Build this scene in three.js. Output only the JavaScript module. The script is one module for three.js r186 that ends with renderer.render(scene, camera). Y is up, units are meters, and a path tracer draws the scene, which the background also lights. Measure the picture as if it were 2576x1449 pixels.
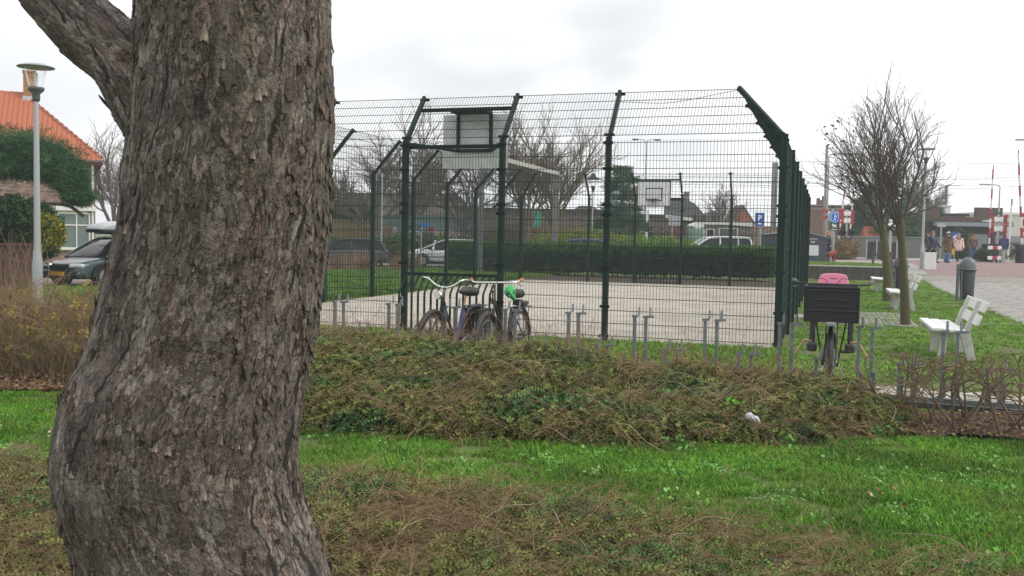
import * as THREE from 'three';
import { mergeGeometries, mergeVertices } from 'three/addons/utils/BufferGeometryUtils.js';
import { RoundedBoxGeometry } from 'three/addons/geometries/RoundedBoxGeometry.js';

// ---------------------------------------------------------------- camera, sky, sun, exposure
const scene = new THREE.Scene();
const camera = new THREE.PerspectiveCamera(33.6, 1024 / 576, 0.05, 600);
camera.rotation.order = 'YXZ';
camera.position.set(0, 1.58, 0);
camera.rotation.set(-0.0523, 0, 0.018);
camera.updateMatrixWorld(true);

const renderer = new THREE.WebGLRenderer({ antialias: true });
renderer.setSize(1024, 576);
renderer.toneMapping = THREE.LinearToneMapping;
renderer.toneMappingExposure = 1.0;
renderer.shadowMap.enabled = true;

// ---- noise
function rng(seed) { let a = seed >>> 0; return () => { a = (a + 0x6D2B79F5) >>> 0; let t = a; t = Math.imul(t ^ (t >>> 15), t | 1); t ^= t + Math.imul(t ^ (t >>> 7), t | 61); return ((t ^ (t >>> 14)) >>> 0) / 4294967296; }; }
const PERM = new Uint8Array(512);
{ const r = rng(7), p = [...Array(256).keys()]; for (let i = 255; i > 0; i--) { const j = Math.floor(r() * (i + 1)); [p[i], p[j]] = [p[j], p[i]]; } for (let i = 0; i < 512; i++) PERM[i] = p[i & 255]; }
const fade = t => t * t * t * (t * (t * 6 - 15) + 10), lerp = (a, b, t) => a + (b - a) * t;
const clamp = (x, a = 0, b = 1) => x < a ? a : x > b ? b : x;
const sst = (a, b, x) => { const t = clamp((x - a) / (b - a)); return t * t * (3 - 2 * t); };
function g2(h, x, y) { switch (h & 7) { case 0: return x + y; case 1: return -x + y; case 2: return x - y; case 3: return -x - y; case 4: return 1.41 * x; case 5: return -1.41 * x; case 6: return 1.41 * y; default: return -1.41 * y; } }
function noise(x, y) {
  const xi = Math.floor(x), yi = Math.floor(y), xf = x - xi, yf = y - yi, X = xi & 255, Y = yi & 255, u = fade(xf), v = fade(yf);
  const a = PERM[X] + Y, b = PERM[X + 1] + Y;
  return lerp(lerp(g2(PERM[a], xf, yf), g2(PERM[b], xf - 1, yf), u), lerp(g2(PERM[a + 1], xf, yf - 1), g2(PERM[b + 1], xf - 1, yf - 1), u), v);
}
function fbm(x, y, o = 4) { let s = 0, a = 0.5; for (let i = 0; i < o; i++) { s += a * noise(x, y); x = x * 2.03 + 17.1; y = y * 2.03 + 5.7; a *= 0.5; } return s; }
function worley(x, y) { // returns [F1, F2, id]
  const xi = Math.floor(x), yi = Math.floor(y); let f1 = 9, f2 = 9, id = 0, ox = 0, oy = 0;
  for (let j = -1; j <= 1; j++) for (let i = -1; i <= 1; i++) {
    const h = PERM[(PERM[(xi + i) & 255] + (yi + j)) & 255], h2 = PERM[(h + 71) & 255];
    const dx = xi + i + h / 255 - x, dy = yi + j + h2 / 255 - y, d = Math.sqrt(dx * dx + dy * dy);
    if (d < f1) { f2 = f1; f1 = d; id = h; ox = dx; oy = dy; } else if (d < f2) f2 = d;
  }
  return [f1, f2, id, ox, oy];
}

// ---- overcast sky: thin bright cloud, greyer in the middle, whitest to the right
{
  const W = 1024, H = 512, data = new Float32Array(W * H * 4);
  for (let j = 0; j < H; j++) for (let i = 0; i < W; i++) {
    const th = ((i + 0.5) / W - 0.5) * 2 * Math.PI, ph = ((j + 0.5) / H - 0.5) * Math.PI;
    const x = Math.cos(ph) * Math.cos(th), y = Math.sin(ph), z = Math.cos(ph) * Math.sin(th);
    const az = Math.atan2(x, -z);                       // 0 straight ahead, + to the right
    let c;
    if (y < -0.02) c = [0.42, 0.42, 0.4];
    else {
      const k = 1 / (y + 0.22), n = fbm(x * k * 1.1 + 3, z * k * 1.1 + 8, 5), n2 = fbm(x * k * 0.45 + 9, z * k * 0.45 + 1, 4);
      let L = 1.24 + 0.16 * Math.sin(az - 0.15) + 0.26 * n + 0.24 * n2;
      L += 0.28 * sst(0.22, 0.4, y) * 0.3;
      const dpatch = Math.exp(-Math.pow((az + 0.03 + 0.5 * n) / 0.2, 2) - Math.pow((y - 0.175 + 0.12 * n2) / 0.05, 2));
      L -= 0.34 * dpatch;
      const dl = Math.exp(-Math.pow((az + 0.45) / 0.2, 2) - Math.pow((y - 0.14) / 0.16, 2)); L -= 0.16 * dl;
      L = Math.max(0.74, L);
      const cool = clamp(1.12 - L) * 0.14;
      c = [L * (0.99 - cool), L * (1.0 - cool * 0.45), L * 1.02];
    }
    const o = (j * W + i) * 4; data[o] = c[0]; data[o + 1] = c[1]; data[o + 2] = c[2]; data[o + 3] = 1;
  }
  const sky = new THREE.DataTexture(data, W, H, THREE.RGBAFormat, THREE.FloatType);
  sky.mapping = THREE.EquirectangularReflectionMapping; sky.magFilter = THREE.LinearFilter; sky.minFilter = THREE.LinearFilter; sky.needsUpdate = true;
  scene.background = sky; scene.environment = sky;
}
const sun = new THREE.DirectionalLight(0xfff4e6, 1.35);
sun.position.set(44, 40, -6); sun.target.position.set(2, 0, -14);
sun.castShadow = true; sun.shadow.radius = 40; sun.shadow.mapSize.set(2048, 2048);
Object.assign(sun.shadow.camera, { left: -60, right: 60, top: 60, bottom: -60, near: 1, far: 160 });
scene.add(sun, sun.target);
scene.fog = new THREE.FogExp2('#e6ebee', 0.0013);

// ---------------------------------------------------------------- helpers
const V3 = (x, y, z) => new THREE.Vector3(x, y, z);
function at(x, y, D) { // a ray of the 2576 x 1449 survey of the photograph, followed to D metres in front of the camera
  const d = V3((x - 1288) / 2400, -(y - 724.5) / 2400, -1).applyQuaternion(camera.quaternion);
  return d.multiplyScalar(D / -d.z).add(camera.position);
}
const hor = x => 599 + 0.018 * (x - 1288);
const gx = (x, D) => at(x, hor(x), D).x;
const CA = 0.95, SA = 0.312;                        // the court's own axes: p to the right, q away
const pq = (p, q, y = 0) => V3(CA * p + SA * q, y, -(-SA * p + CA * q));
const YAW = Math.atan2(SA, CA);                     // turn of things that follow the court: rotation.y = -YAW
const names = {};
function numbered(n) { const k = names[n] = (names[n] ?? -1) + 1; return k ? n + '_' + String(k).padStart(3, '0') : n; }
function tag(o, label, category, group, kind) { const u = {}; if (label) u.label = label; if (category) u.category = category; if (group) u.group = group; if (kind) u.kind = kind; o.userData = u; return o; }
function thing(name, label, category, pos = V3(0, 0, 0), turn = 0, group) {
  const o = new THREE.Group(); o.name = numbered(name); o.position.copy(pos); o.rotation.y = turn; tag(o, label, category, group); scene.add(o); return o;
}
function part(name, geo, mat, parent, label, kind) {
  const m = new THREE.Mesh(Array.isArray(geo) ? merge(geo) : geo, mat); m.name = parent ? name : numbered(name); m.castShadow = m.receiveShadow = true;
  if (label || kind) tag(m, label, null, null, kind);
  (parent || scene).add(m); return m;
}
function whole(name, geo, mat, label, category, group) { const m = part(name, geo, mat, null); tag(m, label, category, group); return m; }
function struct(name, geo, mat) { const m = part(name, geo, mat, null); m.userData = { kind: 'structure' }; return m; }
function norm(g) { let o = g.index ? g.toNonIndexed() : g; for (const k of Object.keys(o.attributes)) if (!['position', 'normal', 'uv'].includes(k)) o.deleteAttribute(k); if (!o.attributes.normal) o.computeVertexNormals(); if (!o.attributes.uv) o.setAttribute('uv', new THREE.BufferAttribute(new Float32Array(o.attributes.position.count * 2), 2)); return o; }
function merge(list) { const l = list.flat(9).map(norm); return l.length === 1 ? l[0] : mergeGeometries(l, false); }
function metric(g, s = 1) { // uv in metres by the face's main axis
  const o = norm(g), P = o.attributes.position, N = o.attributes.normal, U = o.attributes.uv;
  for (let i = 0; i < P.count; i++) {
    const ax = Math.abs(N.getX(i)), ay = Math.abs(N.getY(i)), az = Math.abs(N.getZ(i)), x = P.getX(i), y = P.getY(i), z = P.getZ(i);
    if (ay > ax && ay > az) U.setXY(i, x * s, z * s); else if (ax > az) U.setXY(i, z * s, y * s); else U.setXY(i, x * s, y * s);
  }
  return o;
}
function box(w, h, d, x = 0, y = 0, z = 0, ry = 0, rx = 0, rz = 0) { const g = new THREE.BoxGeometry(w, h, d); if (rx) g.rotateX(rx); if (rz) g.rotateZ(rz); if (ry) g.rotateY(ry); g.translate(x, y, z); return metric(g); }
function rbox(w, h, d, r, x = 0, y = 0, z = 0, seg = 2) { const g = new RoundedBoxGeometry(w, h, d, seg, r); g.translate(x, y, z); return metric(g); }
const UP = V3(0, 1, 0);
function rod(a, b, r0, r1 = r0, n = 6, caps = true) {
  const d = b.clone().sub(a), L = d.length(), g = new THREE.CylinderGeometry(r1, r0, L, n, 1, !caps);
  g.translate(0, L / 2, 0); g.applyQuaternion(new THREE.Quaternion().setFromUnitVectors(UP, d.normalize())); g.translate(a.x, a.y, a.z); return norm(g);
}
function beam(a, b, w, h = w) { // box between two points
  const d = b.clone().sub(a), L = d.length(), g = new THREE.BoxGeometry(w, h, L);
  const o = new THREE.Object3D(); o.position.copy(a).lerp(b, 0.5); o.lookAt(b); o.updateMatrix(); g.applyMatrix4(o.matrix); return metric(g);
}
function tube(pts, r, n = 8, seg = pts.length * 5, closed = false) { return norm(new THREE.TubeGeometry(new THREE.CatmullRomCurve3(pts, closed, 'catmullrom', 0.4), seg, r, n, closed)); }
function lathe(pts, n = 20, x = 0, y = 0, z = 0) { const g = new THREE.LatheGeometry(pts.map(p => new THREE.Vector2(p[0], p[1])), n); g.translate(x, y, z); return norm(g); }
function ball(r, x, y, z, sx = 1, sy = 1, sz = 1, n = 12) { const g = new THREE.SphereGeometry(r, n, Math.max(6, n * 0.7 | 0)); g.scale(sx, sy, sz); g.translate(x, y, z); return norm(g); }
function cyl(r0, r1, h, x, y, z, n = 16) { const g = new THREE.CylinderGeometry(r1, r0, h, n); g.translate(x, y + h / 2, z); return norm(g); }
function quad(a, b, c, d) { const g = new THREE.BufferGeometry(); g.setAttribute('position', new THREE.Float32BufferAttribute([a, b, c, a, c, d].flatMap(v => [v.x, v.y, v.z]), 3)); g.computeVertexNormals(); return metric(norm(g)); }
function prism(poly, depth, bevel = 0) { const s = new THREE.Shape(poly.map(p => new THREE.Vector2(p[0], p[1]))); const g = new THREE.ExtrudeGeometry(s, { depth, bevelEnabled: bevel > 0, bevelSize: bevel, bevelThickness: bevel, bevelSegments: 2, curveSegments: 6 }); return norm(g); }
function surfaceNets(f, lo, hi, cell) { // smooth closed surface of f < 0
  const n = [0, 1, 2].map(k => Math.ceil((hi[k] - lo[k]) / cell) + 2), [nx, ny, nz] = n, F = new Float32Array(nx * ny * nz), I = new Int32Array(nx * ny * nz).fill(-1), pos = [], idx = [];
  const at3 = (i, j, k) => i + nx * (j + ny * k);
  for (let k = 0; k < nz; k++) for (let j = 0; j < ny; j++) for (let i = 0; i < nx; i++) F[at3(i, j, k)] = f(lo[0] + i * cell, lo[1] + j * cell, lo[2] + k * cell);
  for (let k = 0; k < nz - 1; k++) for (let j = 0; j < ny - 1; j++) for (let i = 0; i < nx - 1; i++) {
    let c = 0, sx = 0, sy = 0, sz = 0, m = 0; const v = [];
    for (let e = 0; e < 8; e++) { const q = F[at3(i + (e & 1), j + (e >> 1 & 1), k + (e >> 2))]; v.push(q); if (q < 0) m |= 1 << e; }
    if (m === 0 || m === 255) continue;
    for (let a = 0; a < 8; a++) for (const bit of [1, 2, 4]) { const b = a | bit; if (b === a) continue; if ((v[a] < 0) !== (v[b] < 0)) { const t = v[a] / (v[a] - v[b]); c++; sx += lerp(a & 1, b & 1, t); sy += lerp(a >> 1 & 1, b >> 1 & 1, t); sz += lerp(a >> 2, b >> 2, t); } }
    I[at3(i, j, k)] = pos.length / 3; pos.push(lo[0] + (i + sx / c) * cell, lo[1] + (j + sy / c) * cell, lo[2] + (k + sz / c) * cell);
  }
  const q4 = (a, b, c, d, flip) => { if (a < 0 || b < 0 || c < 0 || d < 0) return; flip ? idx.push(a, c, b, a, d, c) : idx.push(a, b, c, a, c, d); };
  for (let k = 1; k < nz - 1; k++) for (let j = 1; j < ny - 1; j++) for (let i = 1; i < nx - 1; i++) {
    const s = F[at3(i, j, k)] < 0;
    if (s !== F[at3(i + 1, j, k)] < 0) q4(I[at3(i, j - 1, k - 1)], I[at3(i, j, k - 1)], I[at3(i, j, k)], I[at3(i, j - 1, k)], !s);
    if (s !== F[at3(i, j + 1, k)] < 0) q4(I[at3(i - 1, j, k - 1)], I[at3(i - 1, j, k)], I[at3(i, j, k)], I[at3(i, j, k - 1)], !s);
    if (s !== F[at3(i, j, k + 1)] < 0) q4(I[at3(i - 1, j - 1, k)], I[at3(i, j - 1, k)], I[at3(i, j, k)], I[at3(i - 1, j, k)], !s);
  }
  const g = new THREE.BufferGeometry(); g.setAttribute('position', new THREE.Float32BufferAttribute(pos, 3)); g.setIndex(idx); g.computeVertexNormals(); return norm(g);
}
const cap = (p, a, b, ra, rb) => { // tapered capsule distance
  const bx = b[0] - a[0], by = b[1] - a[1], bz = b[2] - a[2], px = p[0] - a[0], py = p[1] - a[1], pz = p[2] - a[2];
  const t = clamp((px * bx + py * by + pz * bz) / (bx * bx + by * by + bz * bz + 1e-9));
  return Math.hypot(px - bx * t, py - by * t, pz - bz * t) - lerp(ra, rb, t);
};
function bones(list, k = 0.03) { return (x, y, z) => { let d = 1; const p = [x, y, z]; for (const b of list) { const e = cap(p, b[0], b[1], b[2], b[3]); const h = clamp(0.5 + 0.5 * (e - d) / k); d = lerp(e, d, h) - k * h * (1 - h); } return d; }; }
function blob(list, cell = 0.02, k = 0.03) { // capsules joined smoothly
  const lo = [9, 9, 9], hi = [-9, -9, -9]; for (const b of list) for (const [p, r] of [[b[0], b[2]], [b[1], b[3]]]) for (let i = 0; i < 3; i++) { lo[i] = Math.min(lo[i], p[i] - r - 2.5 * cell); hi[i] = Math.max(hi[i], p[i] + r + 2.5 * cell); }
  return surfaceNets(bones(list, k), lo, hi, cell);
}

// ---------------------------------------------------------------- materials
const lin = h => { const c = new THREE.Color(h); return [c.r, c.g, c.b]; };
const M = (color, rough = 0.8, o = {}) => new THREE.MeshStandardMaterial({ color, roughness: rough, ...o });
function tex(w, h, fn, rx = 1, ry = 1, srgb = true) { // fn(u, v) -> linear rgb
  const d = new Uint8Array(w * h * 4), e = v => { v = clamp(v); return srgb ? 255 * (v <= 0.0031308 ? 12.92 * v : 1.055 * Math.pow(v, 1 / 2.4) - 0.055) : 255 * v; };
  for (let j = 0; j < h; j++) for (let i = 0; i < w; i++) { const c = fn(i / w, j / h), o = (j * w + i) * 4; d[o] = e(c[0]); d[o + 1] = e(c[1]); d[o + 2] = e(c[2]); d[o + 3] = 255; }
  const t = new THREE.DataTexture(d, w, h, THREE.RGBAFormat); t.wrapS = t.wrapT = THREE.RepeatWrapping; t.magFilter = THREE.LinearFilter; t.minFilter = THREE.LinearMipmapLinearFilter; t.generateMipmaps = true;
  if (srgb) t.colorSpace = THREE.SRGBColorSpace; t.repeat.set(rx, ry); t.needsUpdate = true; return t;
}
const mix3 = (a, b, t) => [lerp(a[0], b[0], t), lerp(a[1], b[1], t), lerp(a[2], b[2], t)];
const mul3 = (a, k) => [a[0] * k, a[1] * k, a[2] * k];
// tileable noise: blend of four shifted copies
function tn(u, v, s, o = 4, seed = 0) { const f = (x, y) => fbm(x * s + seed, y * s + seed * 1.7, o); const wu = sst(0.8, 1, u), wv = sst(0.8, 1, v); return lerp(lerp(f(u, v), f(u - 1, v), wu), lerp(f(u, v - 1), f(u - 1, v - 1), wu), wv); }
function mottled(a, b, metres, s = 8, rough = 0.9, o = {}) { // two base colours mixed by noise, tile given in metres
  const A = lin(a), B = lin(b), t = tex(256, 256, (u, v) => mix3(A, B, clamp(0.5 + 1.3 * tn(u, v, s, 5, s))), 1 / metres, 1 / metres);
  return new THREE.MeshStandardMaterial({ map: t, roughness: rough, ...o });
}
function brickMat(cols, mortar, bw = 0.22, bh = 0.065, tileW = 8, tileH = 16) {
  const C = cols.map(lin), Mo = lin(mortar), r = rng(bw * 1000 + C.length), id = []; for (let k = 0; k < tileW * tileH * 2; k++) id.push([Math.floor(r() * C.length), 0.75 + 0.5 * r()]);
  const f = (u, v) => { const row = Math.floor(v * tileH), off = row % 2 ? 0.5 : 0, x = (u * tileW + off) % tileW, c = Math.floor(x), fx = x - c, fy = v * tileH - row; const m = Math.min(fx * bw, (1 - fx) * bw, fy * bh, (1 - fy) * bh); return [row, c, m]; };
  const map = tex(512, 512, (u, v) => { const [row, c, m] = f(u, v), q = id[row * tileW + c]; return m < 0.006 ? Mo : mul3(C[q[0]], q[1] * (1 + 0.4 * noise(u * 90, v * 90))); }, 1 / (bw * tileW), 1 / (bh * tileH));
  const bump = tex(512, 512, (u, v) => { const m = f(u, v)[2]; const k = sst(0.002, 0.008, m); return [k, k, k]; }, 1 / (bw * tileW), 1 / (bh * tileH), false);
  return new THREE.MeshStandardMaterial({ map, bumpMap: bump, bumpScale: 0.008, roughness: 0.9 });
}
const X = {
  cage: new THREE.MeshPhysicalMaterial({ color: '#1d312a', roughness: 0.6, specularIntensity: 0.35 }), cageDark: new THREE.MeshPhysicalMaterial({ color: '#14221d', roughness: 0.65, specularIntensity: 0.35 }), galv: mottled('#6f767b', '#8b9196', 0.5, 10, 0.45, { metalness: 0.55 }), chrome: M('#d8d8d8', 0.16, { metalness: 1 }), steel: M('#9a9da0', 0.35, { metalness: 0.7 }),
  black: M('#17181a', 0.5), blackMatt: M('#1c1d1f', 0.85), rubber: M('#1d1d1e', 0.9), plastic: M('#1b1d21', 0.55), white: mottled('#d9d9d6', '#e6e6e4', 1.2, 6, 0.5), whitePlain: M('#e2e2e0', 0.5), red: M('#a02c36', 0.55), brickRed: M('#9c4a36', 0.85),
  glass: new THREE.MeshPhysicalMaterial({ color: '#10181a', roughness: 0.1, metalness: 0.0, specularIntensity: 0.7 }), clear: new THREE.MeshPhysicalMaterial({ color: '#ffffff', roughness: 0.08, transmission: 1, thickness: 0, ior: 1.45 }),
  skin: M('#c99a80', 0.6), grey: mottled('#8b8e90', '#9a9c9d', 1, 8, 0.7), lampGrey: M('#a7abad', 0.5, { metalness: 0.3 }), concrete: mottled('#a8a59c', '#8f8c84', 1.2, 9, 0.9), dark: M('#2b2c2e', 0.7),
  wood: mottled('#6d5a47', '#54453a', 0.8, 12, 0.85),
};
// ---------------------------------------------------------------- the ground
function level(x, D) { // height of the ground: flat park, raised road and crossing at the back right
  const p = CA * x - SA * D, q = SA * x + CA * D;
  const slope = 0.6 * sst(37, 54, q), step = q > 45.12 ? 0.58 + 0.02 * sst(46, 54, q) : 0;
  const h = p > 2.9 ? slope : p > 2.5 ? lerp(step, slope, (p - 2.5) / 0.4) : step;
  return Math.max(h * sst(-6.5, -4, p), 0.6 * sst(55, 60, q));
}
const floorAt = (x, D, dy = 0) => V3(x, level(x, D) + dy, -D);
const G0 = (px, D) => V3(gx(px, D), 0, -D);                 // the same at park level
const G = (px, D, dy = 0) => floorAt(gx(px, D), D, dy);     // ground below column px of the photograph at distance D
function sheet(xs, ds, dy, uvk = 1) { // grid following the ground
  const pos = [], uv = [], idx = [], n = xs.length;
  for (const d of ds) for (const x of xs) { pos.push(x, level(x, d) + dy + (dy === 0 ? 0.02 * noise(x * 0.7, d * 0.7) * sst(2, 4, d) * (1 - sst(10, 13, d)) : 0), -d); uv.push(x * uvk, d * uvk); }
  for (let j = 0; j < ds.length - 1; j++) for (let i = 0; i < n - 1; i++) { const a = j * n + i; idx.push(a, a + 1, a + n, a + 1, a + n + 1, a + n); }
  const g = new THREE.BufferGeometry(); g.setAttribute('position', new THREE.Float32BufferAttribute(pos, 3)); g.setAttribute('uv', new THREE.Float32BufferAttribute(uv, 2)); g.setIndex(idx); g.computeVertexNormals(); return g;
}
function pqSheet(p0, p1, q0, q1, dy, np = 20, nq = 40) { // strip in the court's axes, following the ground
  const pos = [], uv = [], idx = [];
  for (let j = 0; j <= nq; j++) for (let i = 0; i <= np; i++) { const q = lerp(q0, q1, j / nq), P0 = typeof p0 === 'function' ? p0(q) : p0, P1 = typeof p1 === 'function' ? p1(q) : p1, p = lerp(P0, P1, i / np), v = pq(p, q); pos.push(v.x, level(v.x, -v.z) + dy, v.z); uv.push(p, q); }
  const n = np + 1; for (let j = 0; j < nq; j++) for (let i = 0; i < np; i++) { const a = j * n + i; idx.push(a, a + 1, a + n, a + 1, a + n + 1, a + n); }
  const g = new THREE.BufferGeometry(); g.setAttribute('position', new THREE.Float32BufferAttribute(pos, 3)); g.setAttribute('uv', new THREE.Float32BufferAttribute(uv, 2)); g.setIndex(idx); g.computeVertexNormals(); return g;
}
const span = (a, b, n) => Array.from({ length: n + 1 }, (_, i) => lerp(a, b, i / n));
const xs = [...span(-260, -40, 8), ...span(-34, 46, 160), ...span(52, 260, 8)], ds = [...span(-20, 2, 4), ...span(2.4, 14, 58), ...span(14.4, 64, 124), ...span(66, 330, 12)];
{
  const A = lin('#5c7030'), B = lin('#4d5a2c'), C = lin('#6f6440'), E = lin('#4a3d2c');
  const map = tex(1024, 1024, (u, v) => {
    const n = tn(u, v, 5, 4, 3), m = tn(u, v, 40, 4, 9), k = tn(u, v, 150, 2, 21);
    let c = mix3(A, B, clamp(0.5 + 1.4 * n)); c = mix3(c, C, clamp(0.2 + 1.1 * m) * 0.55); c = mix3(c, E, sst(0.12, 0.4, k + 0.4 * m) * 0.7); return mul3(c, 0.8 + 0.7 * (k + 0.3));
  }, 1 / 5, 1 / 5);
  const bump = tex(512, 512, (u, v) => { const k = 0.5 + 0.6 * tn(u, v, 60, 3, 4) + 0.4 * tn(u, v, 14, 2, 8); return [k, k, k]; }, 1 / 2.5, 1 / 2.5, false);
  struct('ground', sheet(xs, ds, 0), new THREE.MeshStandardMaterial({ map, bumpMap: bump, bumpScale: 0.03, roughness: 1 }));
}
// the court: fine pale gravel asphalt
const PC = -0.64, QC = 14.62, WC = 10.4, LC = 20;
{
  const A = lin('#c0b8ac'), B = lin('#a59d91'), E = lin('#88806f');
  const map = tex(1024, 1024, (u, v) => { const n = tn(u, v, 6, 5, 2), k = tn(u, v, 170, 2, 5), k2 = tn(u, v, 60, 3, 15); let c = mix3(A, B, clamp(0.4 + 1.7 * n)); return mul3(mix3(c, E, sst(0.1, 0.4, k2) * 0.4), 0.95 + 0.5 * k); }, 1 / 4, 1 / 4);
  const bump = tex(512, 512, (u, v) => { const k = 0.5 + 0.8 * tn(u, v, 110, 2, 6); return [k, k, k]; }, 1, 1, false);
  struct('court_surface', pqSheet(PC - WC + 0.02, PC - 0.02, QC, QC + LC - 0.1, 0.012), new THREE.MeshStandardMaterial({ map, bumpMap: bump, bumpScale: 0.006, roughness: 0.95 }));
}
const soil = mottled('#4b3d30', '#33291f', 1.1, 14, 1);
struct('soil_strip', pqSheet(PC - WC - 2, PC - 1, QC + LC + 0.25, QC + LC + 5.0, 0.008), soil);
struct('soil_strip', pqSheet(PC - WC - 0.5, PC - 0.2, QC + LC - 0.1, QC + LC + 0.25, 0.02), mottled('#3f3a26', '#4d5030', 0.8, 12, 1));
// brick path on the right, cobble band, red road, pavements
const paver = brickMat(['#8f8d88', '#9a9792', '#868480', '#a09c95'], '#6f6c66', 0.21, 0.105, 8, 16);
struct('footpath', pqSheet(q => 3.9 + 0.16 * noise(q * 1.3, 3), 12, 4, 42.3, 0.01, 12, 120), paver);
const cobble = (() => {
  const A = lin('#b3aea4'), B = lin('#8f8b84'), E = lin('#5c574e');
  const f = (u, v) => worley(u * 16, v * 16);
  const map = tex(512, 512, (u, v) => { const [a, b, id] = f(u, v); return b - a < 0.1 ? E : mix3(A, B, id / 255); }, 1 / 2.2, 1 / 2.2);
  const bump = tex(512, 512, (u, v) => { const [a, b] = f(u, v), k = sst(0.02, 0.3, b - a); return [k, k, k]; }, 1 / 2.2, 1 / 2.2, false);
  return new THREE.MeshStandardMaterial({ map, bumpMap: bump, bumpScale: 0.04, roughness: 0.9 });
})();
struct('cobble_band', pqSheet(q => 2.7 + 0.1 * noise(q * 2, 9), 16, 42.3, 45.0, 0.014, 24, 12), cobble);
const redAsphalt = mottled('#8b7471', '#7c6865', 2.2, 20, 0.9);
struct('road', pqSheet(q => 4.3 - 1.6 * Math.max(0, q - 60), 70, 45.0, 66, 0.016, 40, 40), redAsphalt);
struct('pavement', pqSheet(q => q < 53 ? 2.7 : -3, q => 4.3 - 1.6 * Math.max(0, q - 60), 45.3, 66, 0.013, 16, 40), mottled('#9a9892', '#898781', 1.5, 16, 0.9));
struct('road_marking', pqSheet(5.5, 13, 53.0, 53.1, 0.022, 12, 1), M('#b59a94', 0.9));
{ // kerb on the far side of the road, bright concrete
  const k = thing('kerb', 'pale concrete kerb along the far edge of the red road', 'kerb', pq(5.5, 66.1, 0.6), -YAW);
  for (let i = 0; i < 14; i++) part('kerb_stone', box(0.98, 0.14, 0.3, i * 1.0 - 5, 0.07 + 0.004 * (i % 2), 0), X.whitePlain, k);
}
struct('car_park', pqSheet(-40, -5, 46.5, 55, 0.01, 30, 10), mottled('#8d7f7b', '#9a8f8a', 2, 20, 0.95));
struct('pavement', sheet(span(-34, -9, 20), span(27.5, 33, 8), 0.012), brickMat(['#8d8079', '#84756f', '#958a84'], '#6a625c', 0.21, 0.105));
// soil of the planted beds in front
const inPoly = (poly, x, y) => { let c = false; for (let i = 0, j = poly.length - 1; i < poly.length; j = i++) { const [a, b] = poly[i], [e, f] = poly[j]; if ((b > y) !== (f > y) && x < (e - a) * (y - b) / (f - b) + a) c = !c; } return c; };
const distPoly = (poly, x, y) => { let m = 1e9; for (let i = 0, j = poly.length - 1; i < poly.length; j = i++) { const [a, b] = poly[i], [e, f] = poly[j], t = clamp(((x - a) * (e - a) + (y - b) * (f - b)) / ((e - a) ** 2 + (f - b) ** 2)); m = Math.min(m, Math.hypot(x - a - t * (e - a), y - b - t * (f - b))); } return m; };
const BED1 = [[-9, 1.2], [-9, 6.6], [-3.4, 6.15], [-1.3, 5.85], [-0.55, 5.75], [0, 5.55], [0.47, 5.25], [1.06, 5.1], [1.45, 4.86], [1.94, 4.6], [2.5, 4.45], [3.2, 4.3], [3.2, 1.2]];
const BED2 = [[-3.4, 8.2], [-1.75, 7.65], [-0.55, 7.38], [0.8, 7.25], [1.9, 7.4], [2.6, 7.6], [3.2, 7.85], [3.5, 8.4], [3.3, 8.95], [1.5, 9.6], [0, 10.2], [-1.5, 10.8], [-3.8, 11.5]];
const BED3 = [[2.7, 7.75], [3.4, 7.75], [5.2, 7.4], [7.5, 6.8], [7.9, 7.6], [5.2, 8.6], [3.4, 8.95]];
const BED4 = [[-12, 9.6], [-4.2, 9.15], [-3.6, 9.4], [-3.5, 12.5], [-12, 14]];
function bedMesh(poly, hf, step = 0.05) { // low mound under the plants
  const x0 = Math.min(...poly.map(p => p[0])), x1 = Math.max(...poly.map(p => p[0])), d0 = Math.min(...poly.map(p => p[1])), d1 = Math.max(...poly.map(p => p[1]));
  const nx = Math.ceil((x1 - x0) / step), nd = Math.ceil((d1 - d0) / step), pos = [], uv = [], idx = [], ok = [];
  for (let j = 0; j <= nd; j++) for (let i = 0; i <= nx; i++) { const x = x0 + i * step, d = d0 + j * step; ok.push(inPoly(poly, x, d)); pos.push(x, hf(x, d), -d); uv.push(x, d); }
  for (let j = 0; j < nd; j++) for (let i = 0; i < nx; i++) { const a = j * (nx + 1) + i, b = a + nx + 1; if (ok[a] && ok[a + 1] && ok[b] && ok[b + 1]) idx.push(a, a + 1, b, a + 1, b + 1, b); }
  const g = new THREE.BufferGeometry(); g.setAttribute('position', new THREE.Float32BufferAttribute(pos, 3)); g.setAttribute('uv', new THREE.Float32BufferAttribute(uv, 2)); g.setIndex(idx); g.computeVertexNormals(); return g;
}
struct('planting_bed', bedMesh(BED1, (x, d) => 0.03 + 0.02 * noise(x * 3, d * 3)), soil);
struct('planting_bed', bedMesh(BED3, (x, d) => 0.035 + 0.03 * noise(x * 5, d * 5)), soil);
struct('planting_bed', bedMesh(BED4, (x, d) => 0.035 + 0.03 * noise(x * 5, d * 5), 0.1), soil);
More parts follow.
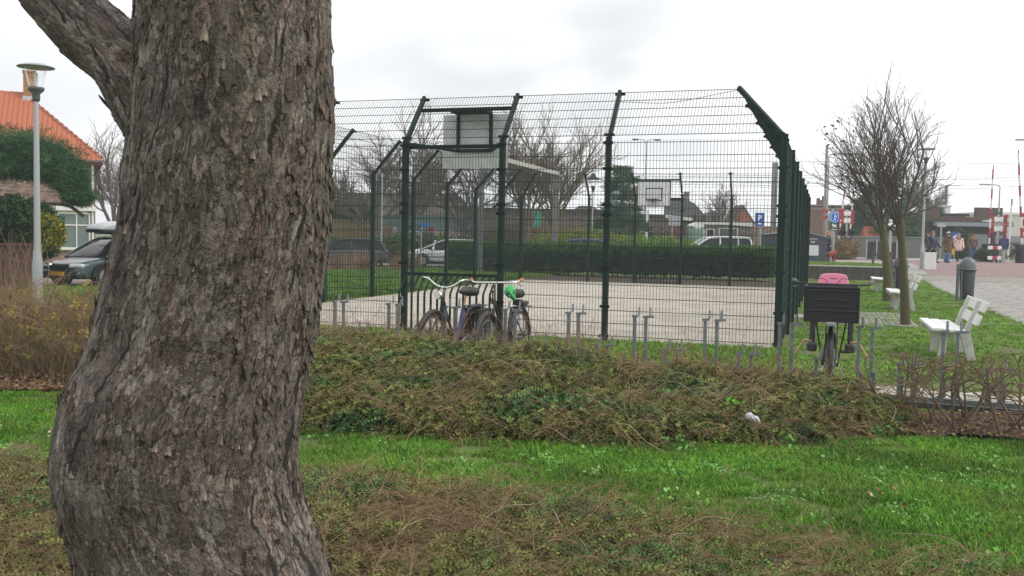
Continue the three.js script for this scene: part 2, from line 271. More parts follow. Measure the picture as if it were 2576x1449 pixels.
// paved strip behind the bike racks, slab by slab where it is seen
const RK = (t, off = 0) => { const dx = 0.924, dd = -0.382; return V3(-2.13 + dx * t - dd * 0 + off * 0.382, 0, -(11.9 + dd * t + off * 0.924)); };   // along the rack line, off = behind it
{
  const strip = thing('paved_strip', null, null); strip.userData = { kind: 'structure' };
  const slabs = [mottled('#b9b5a6', '#a39f90', 0.6, 8, 0.95), mottled('#aaa698', '#b8b3a6', 0.6, 7, 0.95), mottled('#a29f93', '#94917f', 0.6, 9, 0.95)], r = rng(31);
  const gs = [0, 1, 2].map(() => rbox(0.292, 0.05, 0.292, 0.008, 0, 0, 0, 1));
  for (let i = 0; i < 31; i++) for (let j = 0; j < 3; j++) { const k = Math.floor(r() * 3), m = part('slab', gs[k], slabs[k], strip); m.position.copy(RK(i * 0.3 + 0.4, 0.24 + j * 0.3)); m.position.y = 0.004 + 0.012 * r(); m.rotation.y = 0.392 + 0.015 * (r() - 0.5); m.rotation.x = 0.02 * (r() - 0.5); }
}
{ // grass-grown paving stones on the lawn
  const gp = thing('lattice_paving', null, null); gp.userData = { kind: 'structure' };
  const stone = (() => { const l = []; for (let i = 0; i < 4; i++) l.push(box(0.6, 0.03, 0.045, 0, 0, -0.19 + i * 0.126)); for (let i = 0; i < 5; i++) l.push(box(0.045, 0.026, 0.378, -0.27 + i * 0.135, 0, 0)); return merge(l); })();
  const r = rng(5); for (let i = 0; i < 3; i++) for (let j = 0; j < 9; j++) { const m = part('lattice_stone', stone, X.concrete, gp); m.position.copy(pq(0.2 + i * 0.62, 20.0 + j * 0.42 + 0.02 * i, -0.004 + 0.012 * r())); m.rotation.y = -YAW; }
  for (let i = 0; i < 2; i++) { const m = part('lattice_stone', rbox(0.58, 0.05, 0.4, 0.01), X.concrete, gp); m.position.copy(pq(-0.32 + i * 0.05, 21.0 + i * 0.5, 0.015)); m.rotation.y = -YAW; }
}
// ---------------------------------------------------------------- the old pine in front
{
  // outline of the trunk in the survey: y, left edge, right edge
  const S = [[-700, 430, 900], [-330, 375, 860], [-120, 350, 848], [0, 347, 846], [150, 340, 845], [290, 330, 847], [420, 305, 838], [560, 288, 828], [740, 240, 803], [870, 203, 780], [960, 160, 760], [1040, 130, 746], [1150, 114, 735], [1240, 128, 744], [1320, 152, 768], [1449, 198, 820], [1700, 270, 905], [1950, 290, 960], [2130, 210, 1040]];
  const D0 = 2.55, rows = S.map(([y, l, r]) => { const a = at(l, y, D0), b = at(r, y, D0); return { y: (a.y + b.y) / 2, x: (a.x + b.x) / 2, r: a.distanceTo(b) / 2 * 0.985 }; }).reverse();
  const ev = yy => { let i = 0; while (i < rows.length - 2 && rows[i + 1].y < yy) i++; const a = rows[i], b = rows[i + 1], p = rows[Math.max(0, i - 1)], n = rows[Math.min(rows.length - 1, i + 2)], t = clamp((yy - a.y) / (b.y - a.y), -1, 1.5), cr = k => { const m0 = (b[k] - p[k]) / (b.y - p.y) * (b.y - a.y), m1 = (n[k] - a[k]) / (n.y - a.y) * (b.y - a.y), t2 = t * t, t3 = t2 * t; return (2 * t3 - 3 * t2 + 1) * a[k] + (t3 - 2 * t2 + t) * m0 + (-2 * t3 + 3 * t2) * b[k] + (t3 - t2) * m1; }; return { x: cr('x'), r: cr('r') }; };
  // bark: height and colour over 2 m around by 2 m up
  const W = 1024, H = 1280, TW = 2.0, TH = 2.5, hgt = new Float32Array(W * H), fis = new Float32Array(W * H), col = new Uint8Array(W * H * 4);
  const LAY = ['#4a3a2d', '#5d5147', '#776f68', '#6a615a', '#8b837b', '#7f716b'].map(lin), TK = [0.12, 0.08, 0.0, -0.08, -0.12];
  const CR = [[0.05, 0.1, 0.45, 0.93, 0.018, 1.8], [0.03, 0.045, 0.9, 1.3, 0.026, 2.4], [0.80, 0.66, 0.95, 1.62, 0.016, 1.5], [0.72, 0.58, 1.2, 2.05, 0.013, 1.3], [0.16, 0.1, 1.3, 2.3, 0.013, 1.2], [0.62, 0.55, 0.8, 1.5, 0.01, 1.1], [0.3, 0.24, 1.5, 2.2, 0.01, 1.1], [0.2, 0.17, 0.55, 1.1, 0.01, 1.1], [0.86, 0.8, 0.6, 1.2, 0.012, 1.0]];
  const tones = ['#6d6259', '#5b5048', '#756b66', '#6b5f5f', '#4d4137', '#837770', '#8c7670', '#5f5449', '#544a3e', '#7b7069'].map(lin);
  const e = v => { v = clamp(v); return 255 * (v <= 0.0031308 ? 12.92 * v : 1.055 * Math.pow(v, 1 / 2.4) - 0.055); };
  for (let j = 0; j < H; j++) for (let i = 0; i < W; i++) {
    const u = i / W * TW, v = j / H * TH;
    const w1 = fbm(u * 5 + 3, v * 2.2 + 1, 4), w2 = fbm(u * 11 + 40, v * 6 + 9, 3), w3 = fbm(u * 38, v * 30 + 3, 3);
    const uu = u + 0.05 * w1 + 0.012 * w2 + 0.005 * w3, vv = v + 0.06 * w2 + 0.02 * w3;
    // long wandering fissures
    const c1 = Math.abs(noise(uu * 7 + 0.02 / 0.02 + 1, vv * 1.9 + 4) + 0.05 * w3), c2 = Math.abs(noise(uu * 19 + 20, vv * 3.4 + 7)), gate = sst(-0.12, 0.22, fbm(u * 2.3 + 11, v * 1.3 + 2, 3)), gate2 = sst(-0.2, 0.2, fbm(u * 5 + 61, v * 3 + 22, 3));
    let f1 = sst(-0.12, 0.12, fbm(u * 16 + 9, v * 9 + 4, 2)) * (1 - sst(0.0, 0.02 + 0.025 * gate, c1 + 0.03 * w3)) * (0.05 + 0.95 * gate) * sst(-0.05, 0.15, fbm(u * 1.7 + 31, v * 1.1 + 12, 2)) * 1.0; const f2 = (1 - sst(0, 0.07, c2)) * 0.6 * gate2;
    // the deep old cracks: one down the right side, two wandering down the left
    for (const [ua, ub, va, vb, w, k] of CR) { const t = (v - va) / (vb - va); if (t > 0 && t < 1) { const uc = lerp(ua, ub, t) + 0.022 * noise(v * 5 + ua * 30, 2) + 0.012 * noise(v * 15, ua * 9) + 0.007 * noise(v * 42, ua * 5) + 0.004 * w3, ww = w * Math.sqrt(Math.sin(Math.PI * t)) * clamp(0.55 + 1.7 * noise(v * 9 + ua * 50, 7) + 0.9 * noise(v * 26 + ua * 20, 3), 0.02, 1.25); f1 = Math.max(f1, k * (1 - sst(0.2, 1, Math.abs(u - uc) / ww))); } }
    // terraces of thin flakes with ragged edges, the lower layers browner
    const [a1, b1, id1] = worley(uu * 23, vv * 8.5), [a2, b2, id2, ox2, oy2] = worley(uu * 46 + 9, vv * 21 + 5), [a3, b3, id3, ox3, oy3] = worley(uu * 105 + 3, vv * 55 + 8);
    const cg = sst(-0.22, 0.18, fbm(u * 6 + 3, v * 3.5 + 60, 3)), e1 = sst(0.0, 0.1, b1 - a1), e2 = sst(0, 0.13, b2 - a2), e3 = sst(0, 0.2, b3 - a3), p2 = PERM[id2 + 9] / 255, p3 = PERM[id3 + 31] / 255;
    let h = 0.0045 * (id1 / 255) * (0.3 + 0.7 * cg) + 0.0048 * p2 * e2 + 0.0022 * p3 * e3 + 0.0026 * e1 * cg + 0.006 * w1, c = LAY[0], rim = 0, lip = 0;
    const al = p2 * 6.283 * 3, be = p3 * 6.283 * 5; h += (ox2 * Math.cos(al) + oy2 * (0.5 + Math.sin(al))) * 0.006 * (0.4 + 0.6 * cg) + (ox3 * Math.cos(be) + oy3 * Math.sin(be)) * 0.0022;
    for (let k = 0; k < 5; k++) {
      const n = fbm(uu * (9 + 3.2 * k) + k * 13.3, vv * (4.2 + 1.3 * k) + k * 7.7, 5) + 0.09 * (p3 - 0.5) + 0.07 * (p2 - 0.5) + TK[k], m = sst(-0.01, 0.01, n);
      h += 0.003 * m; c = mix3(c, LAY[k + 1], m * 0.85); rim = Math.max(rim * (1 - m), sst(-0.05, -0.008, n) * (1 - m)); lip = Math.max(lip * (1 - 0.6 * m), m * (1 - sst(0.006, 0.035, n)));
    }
    fis[j * W + i] = f1; h -= 0.016 * f1 + 0.007 * f2; h += 0.0016 * fbm(u * 130, v * 90, 3);
    c = mix3(c, lin('#8f7068'), sst(0.22, 0.32, fbm(u * 9 + 30, v * 4 + 92, 4)) * 0.45);
    c = mix3(c, lin('#55503a'), sst(0.1, 0.35, fbm(u * 4 + 14, v * 3 + 77, 4)) * 0.35);
    c = mul3(c, (0.62 + 0.66 * p2) * (0.82 + 0.34 * p3)); c = mul3(c, 0.95 + 0.8 * fbm(u * 110, v * 70, 3) + 0.35 * w3);
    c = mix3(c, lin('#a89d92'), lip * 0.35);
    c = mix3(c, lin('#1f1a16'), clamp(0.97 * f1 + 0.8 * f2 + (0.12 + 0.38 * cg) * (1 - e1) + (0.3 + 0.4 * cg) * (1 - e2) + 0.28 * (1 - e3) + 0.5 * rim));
    const o = (j * W + i) * 4; c = mul3(c, 0.8 * (1 + 0.5 * fbm(u * 5 + 44, v * 3 + 3, 3))); c[0] *= 1.0; c[2] *= 0.98; col[o] = e(c[0]); col[o + 1] = e(c[1]); col[o + 2] = e(c[2]); col[o + 3] = 255;
  }
  const map = new THREE.DataTexture(col, W, H, THREE.RGBAFormat); map.colorSpace = THREE.SRGBColorSpace; map.wrapS = map.wrapT = THREE.RepeatWrapping; map.magFilter = THREE.LinearFilter; map.minFilter = THREE.LinearMipmapLinearFilter; map.generateMipmaps = true; map.needsUpdate = true;
  const bump = tex(1024, 1024, (u, v) => { const k = 0.5 + 0.45 * tn(u, v, 60, 4, 3) + 0.3 * tn(u, v, 150, 2, 30); return [k, k, k]; }, 3.3, 4.1, false);
  const bark = new THREE.MeshStandardMaterial({ map, bumpMap: bump, bumpScale: 0.005, roughness: 0.86 });
  const hAt = (u, v) => { let x = ((u / TW) % 1 + 1) % 1 * W, y = ((v / TH) % 1 + 1) % 1 * H; const i = Math.floor(x) % W, j = Math.floor(y) % H, i1 = (i + 1) % W, j1 = (j + 1) % H, a = x - Math.floor(x), b = y - Math.floor(y); return lerp(lerp(hgt[j * W + i], hgt[j * W + i1], a), lerp(hgt[j1 * W + i], hgt[j1 * W + i1], a), b); };
  function barkTube(frames, cols, ringR, u0, v0) { // frames: {c, r, n, b, v}; cols: angles
    const pos = [], uv = [], idx = [], n = cols.length;
    for (const f of frames) for (let i = 0; i < n; i++) {
      const th = cols[i], u = u0 + (th / (2 * Math.PI)) * TW * (ringR * 2 * Math.PI / TW > 0.9 ? 0.93 : 0.5), h = hAt(u, f.v + v0);
      const lob = 1 + 0.018 * Math.sin(3 * th + f.v * 2.4) + 0.012 * Math.sin(5 * th - f.v * 3);
      const r = f.r * lob + h * 1.9 - 0.007;
      const x = Math.cos(th) * r, z = Math.sin(th) * r;
      pos.push(f.c.x + f.n.x * x + f.b.x * z, f.c.y + f.n.y * x + f.b.y * z, f.c.z + f.n.z * x + f.b.z * z); uv.push(u / TW, (f.v + v0) / TH);
    }
    for (let j = 0; j < frames.length - 1; j++) for (let i = 0; i < n - 1; i++) { const a = j * n + i; idx.push(a, a + n, a + 1, a + 1, a + n, a + n + 1); }
    const g = new THREE.BufferGeometry(); g.setAttribute('position', new THREE.Float32BufferAttribute(pos, 3)); g.setAttribute('uv', new THREE.Float32BufferAttribute(uv, 2)); g.setIndex(idx); g.computeVertexNormals(); return g;
  }
  const tree = thing('pine_tree', 'thick old pine trunk with flaky grey brown bark filling the left foreground', 'tree', V3(0, 0, 0));
  const ys = [...span(-0.05, 0.6, 50).slice(0, -1), ...span(0.6, 2.3, 540).slice(0, -1), ...span(2.3, 4.6, 90)];
  const frames = ys.map(y => { const k = ev(y); return { c: V3(k.x, y, -D0 - 0.05 * Math.sin(y * 1.4)), r: k.r, n: V3(1, 0, 0), b: V3(0, 0, 1), v: y }; });
  const th = []; // dense on the side that faces the lawn path (+z), coarse behind
  for (let i = 0; i <= 430; i++) th.push(lerp(-0.45, Math.PI + 0.45, i / 430)); for (let i = 1; i <= 90; i++) th.push(lerp(Math.PI + 0.45, 2 * Math.PI - 0.45, i / 90));
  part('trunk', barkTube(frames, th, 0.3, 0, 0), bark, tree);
  // the low limb that forks off to the left
  const lp = [[470, 350, 2.60, 130], [395, 255, 2.63, 116], [312, 152, 2.66, 92], [217, 68, 2.70, 92], [120, -40, 2.74, 88], [0, -190, 2.78, 84], [-190, -420, 2.84, 78], [-420, -640, 2.9, 66]];
  const curve = new THREE.CatmullRomCurve3(lp.map(([x, y, d]) => at(x, y, d))), rr = lp.map(k => k[3] * k[2] / 2400);
  const lf = []; const NS = 300; let vlen = 0, prev = null;
  for (let i = 0; i <= NS; i++) { const t = i / NS * 1, p = curve.getPoint(t), tg = curve.getTangent(t), n = V3(0, 0, 1).cross(tg).normalize(), b = tg.clone().cross(n).normalize(), k = t * (lp.length - 1), q = Math.min(lp.length - 2, Math.floor(k)); if (prev) vlen += prev.distanceTo(p); prev = p; lf.push({ c: p, r: lerp(rr[q], rr[q + 1], k - q), n: n.negate(), b, v: vlen }); }
  part('limb', barkTube(lf, span(0, 2 * Math.PI, 200), 0.1, 0.45, 0.9), bark, tree);
  // loose scales of bark standing a little off the surface
  const fr = rng(88), fo = Array.from({ length: 10 }, () => { for (let tr = 0; tr < 200; tr++) { const a = 0.05 + 0.9 * fr(), b = 0.05 + 0.9 * fr(); let bad = 0; for (let q = -20; q <= 20; q += 2) for (let p = -14; p <= 14; p += 2) { const i = Math.floor(a * W) + p, j = Math.floor(b * H) + q; bad = Math.max(bad, fis[clamp(j, 0, H - 1) * W + clamp(i, 0, W - 1)]); } const o = (Math.floor(b * H) * W + Math.floor(a * W)) * 4; if (bad < 0.15 && col[o] > 70) return [a, b]; } return [0.5, 0.5]; }), flakeGeo = [0, 1, 2, 3, 4, 5, 6, 7, 8, 9].map(k => { const n = 15, s = new THREE.Shape(); for (let i = 0; i < n; i++) { const an = i / n * 6.283, q = 0.5 * (0.5 + 0.6 * fr()), x = Math.cos(an) * q * 0.8, y = Math.sin(an) * q * 1.15; i ? s.lineTo(x, y) : s.moveTo(x, y); } const g = new THREE.ExtrudeGeometry(s, { depth: 0.06, bevelEnabled: true, bevelSize: 0.02, bevelThickness: 0.02, bevelSegments: 1 }); const P = g.attributes.position; for (let i = 0; i < P.count; i++) P.setZ(i, P.getZ(i) - 0.35 * P.getX(i) * P.getX(i) + 0.06 * noise(P.getX(i) * 6 + k * 9, P.getY(i) * 6)); const U = g.attributes.uv; for (let i = 0; i < P.count; i++) U.setXY(i, fo[k][0] + P.getX(i) * 0.03 / TW, fo[k][1] + P.getY(i) * 0.045 / TH); g.computeVertexNormals(); return norm(g); });
  const fm = new THREE.MeshStandardMaterial({ map, roughness: 0.9, bumpMap: bump, bumpScale: 0.004 }), FL = ['#5d5147', '#6f665e', '#7d746d', '#665d55', '#837a72', '#7f6f69', '#54483d', '#4e4235'].map(h => new THREE.Color(h)), mtx = new THREE.Matrix4(), bx = V3(), by = V3(), bz = V3();
  const cracked = (u, v) => [-0.014, -0.006, 0, 0.006, 0.014].some(d => [-0.02, 0, 0.02].some(e2 => fis[(Math.floor((((v + e2) / TH) % 1 + 1) % 1 * H) % H) * W + Math.floor((((u + d) / TW) % 1 + 1) % 1 * W) % W] > 0.35));
  const put = (list, n, pick) => { for (let i = 0; i < n; i++) { const [p, nor, up] = pick(); bz.copy(nor).applyAxisAngle(up, (fr() - 0.5) * 0.3); bx.crossVectors(up, bz).normalize(); bz.applyAxisAngle(bx, (fr() - 0.6) * 0.26); by.crossVectors(bz, bx).normalize(); const sz = 0.014 + 0.034 * Math.pow(fr(), 2.2), el = 1.1 + 1.0 * fr(); mtx.makeBasis(bx.clone().multiplyScalar(sz), by.clone().multiplyScalar(sz * el), bz.clone().multiplyScalar(sz * 0.9)); mtx.setPosition(p.x - nor.x * 0.0005, p.y - nor.y * 0.0005, p.z - nor.z * 0.0005); list.push(mtx.clone()); } };
  const all = [];
  put(all, 2300, () => { let y, th2, d; do { y = 0.45 + 1.95 * fr(); th2 = fr() < 0.8 ? -0.4 + 3.95 * fr() : fr() * 6.283; } while (fbm(th2 * 1.6 + 3, y * 2.6 + 8, 3) < -0.1 - 0.25 * fr() || cracked(th2 / (2 * Math.PI) * TW * 0.93, y)); const k = ev(y), k2 = ev(y + 0.02), u = th2 / (2 * Math.PI) * TW * 0.93, lob = 1 + 0.018 * Math.sin(3 * th2 + y * 2.4) + 0.012 * Math.sin(5 * th2 - y * 3), r = k.r * lob + hAt(u, y) * 1.9 - 0.007, nor = V3(Math.cos(th2), -(k2.r - k.r) / 0.02 * 0.6, Math.sin(th2)).normalize(), up = V3((k2.x - k.x) / 0.02, 1, 0).normalize(); return [V3(k.x + Math.cos(th2) * r, y, -D0 - 0.05 * Math.sin(y * 1.4) + Math.sin(th2) * r), nor, up]; });
  put(all, 300, () => { const f = lf[Math.floor(20 + fr() * (NS - 60))], a2 = fr() * 6.283, u = 0.45 + a2 / 6.283 * TW * 0.5, lob = 1 + 0.018 * Math.sin(3 * a2 + f.v * 2.4) + 0.012 * Math.sin(5 * a2 - f.v * 3), r = f.r * lob + hAt(u, f.v + 0.9) * 1.9 - 0.007, nor = f.n.clone().multiplyScalar(Math.cos(a2)).addScaledVector(f.b, Math.sin(a2)); return [f.c.clone().addScaledVector(nor, r), nor, f.n.clone().cross(f.b).normalize()]; });
  flakeGeo.forEach((g, k) => { const mine = all.filter((_, i) => i % 10 === k), m = new THREE.InstancedMesh(g, fm, mine.length); m.name = 'bark_flakes'; m.castShadow = m.receiveShadow = true; mine.forEach((x, i) => { m.setMatrixAt(i, x); m.setColorAt(i, new THREE.Color(1, 1, 1).lerp(FL[Math.floor(fr() * FL.length)].clone().multiplyScalar(5), 0.35).multiplyScalar(0.85 + 0.6 * fr() * fr())); }); m.userData = { kind: 'stuff' }; tree.add(m); });
}
// ---------------------------------------------------------------- the ball court cage
const HP = 3.16, IN = 0.72, UPH = 0.8;      // post height, reach and rise of the inward arms
const cage = thing('ball_court_cage', 'tall dark green steel mesh cage around the ball court, its top leaning inward', 'sports cage');
{
  const sides = [
    { o: [PC, QC], d: [-1, 0], i: [0, 1], L: WC, posts: [0, 2.62, 4.36, 6.06, 7.8], name: 'front' },
    { o: [PC - WC, QC], d: [0, 1], i: [1, 0], L: LC, posts: [0, 2.5, 5, 7.5, 10, 12.5, 15, 17.5] },
    { o: [PC - WC, QC + LC], d: [1, 0], i: [0, -1], L: WC, posts: [0, 2.62, 4.36, 6.06, 7.8] },
    { o: [PC, QC + LC], d: [0, -1], i: [-1, 0], L: LC, posts: [0, 2.5, 5, 7.5, 10, 12.5, 15, 17.5] },
  ];
  const wire = (a, b, r) => rod(a, b, r, r, 4, false);
  sides.forEach((s, si) => {
    const P = (t, y, ins = 0) => pq(s.o[0] + s.d[0] * t + s.i[0] * ins, s.o[1] + s.d[1] * t + s.i[1] * ins, y);
    const yaw = Math.atan2(-(P(1, 0).z - P(0, 0).z), P(1, 0).x - P(0, 0).x);
    s.posts.forEach((t, k) => {
      const corner = t === 0;
      const c = P(t, 0), g = box(corner ? 0.11 : 0.08, HP, corner ? 0.15 : si === 3 ? 0.16 : 0.1, 0, HP / 2, 0, 0); g.rotateY(yaw); g.translate(c.x, 0, c.z);
      const capg = box(corner ? 0.118 : 0.088, 0.012, corner ? 0.158 : si === 3 ? 0.168 : 0.108, 0, HP + 0.006, 0); capg.rotateY(yaw); capg.translate(c.x, 0, c.z);
      const post = part('post', [g, capg], X.cage, cage);
      const top = corner ? P(IN, HP + UPH, IN) : P(t, HP + UPH, IN), base = corner ? P(0.02, HP - 0.01, 0.02) : P(t, HP - 0.01, 0.01);
      part('arm', beam(base, top.clone().add(top.clone().sub(base).multiplyScalar(0.03)), 0.055, 0.075), X.cage, cage);
      if (si === 0 || si === 2 || t < 6 || corner) for (const y of [0.06, 0.52, 1.12, 1.95, 2.1, 2.66, 3.06]) {
        if (si !== 0 && y < 0.5) continue;
        const b = box(0.15, 0.045, 0.03, 0, y + 0.02, 0); b.rotateY(yaw); const q = P(t, 0, -0.056); b.translate(q.x, 0, q.z); const bl = [b];
        for (const sgn of [-1, 1]) { const w = ball(0.012, 0, y + 0.02, 0, 1, 1, 1, 6), r = P(t + sgn * 0.058, 0, -0.074); w.translate(r.x, 0, r.z); bl.push(w); }
        part('clamp', bl, X.cageDark, post);
      }
      if (!corner) { const b = box(0.16, 0.04, 0.05, 0, 0, 0); b.rotateY(yaw); const q = P(t, HP + UPH - 0.02, IN + 0.03); b.translate(q.x, q.y, q.z); part('clamp', b, X.cageDark, post); const b2 = b.clone(); const q2 = P(t, HP + 0.05, 0.02); b2.translate(q2.x - q.x, q2.y - q.y, q2.z - q.z); part('clamp', b2, X.cageDark, post); }
    });
    const ends = [...s.posts, s.L];
    for (let k = 0; k + 1 < ends.length; k++) {
      const a = ends[k], b = ends[k + 1], goal = (si === 0 || si === 2) && Math.abs((a + b) / 2 - 5.2) < 0.3, w = [], lo = goal ? 0.95 : 0.06, off = -0.035;
      const n = Math.round((b - a) / 0.05);
      for (let i = 1; i < n; i++) { const t = lerp(a, b, i / n); w.push(wire(P(t, lo, off), P(t, HP - 0.04, off), 0.0029)); }
      for (let y = Math.ceil(lo / 0.2) * 0.2 - 0.12; y < HP; y += 0.2) if (y >= lo - 0.02) for (const z of [off - 0.008, off + 0.008]) w.push(wire(P(a, y, z), P(b, y, z), 0.0046));
      part('mesh_panel', w, X.cage, cage, null, 'stuff');
      const v = [];
      for (let i = 0; i <= n; i++) { const t = lerp(a, b, i / n), m = Math.min(1, Math.min(t, s.L - t) / IN); if (m > 0.05) v.push(wire(P(t, HP + 0.03, 0.02), P(t, HP + UPH * m, IN * m), 0.0029)); }
      for (let j = 0; j <= 5; j++) { const f = j / 5, r = f * IN, ta = Math.max(a, r), tb = Math.min(b, s.L - r); if (tb > ta) for (const z of [-0.007, 0.007]) v.push(wire(P(ta, HP + 0.04 + f * (UPH - 0.04), r + z), P(tb, HP + 0.04 + f * (UPH - 0.04), r + z), 0.0046)); }
      part('top_mesh_panel', v, X.cage, cage, null, 'stuff');
    }
    if (si === 0) { const pts = [[0.72, HP + UPH - 0.01, IN], [1.0, HP + UPH - 0.06, IN - 0.02], [1.8, HP + UPH - 0.2, IN - 0.12], [2.6, HP + UPH - 0.16, IN - 0.1]].map(p => P(...p)); part('loose_wire', tube(pts, 0.004, 4, 24), X.cageDark, cage); }
  });
}
// goals set into the two short sides, a rack of bent bars standing outward
function barGoal(t0, t1, side) {
  const w = t1 - t0, g = thing('goal', side ? 'dark green bar goal set into the far side of the cage under the backboard' : 'dark green goal of bent upright bars bulging from the cage behind two bicycles', 'goal', side ? pq(PC - t1, QC + LC) : pq(PC - t1, QC), -YAW);
  const s = side ? -1 : 1, back = s * 0.34, H = 0.93, n = 15;
  const arc = x => [V3(x, H, 0), V3(x, H - 0.012, back * 0.16), V3(x, H - 0.24, back * 0.93), V3(x, H - 0.32, back), V3(x, 0.02, back)];
  for (let i = 0; i < n; i++) { const x = 0.02 + (w - 0.04) * i / (n - 1), a = arc(x); part('bar', [tube(a.slice(0, 4), 0.019, 6, 14), rod(a[3], a[4], 0.019)], X.cage, g); }
  part('crossbar', [box(w, 0.05, 0.05, w / 2, H + 0.028, 0), box(w, 0.03, 0.012, w / 2, 0.05, back * 0.93)], X.cage, g);
  for (const e of [0.03, w - 0.03]) for (let k = 1; k < 4; k++) part('side_bar', rod(V3(e, k === 1 ? H - 0.02 : H - 0.1 * k, back * 0.25 * k), V3(e, 0.02, back * 0.25 * k), 0.011), X.cage, g);
  for (const e of [-0.02, w + 0.02]) part('goal_post', box(0.05, H, 0.06, e, H / 2, 0), X.cage, g);
}
barGoal(4.4, 6.02, 0); barGoal(4.4, 6.02, 1);
function backboard(side) {
  const s = side ? -1 : 1, pc = PC - 5.2, q = side ? QC + LC : QC;
  const h = thing('basketball_hoop', side ? 'white basketball backboard with black border and square at the far end of the court' : 'back of a pale basketball backboard hung in the near end of the cage', 'basketball hoop', pq(pc, q), -YAW);
  // local x right, z toward the viewer; inward is -z for the near one
  const zi = d => -s * d;
  part('board', rbox(1.2, 0.93, 0.03, 0.008, 0, 3.24, zi(0.98)), mottled('#d5d8d6', '#c4c8c7', 0.8, 5, 0.5), h);
  const f = zi(0.98 + 0.018);
  part('border', [box(1.2, 0.035, 0.004, 0, 3.685, f), box(1.2, 0.035, 0.004, 0, 2.795, f), box(0.035, 0.855, 0.004, -0.5825, 3.24, f), box(0.035, 0.855, 0.004, 0.5825, 3.24, f)], X.black, h);
  part('target_square', [box(0.59, 0.035, 0.004, 0, 3.42, f), box(0.59, 0.035, 0.004, 0, 2.99, f), box(0.035, 0.395, 0.004, -0.2775, 3.205, f), box(0.035, 0.395, 0.004, 0.2775, 3.205, f)], X.black, h);
  const r = new THREE.TorusGeometry(0.225, 0.012, 8, 28); r.rotateX(Math.PI / 2); r.translate(0, 3.02, zi(0.98 + 0.36)); part('rim', [norm(r), box(0.2, 0.08, 0.14, 0, 3.0, zi(0.98 + 0.09))], M('#4a3a36', 0.6, { metalness: 0.4 }), h);
  const net = []; for (let i = 0; i < 12; i++) { const a = i / 12 * 6.283, b = (i + 0.5) / 12 * 6.283, a2 = (i + 1) / 12 * 6.283, c = zi(0.98 + 0.36), pt = (an, y, rr) => V3(Math.cos(an) * rr, y, c + Math.sin(an) * rr); net.push(rod(pt(a, 3.0, 0.22), pt(b, 2.88, 0.18), 0.004, 0.004, 4), rod(pt(a2, 3.0, 0.22), pt(b, 2.88, 0.18), 0.004, 0.004, 4), rod(pt(b, 2.88, 0.18), pt(a, 2.74, 0.14), 0.004, 0.004, 4), rod(pt(b, 2.88, 0.18), pt(a2, 2.74, 0.14), 0.004, 0.004, 4)); }
  part('chain_net', net, X.steel, h);
  const bz = zi(0.93);
  part('bracket', [box(0.05, 0.62, 0.05, -0.3, 3.4, bz), box(0.05, 0.62, 0.05, 0.3, 3.4, bz), box(0.65, 0.05, 0.05, 0, 3.08, bz)], X.cage, h);
  part('bracket', [beam(V3(-0.84, 3.12, zi(0.06)), V3(-0.3, 3.07, bz), 0.045), beam(V3(0.84, 3.12, zi(0.06)), V3(0.3, 3.07, bz), 0.045)], X.cage, h);
  part('crossbar', [box(1.72, 0.06, 0.06, 0, 3.74, zi(0.6)), box(0.66, 0.05, 0.3, 0, 3.72, zi(0.78))], X.cageDark, h);
  part('crossbar', box(1.72, 0.06, 0.05, 0, 3.06, zi(0.05)), X.cage, h);
}
backboard(0); backboard(1);
// ---------------------------------------------------------------- buildings
const bkBrown = brickMat(['#7d6a60', '#6e5d54', '#86736a', '#65564e'], '#8f887f'), bkRed = brickMat(['#8a4f40', '#7b4438', '#94594a'], '#8d8279'), bkTan = brickMat(['#8f7466', '#7d6558', '#98806f', '#6d5a50'], '#9a9086');
const fasciaW = M('#dcdcd8', 0.55), roofDark = mottled('#4f4842', '#3e3935', 1.2, 12, 0.9), roofBrown = mottled('#5d5044', '#4a4138', 1.4, 14, 0.9);
function windowPart(parent, w, h, x, y, z, o = {}) { // frame, pane, sill; faces +z
  const f = 0.07, fr = [box(w, f, 0.1, x, y + h / 2 - f / 2, z + 0.02), box(w, f, 0.1, x, y - h / 2 + f / 2, z + 0.02), box(f, h - 2 * f, 0.1, x - w / 2 + f / 2, y, z + 0.02), box(f, h - 2 * f, 0.1, x + w / 2 - f / 2, y, z + 0.02)];
  if (o.mull) for (const m of o.mull) fr.push(box(f * 0.8, h - 2 * f, 0.09, x + m * w, y, z + 0.02)); if (o.transom) fr.push(box(w - 2 * f, f * 0.9, 0.088, x, y + h * o.transom, z + 0.02));
  const win = part('window', fr, o.mat || fasciaW, parent);
  part('pane', box(w - 2 * f + 0.01, h - 2 * f + 0.01, 0.02, x, y, z + 0.012), o.pane || X.glass, win);
  if (o.sill) part('sill', box(w + 0.16, 0.06, 0.18, x, y - h / 2 - 0.032, z + 0.06), M('#c9c6ba', 0.8), win);
  return win;
}
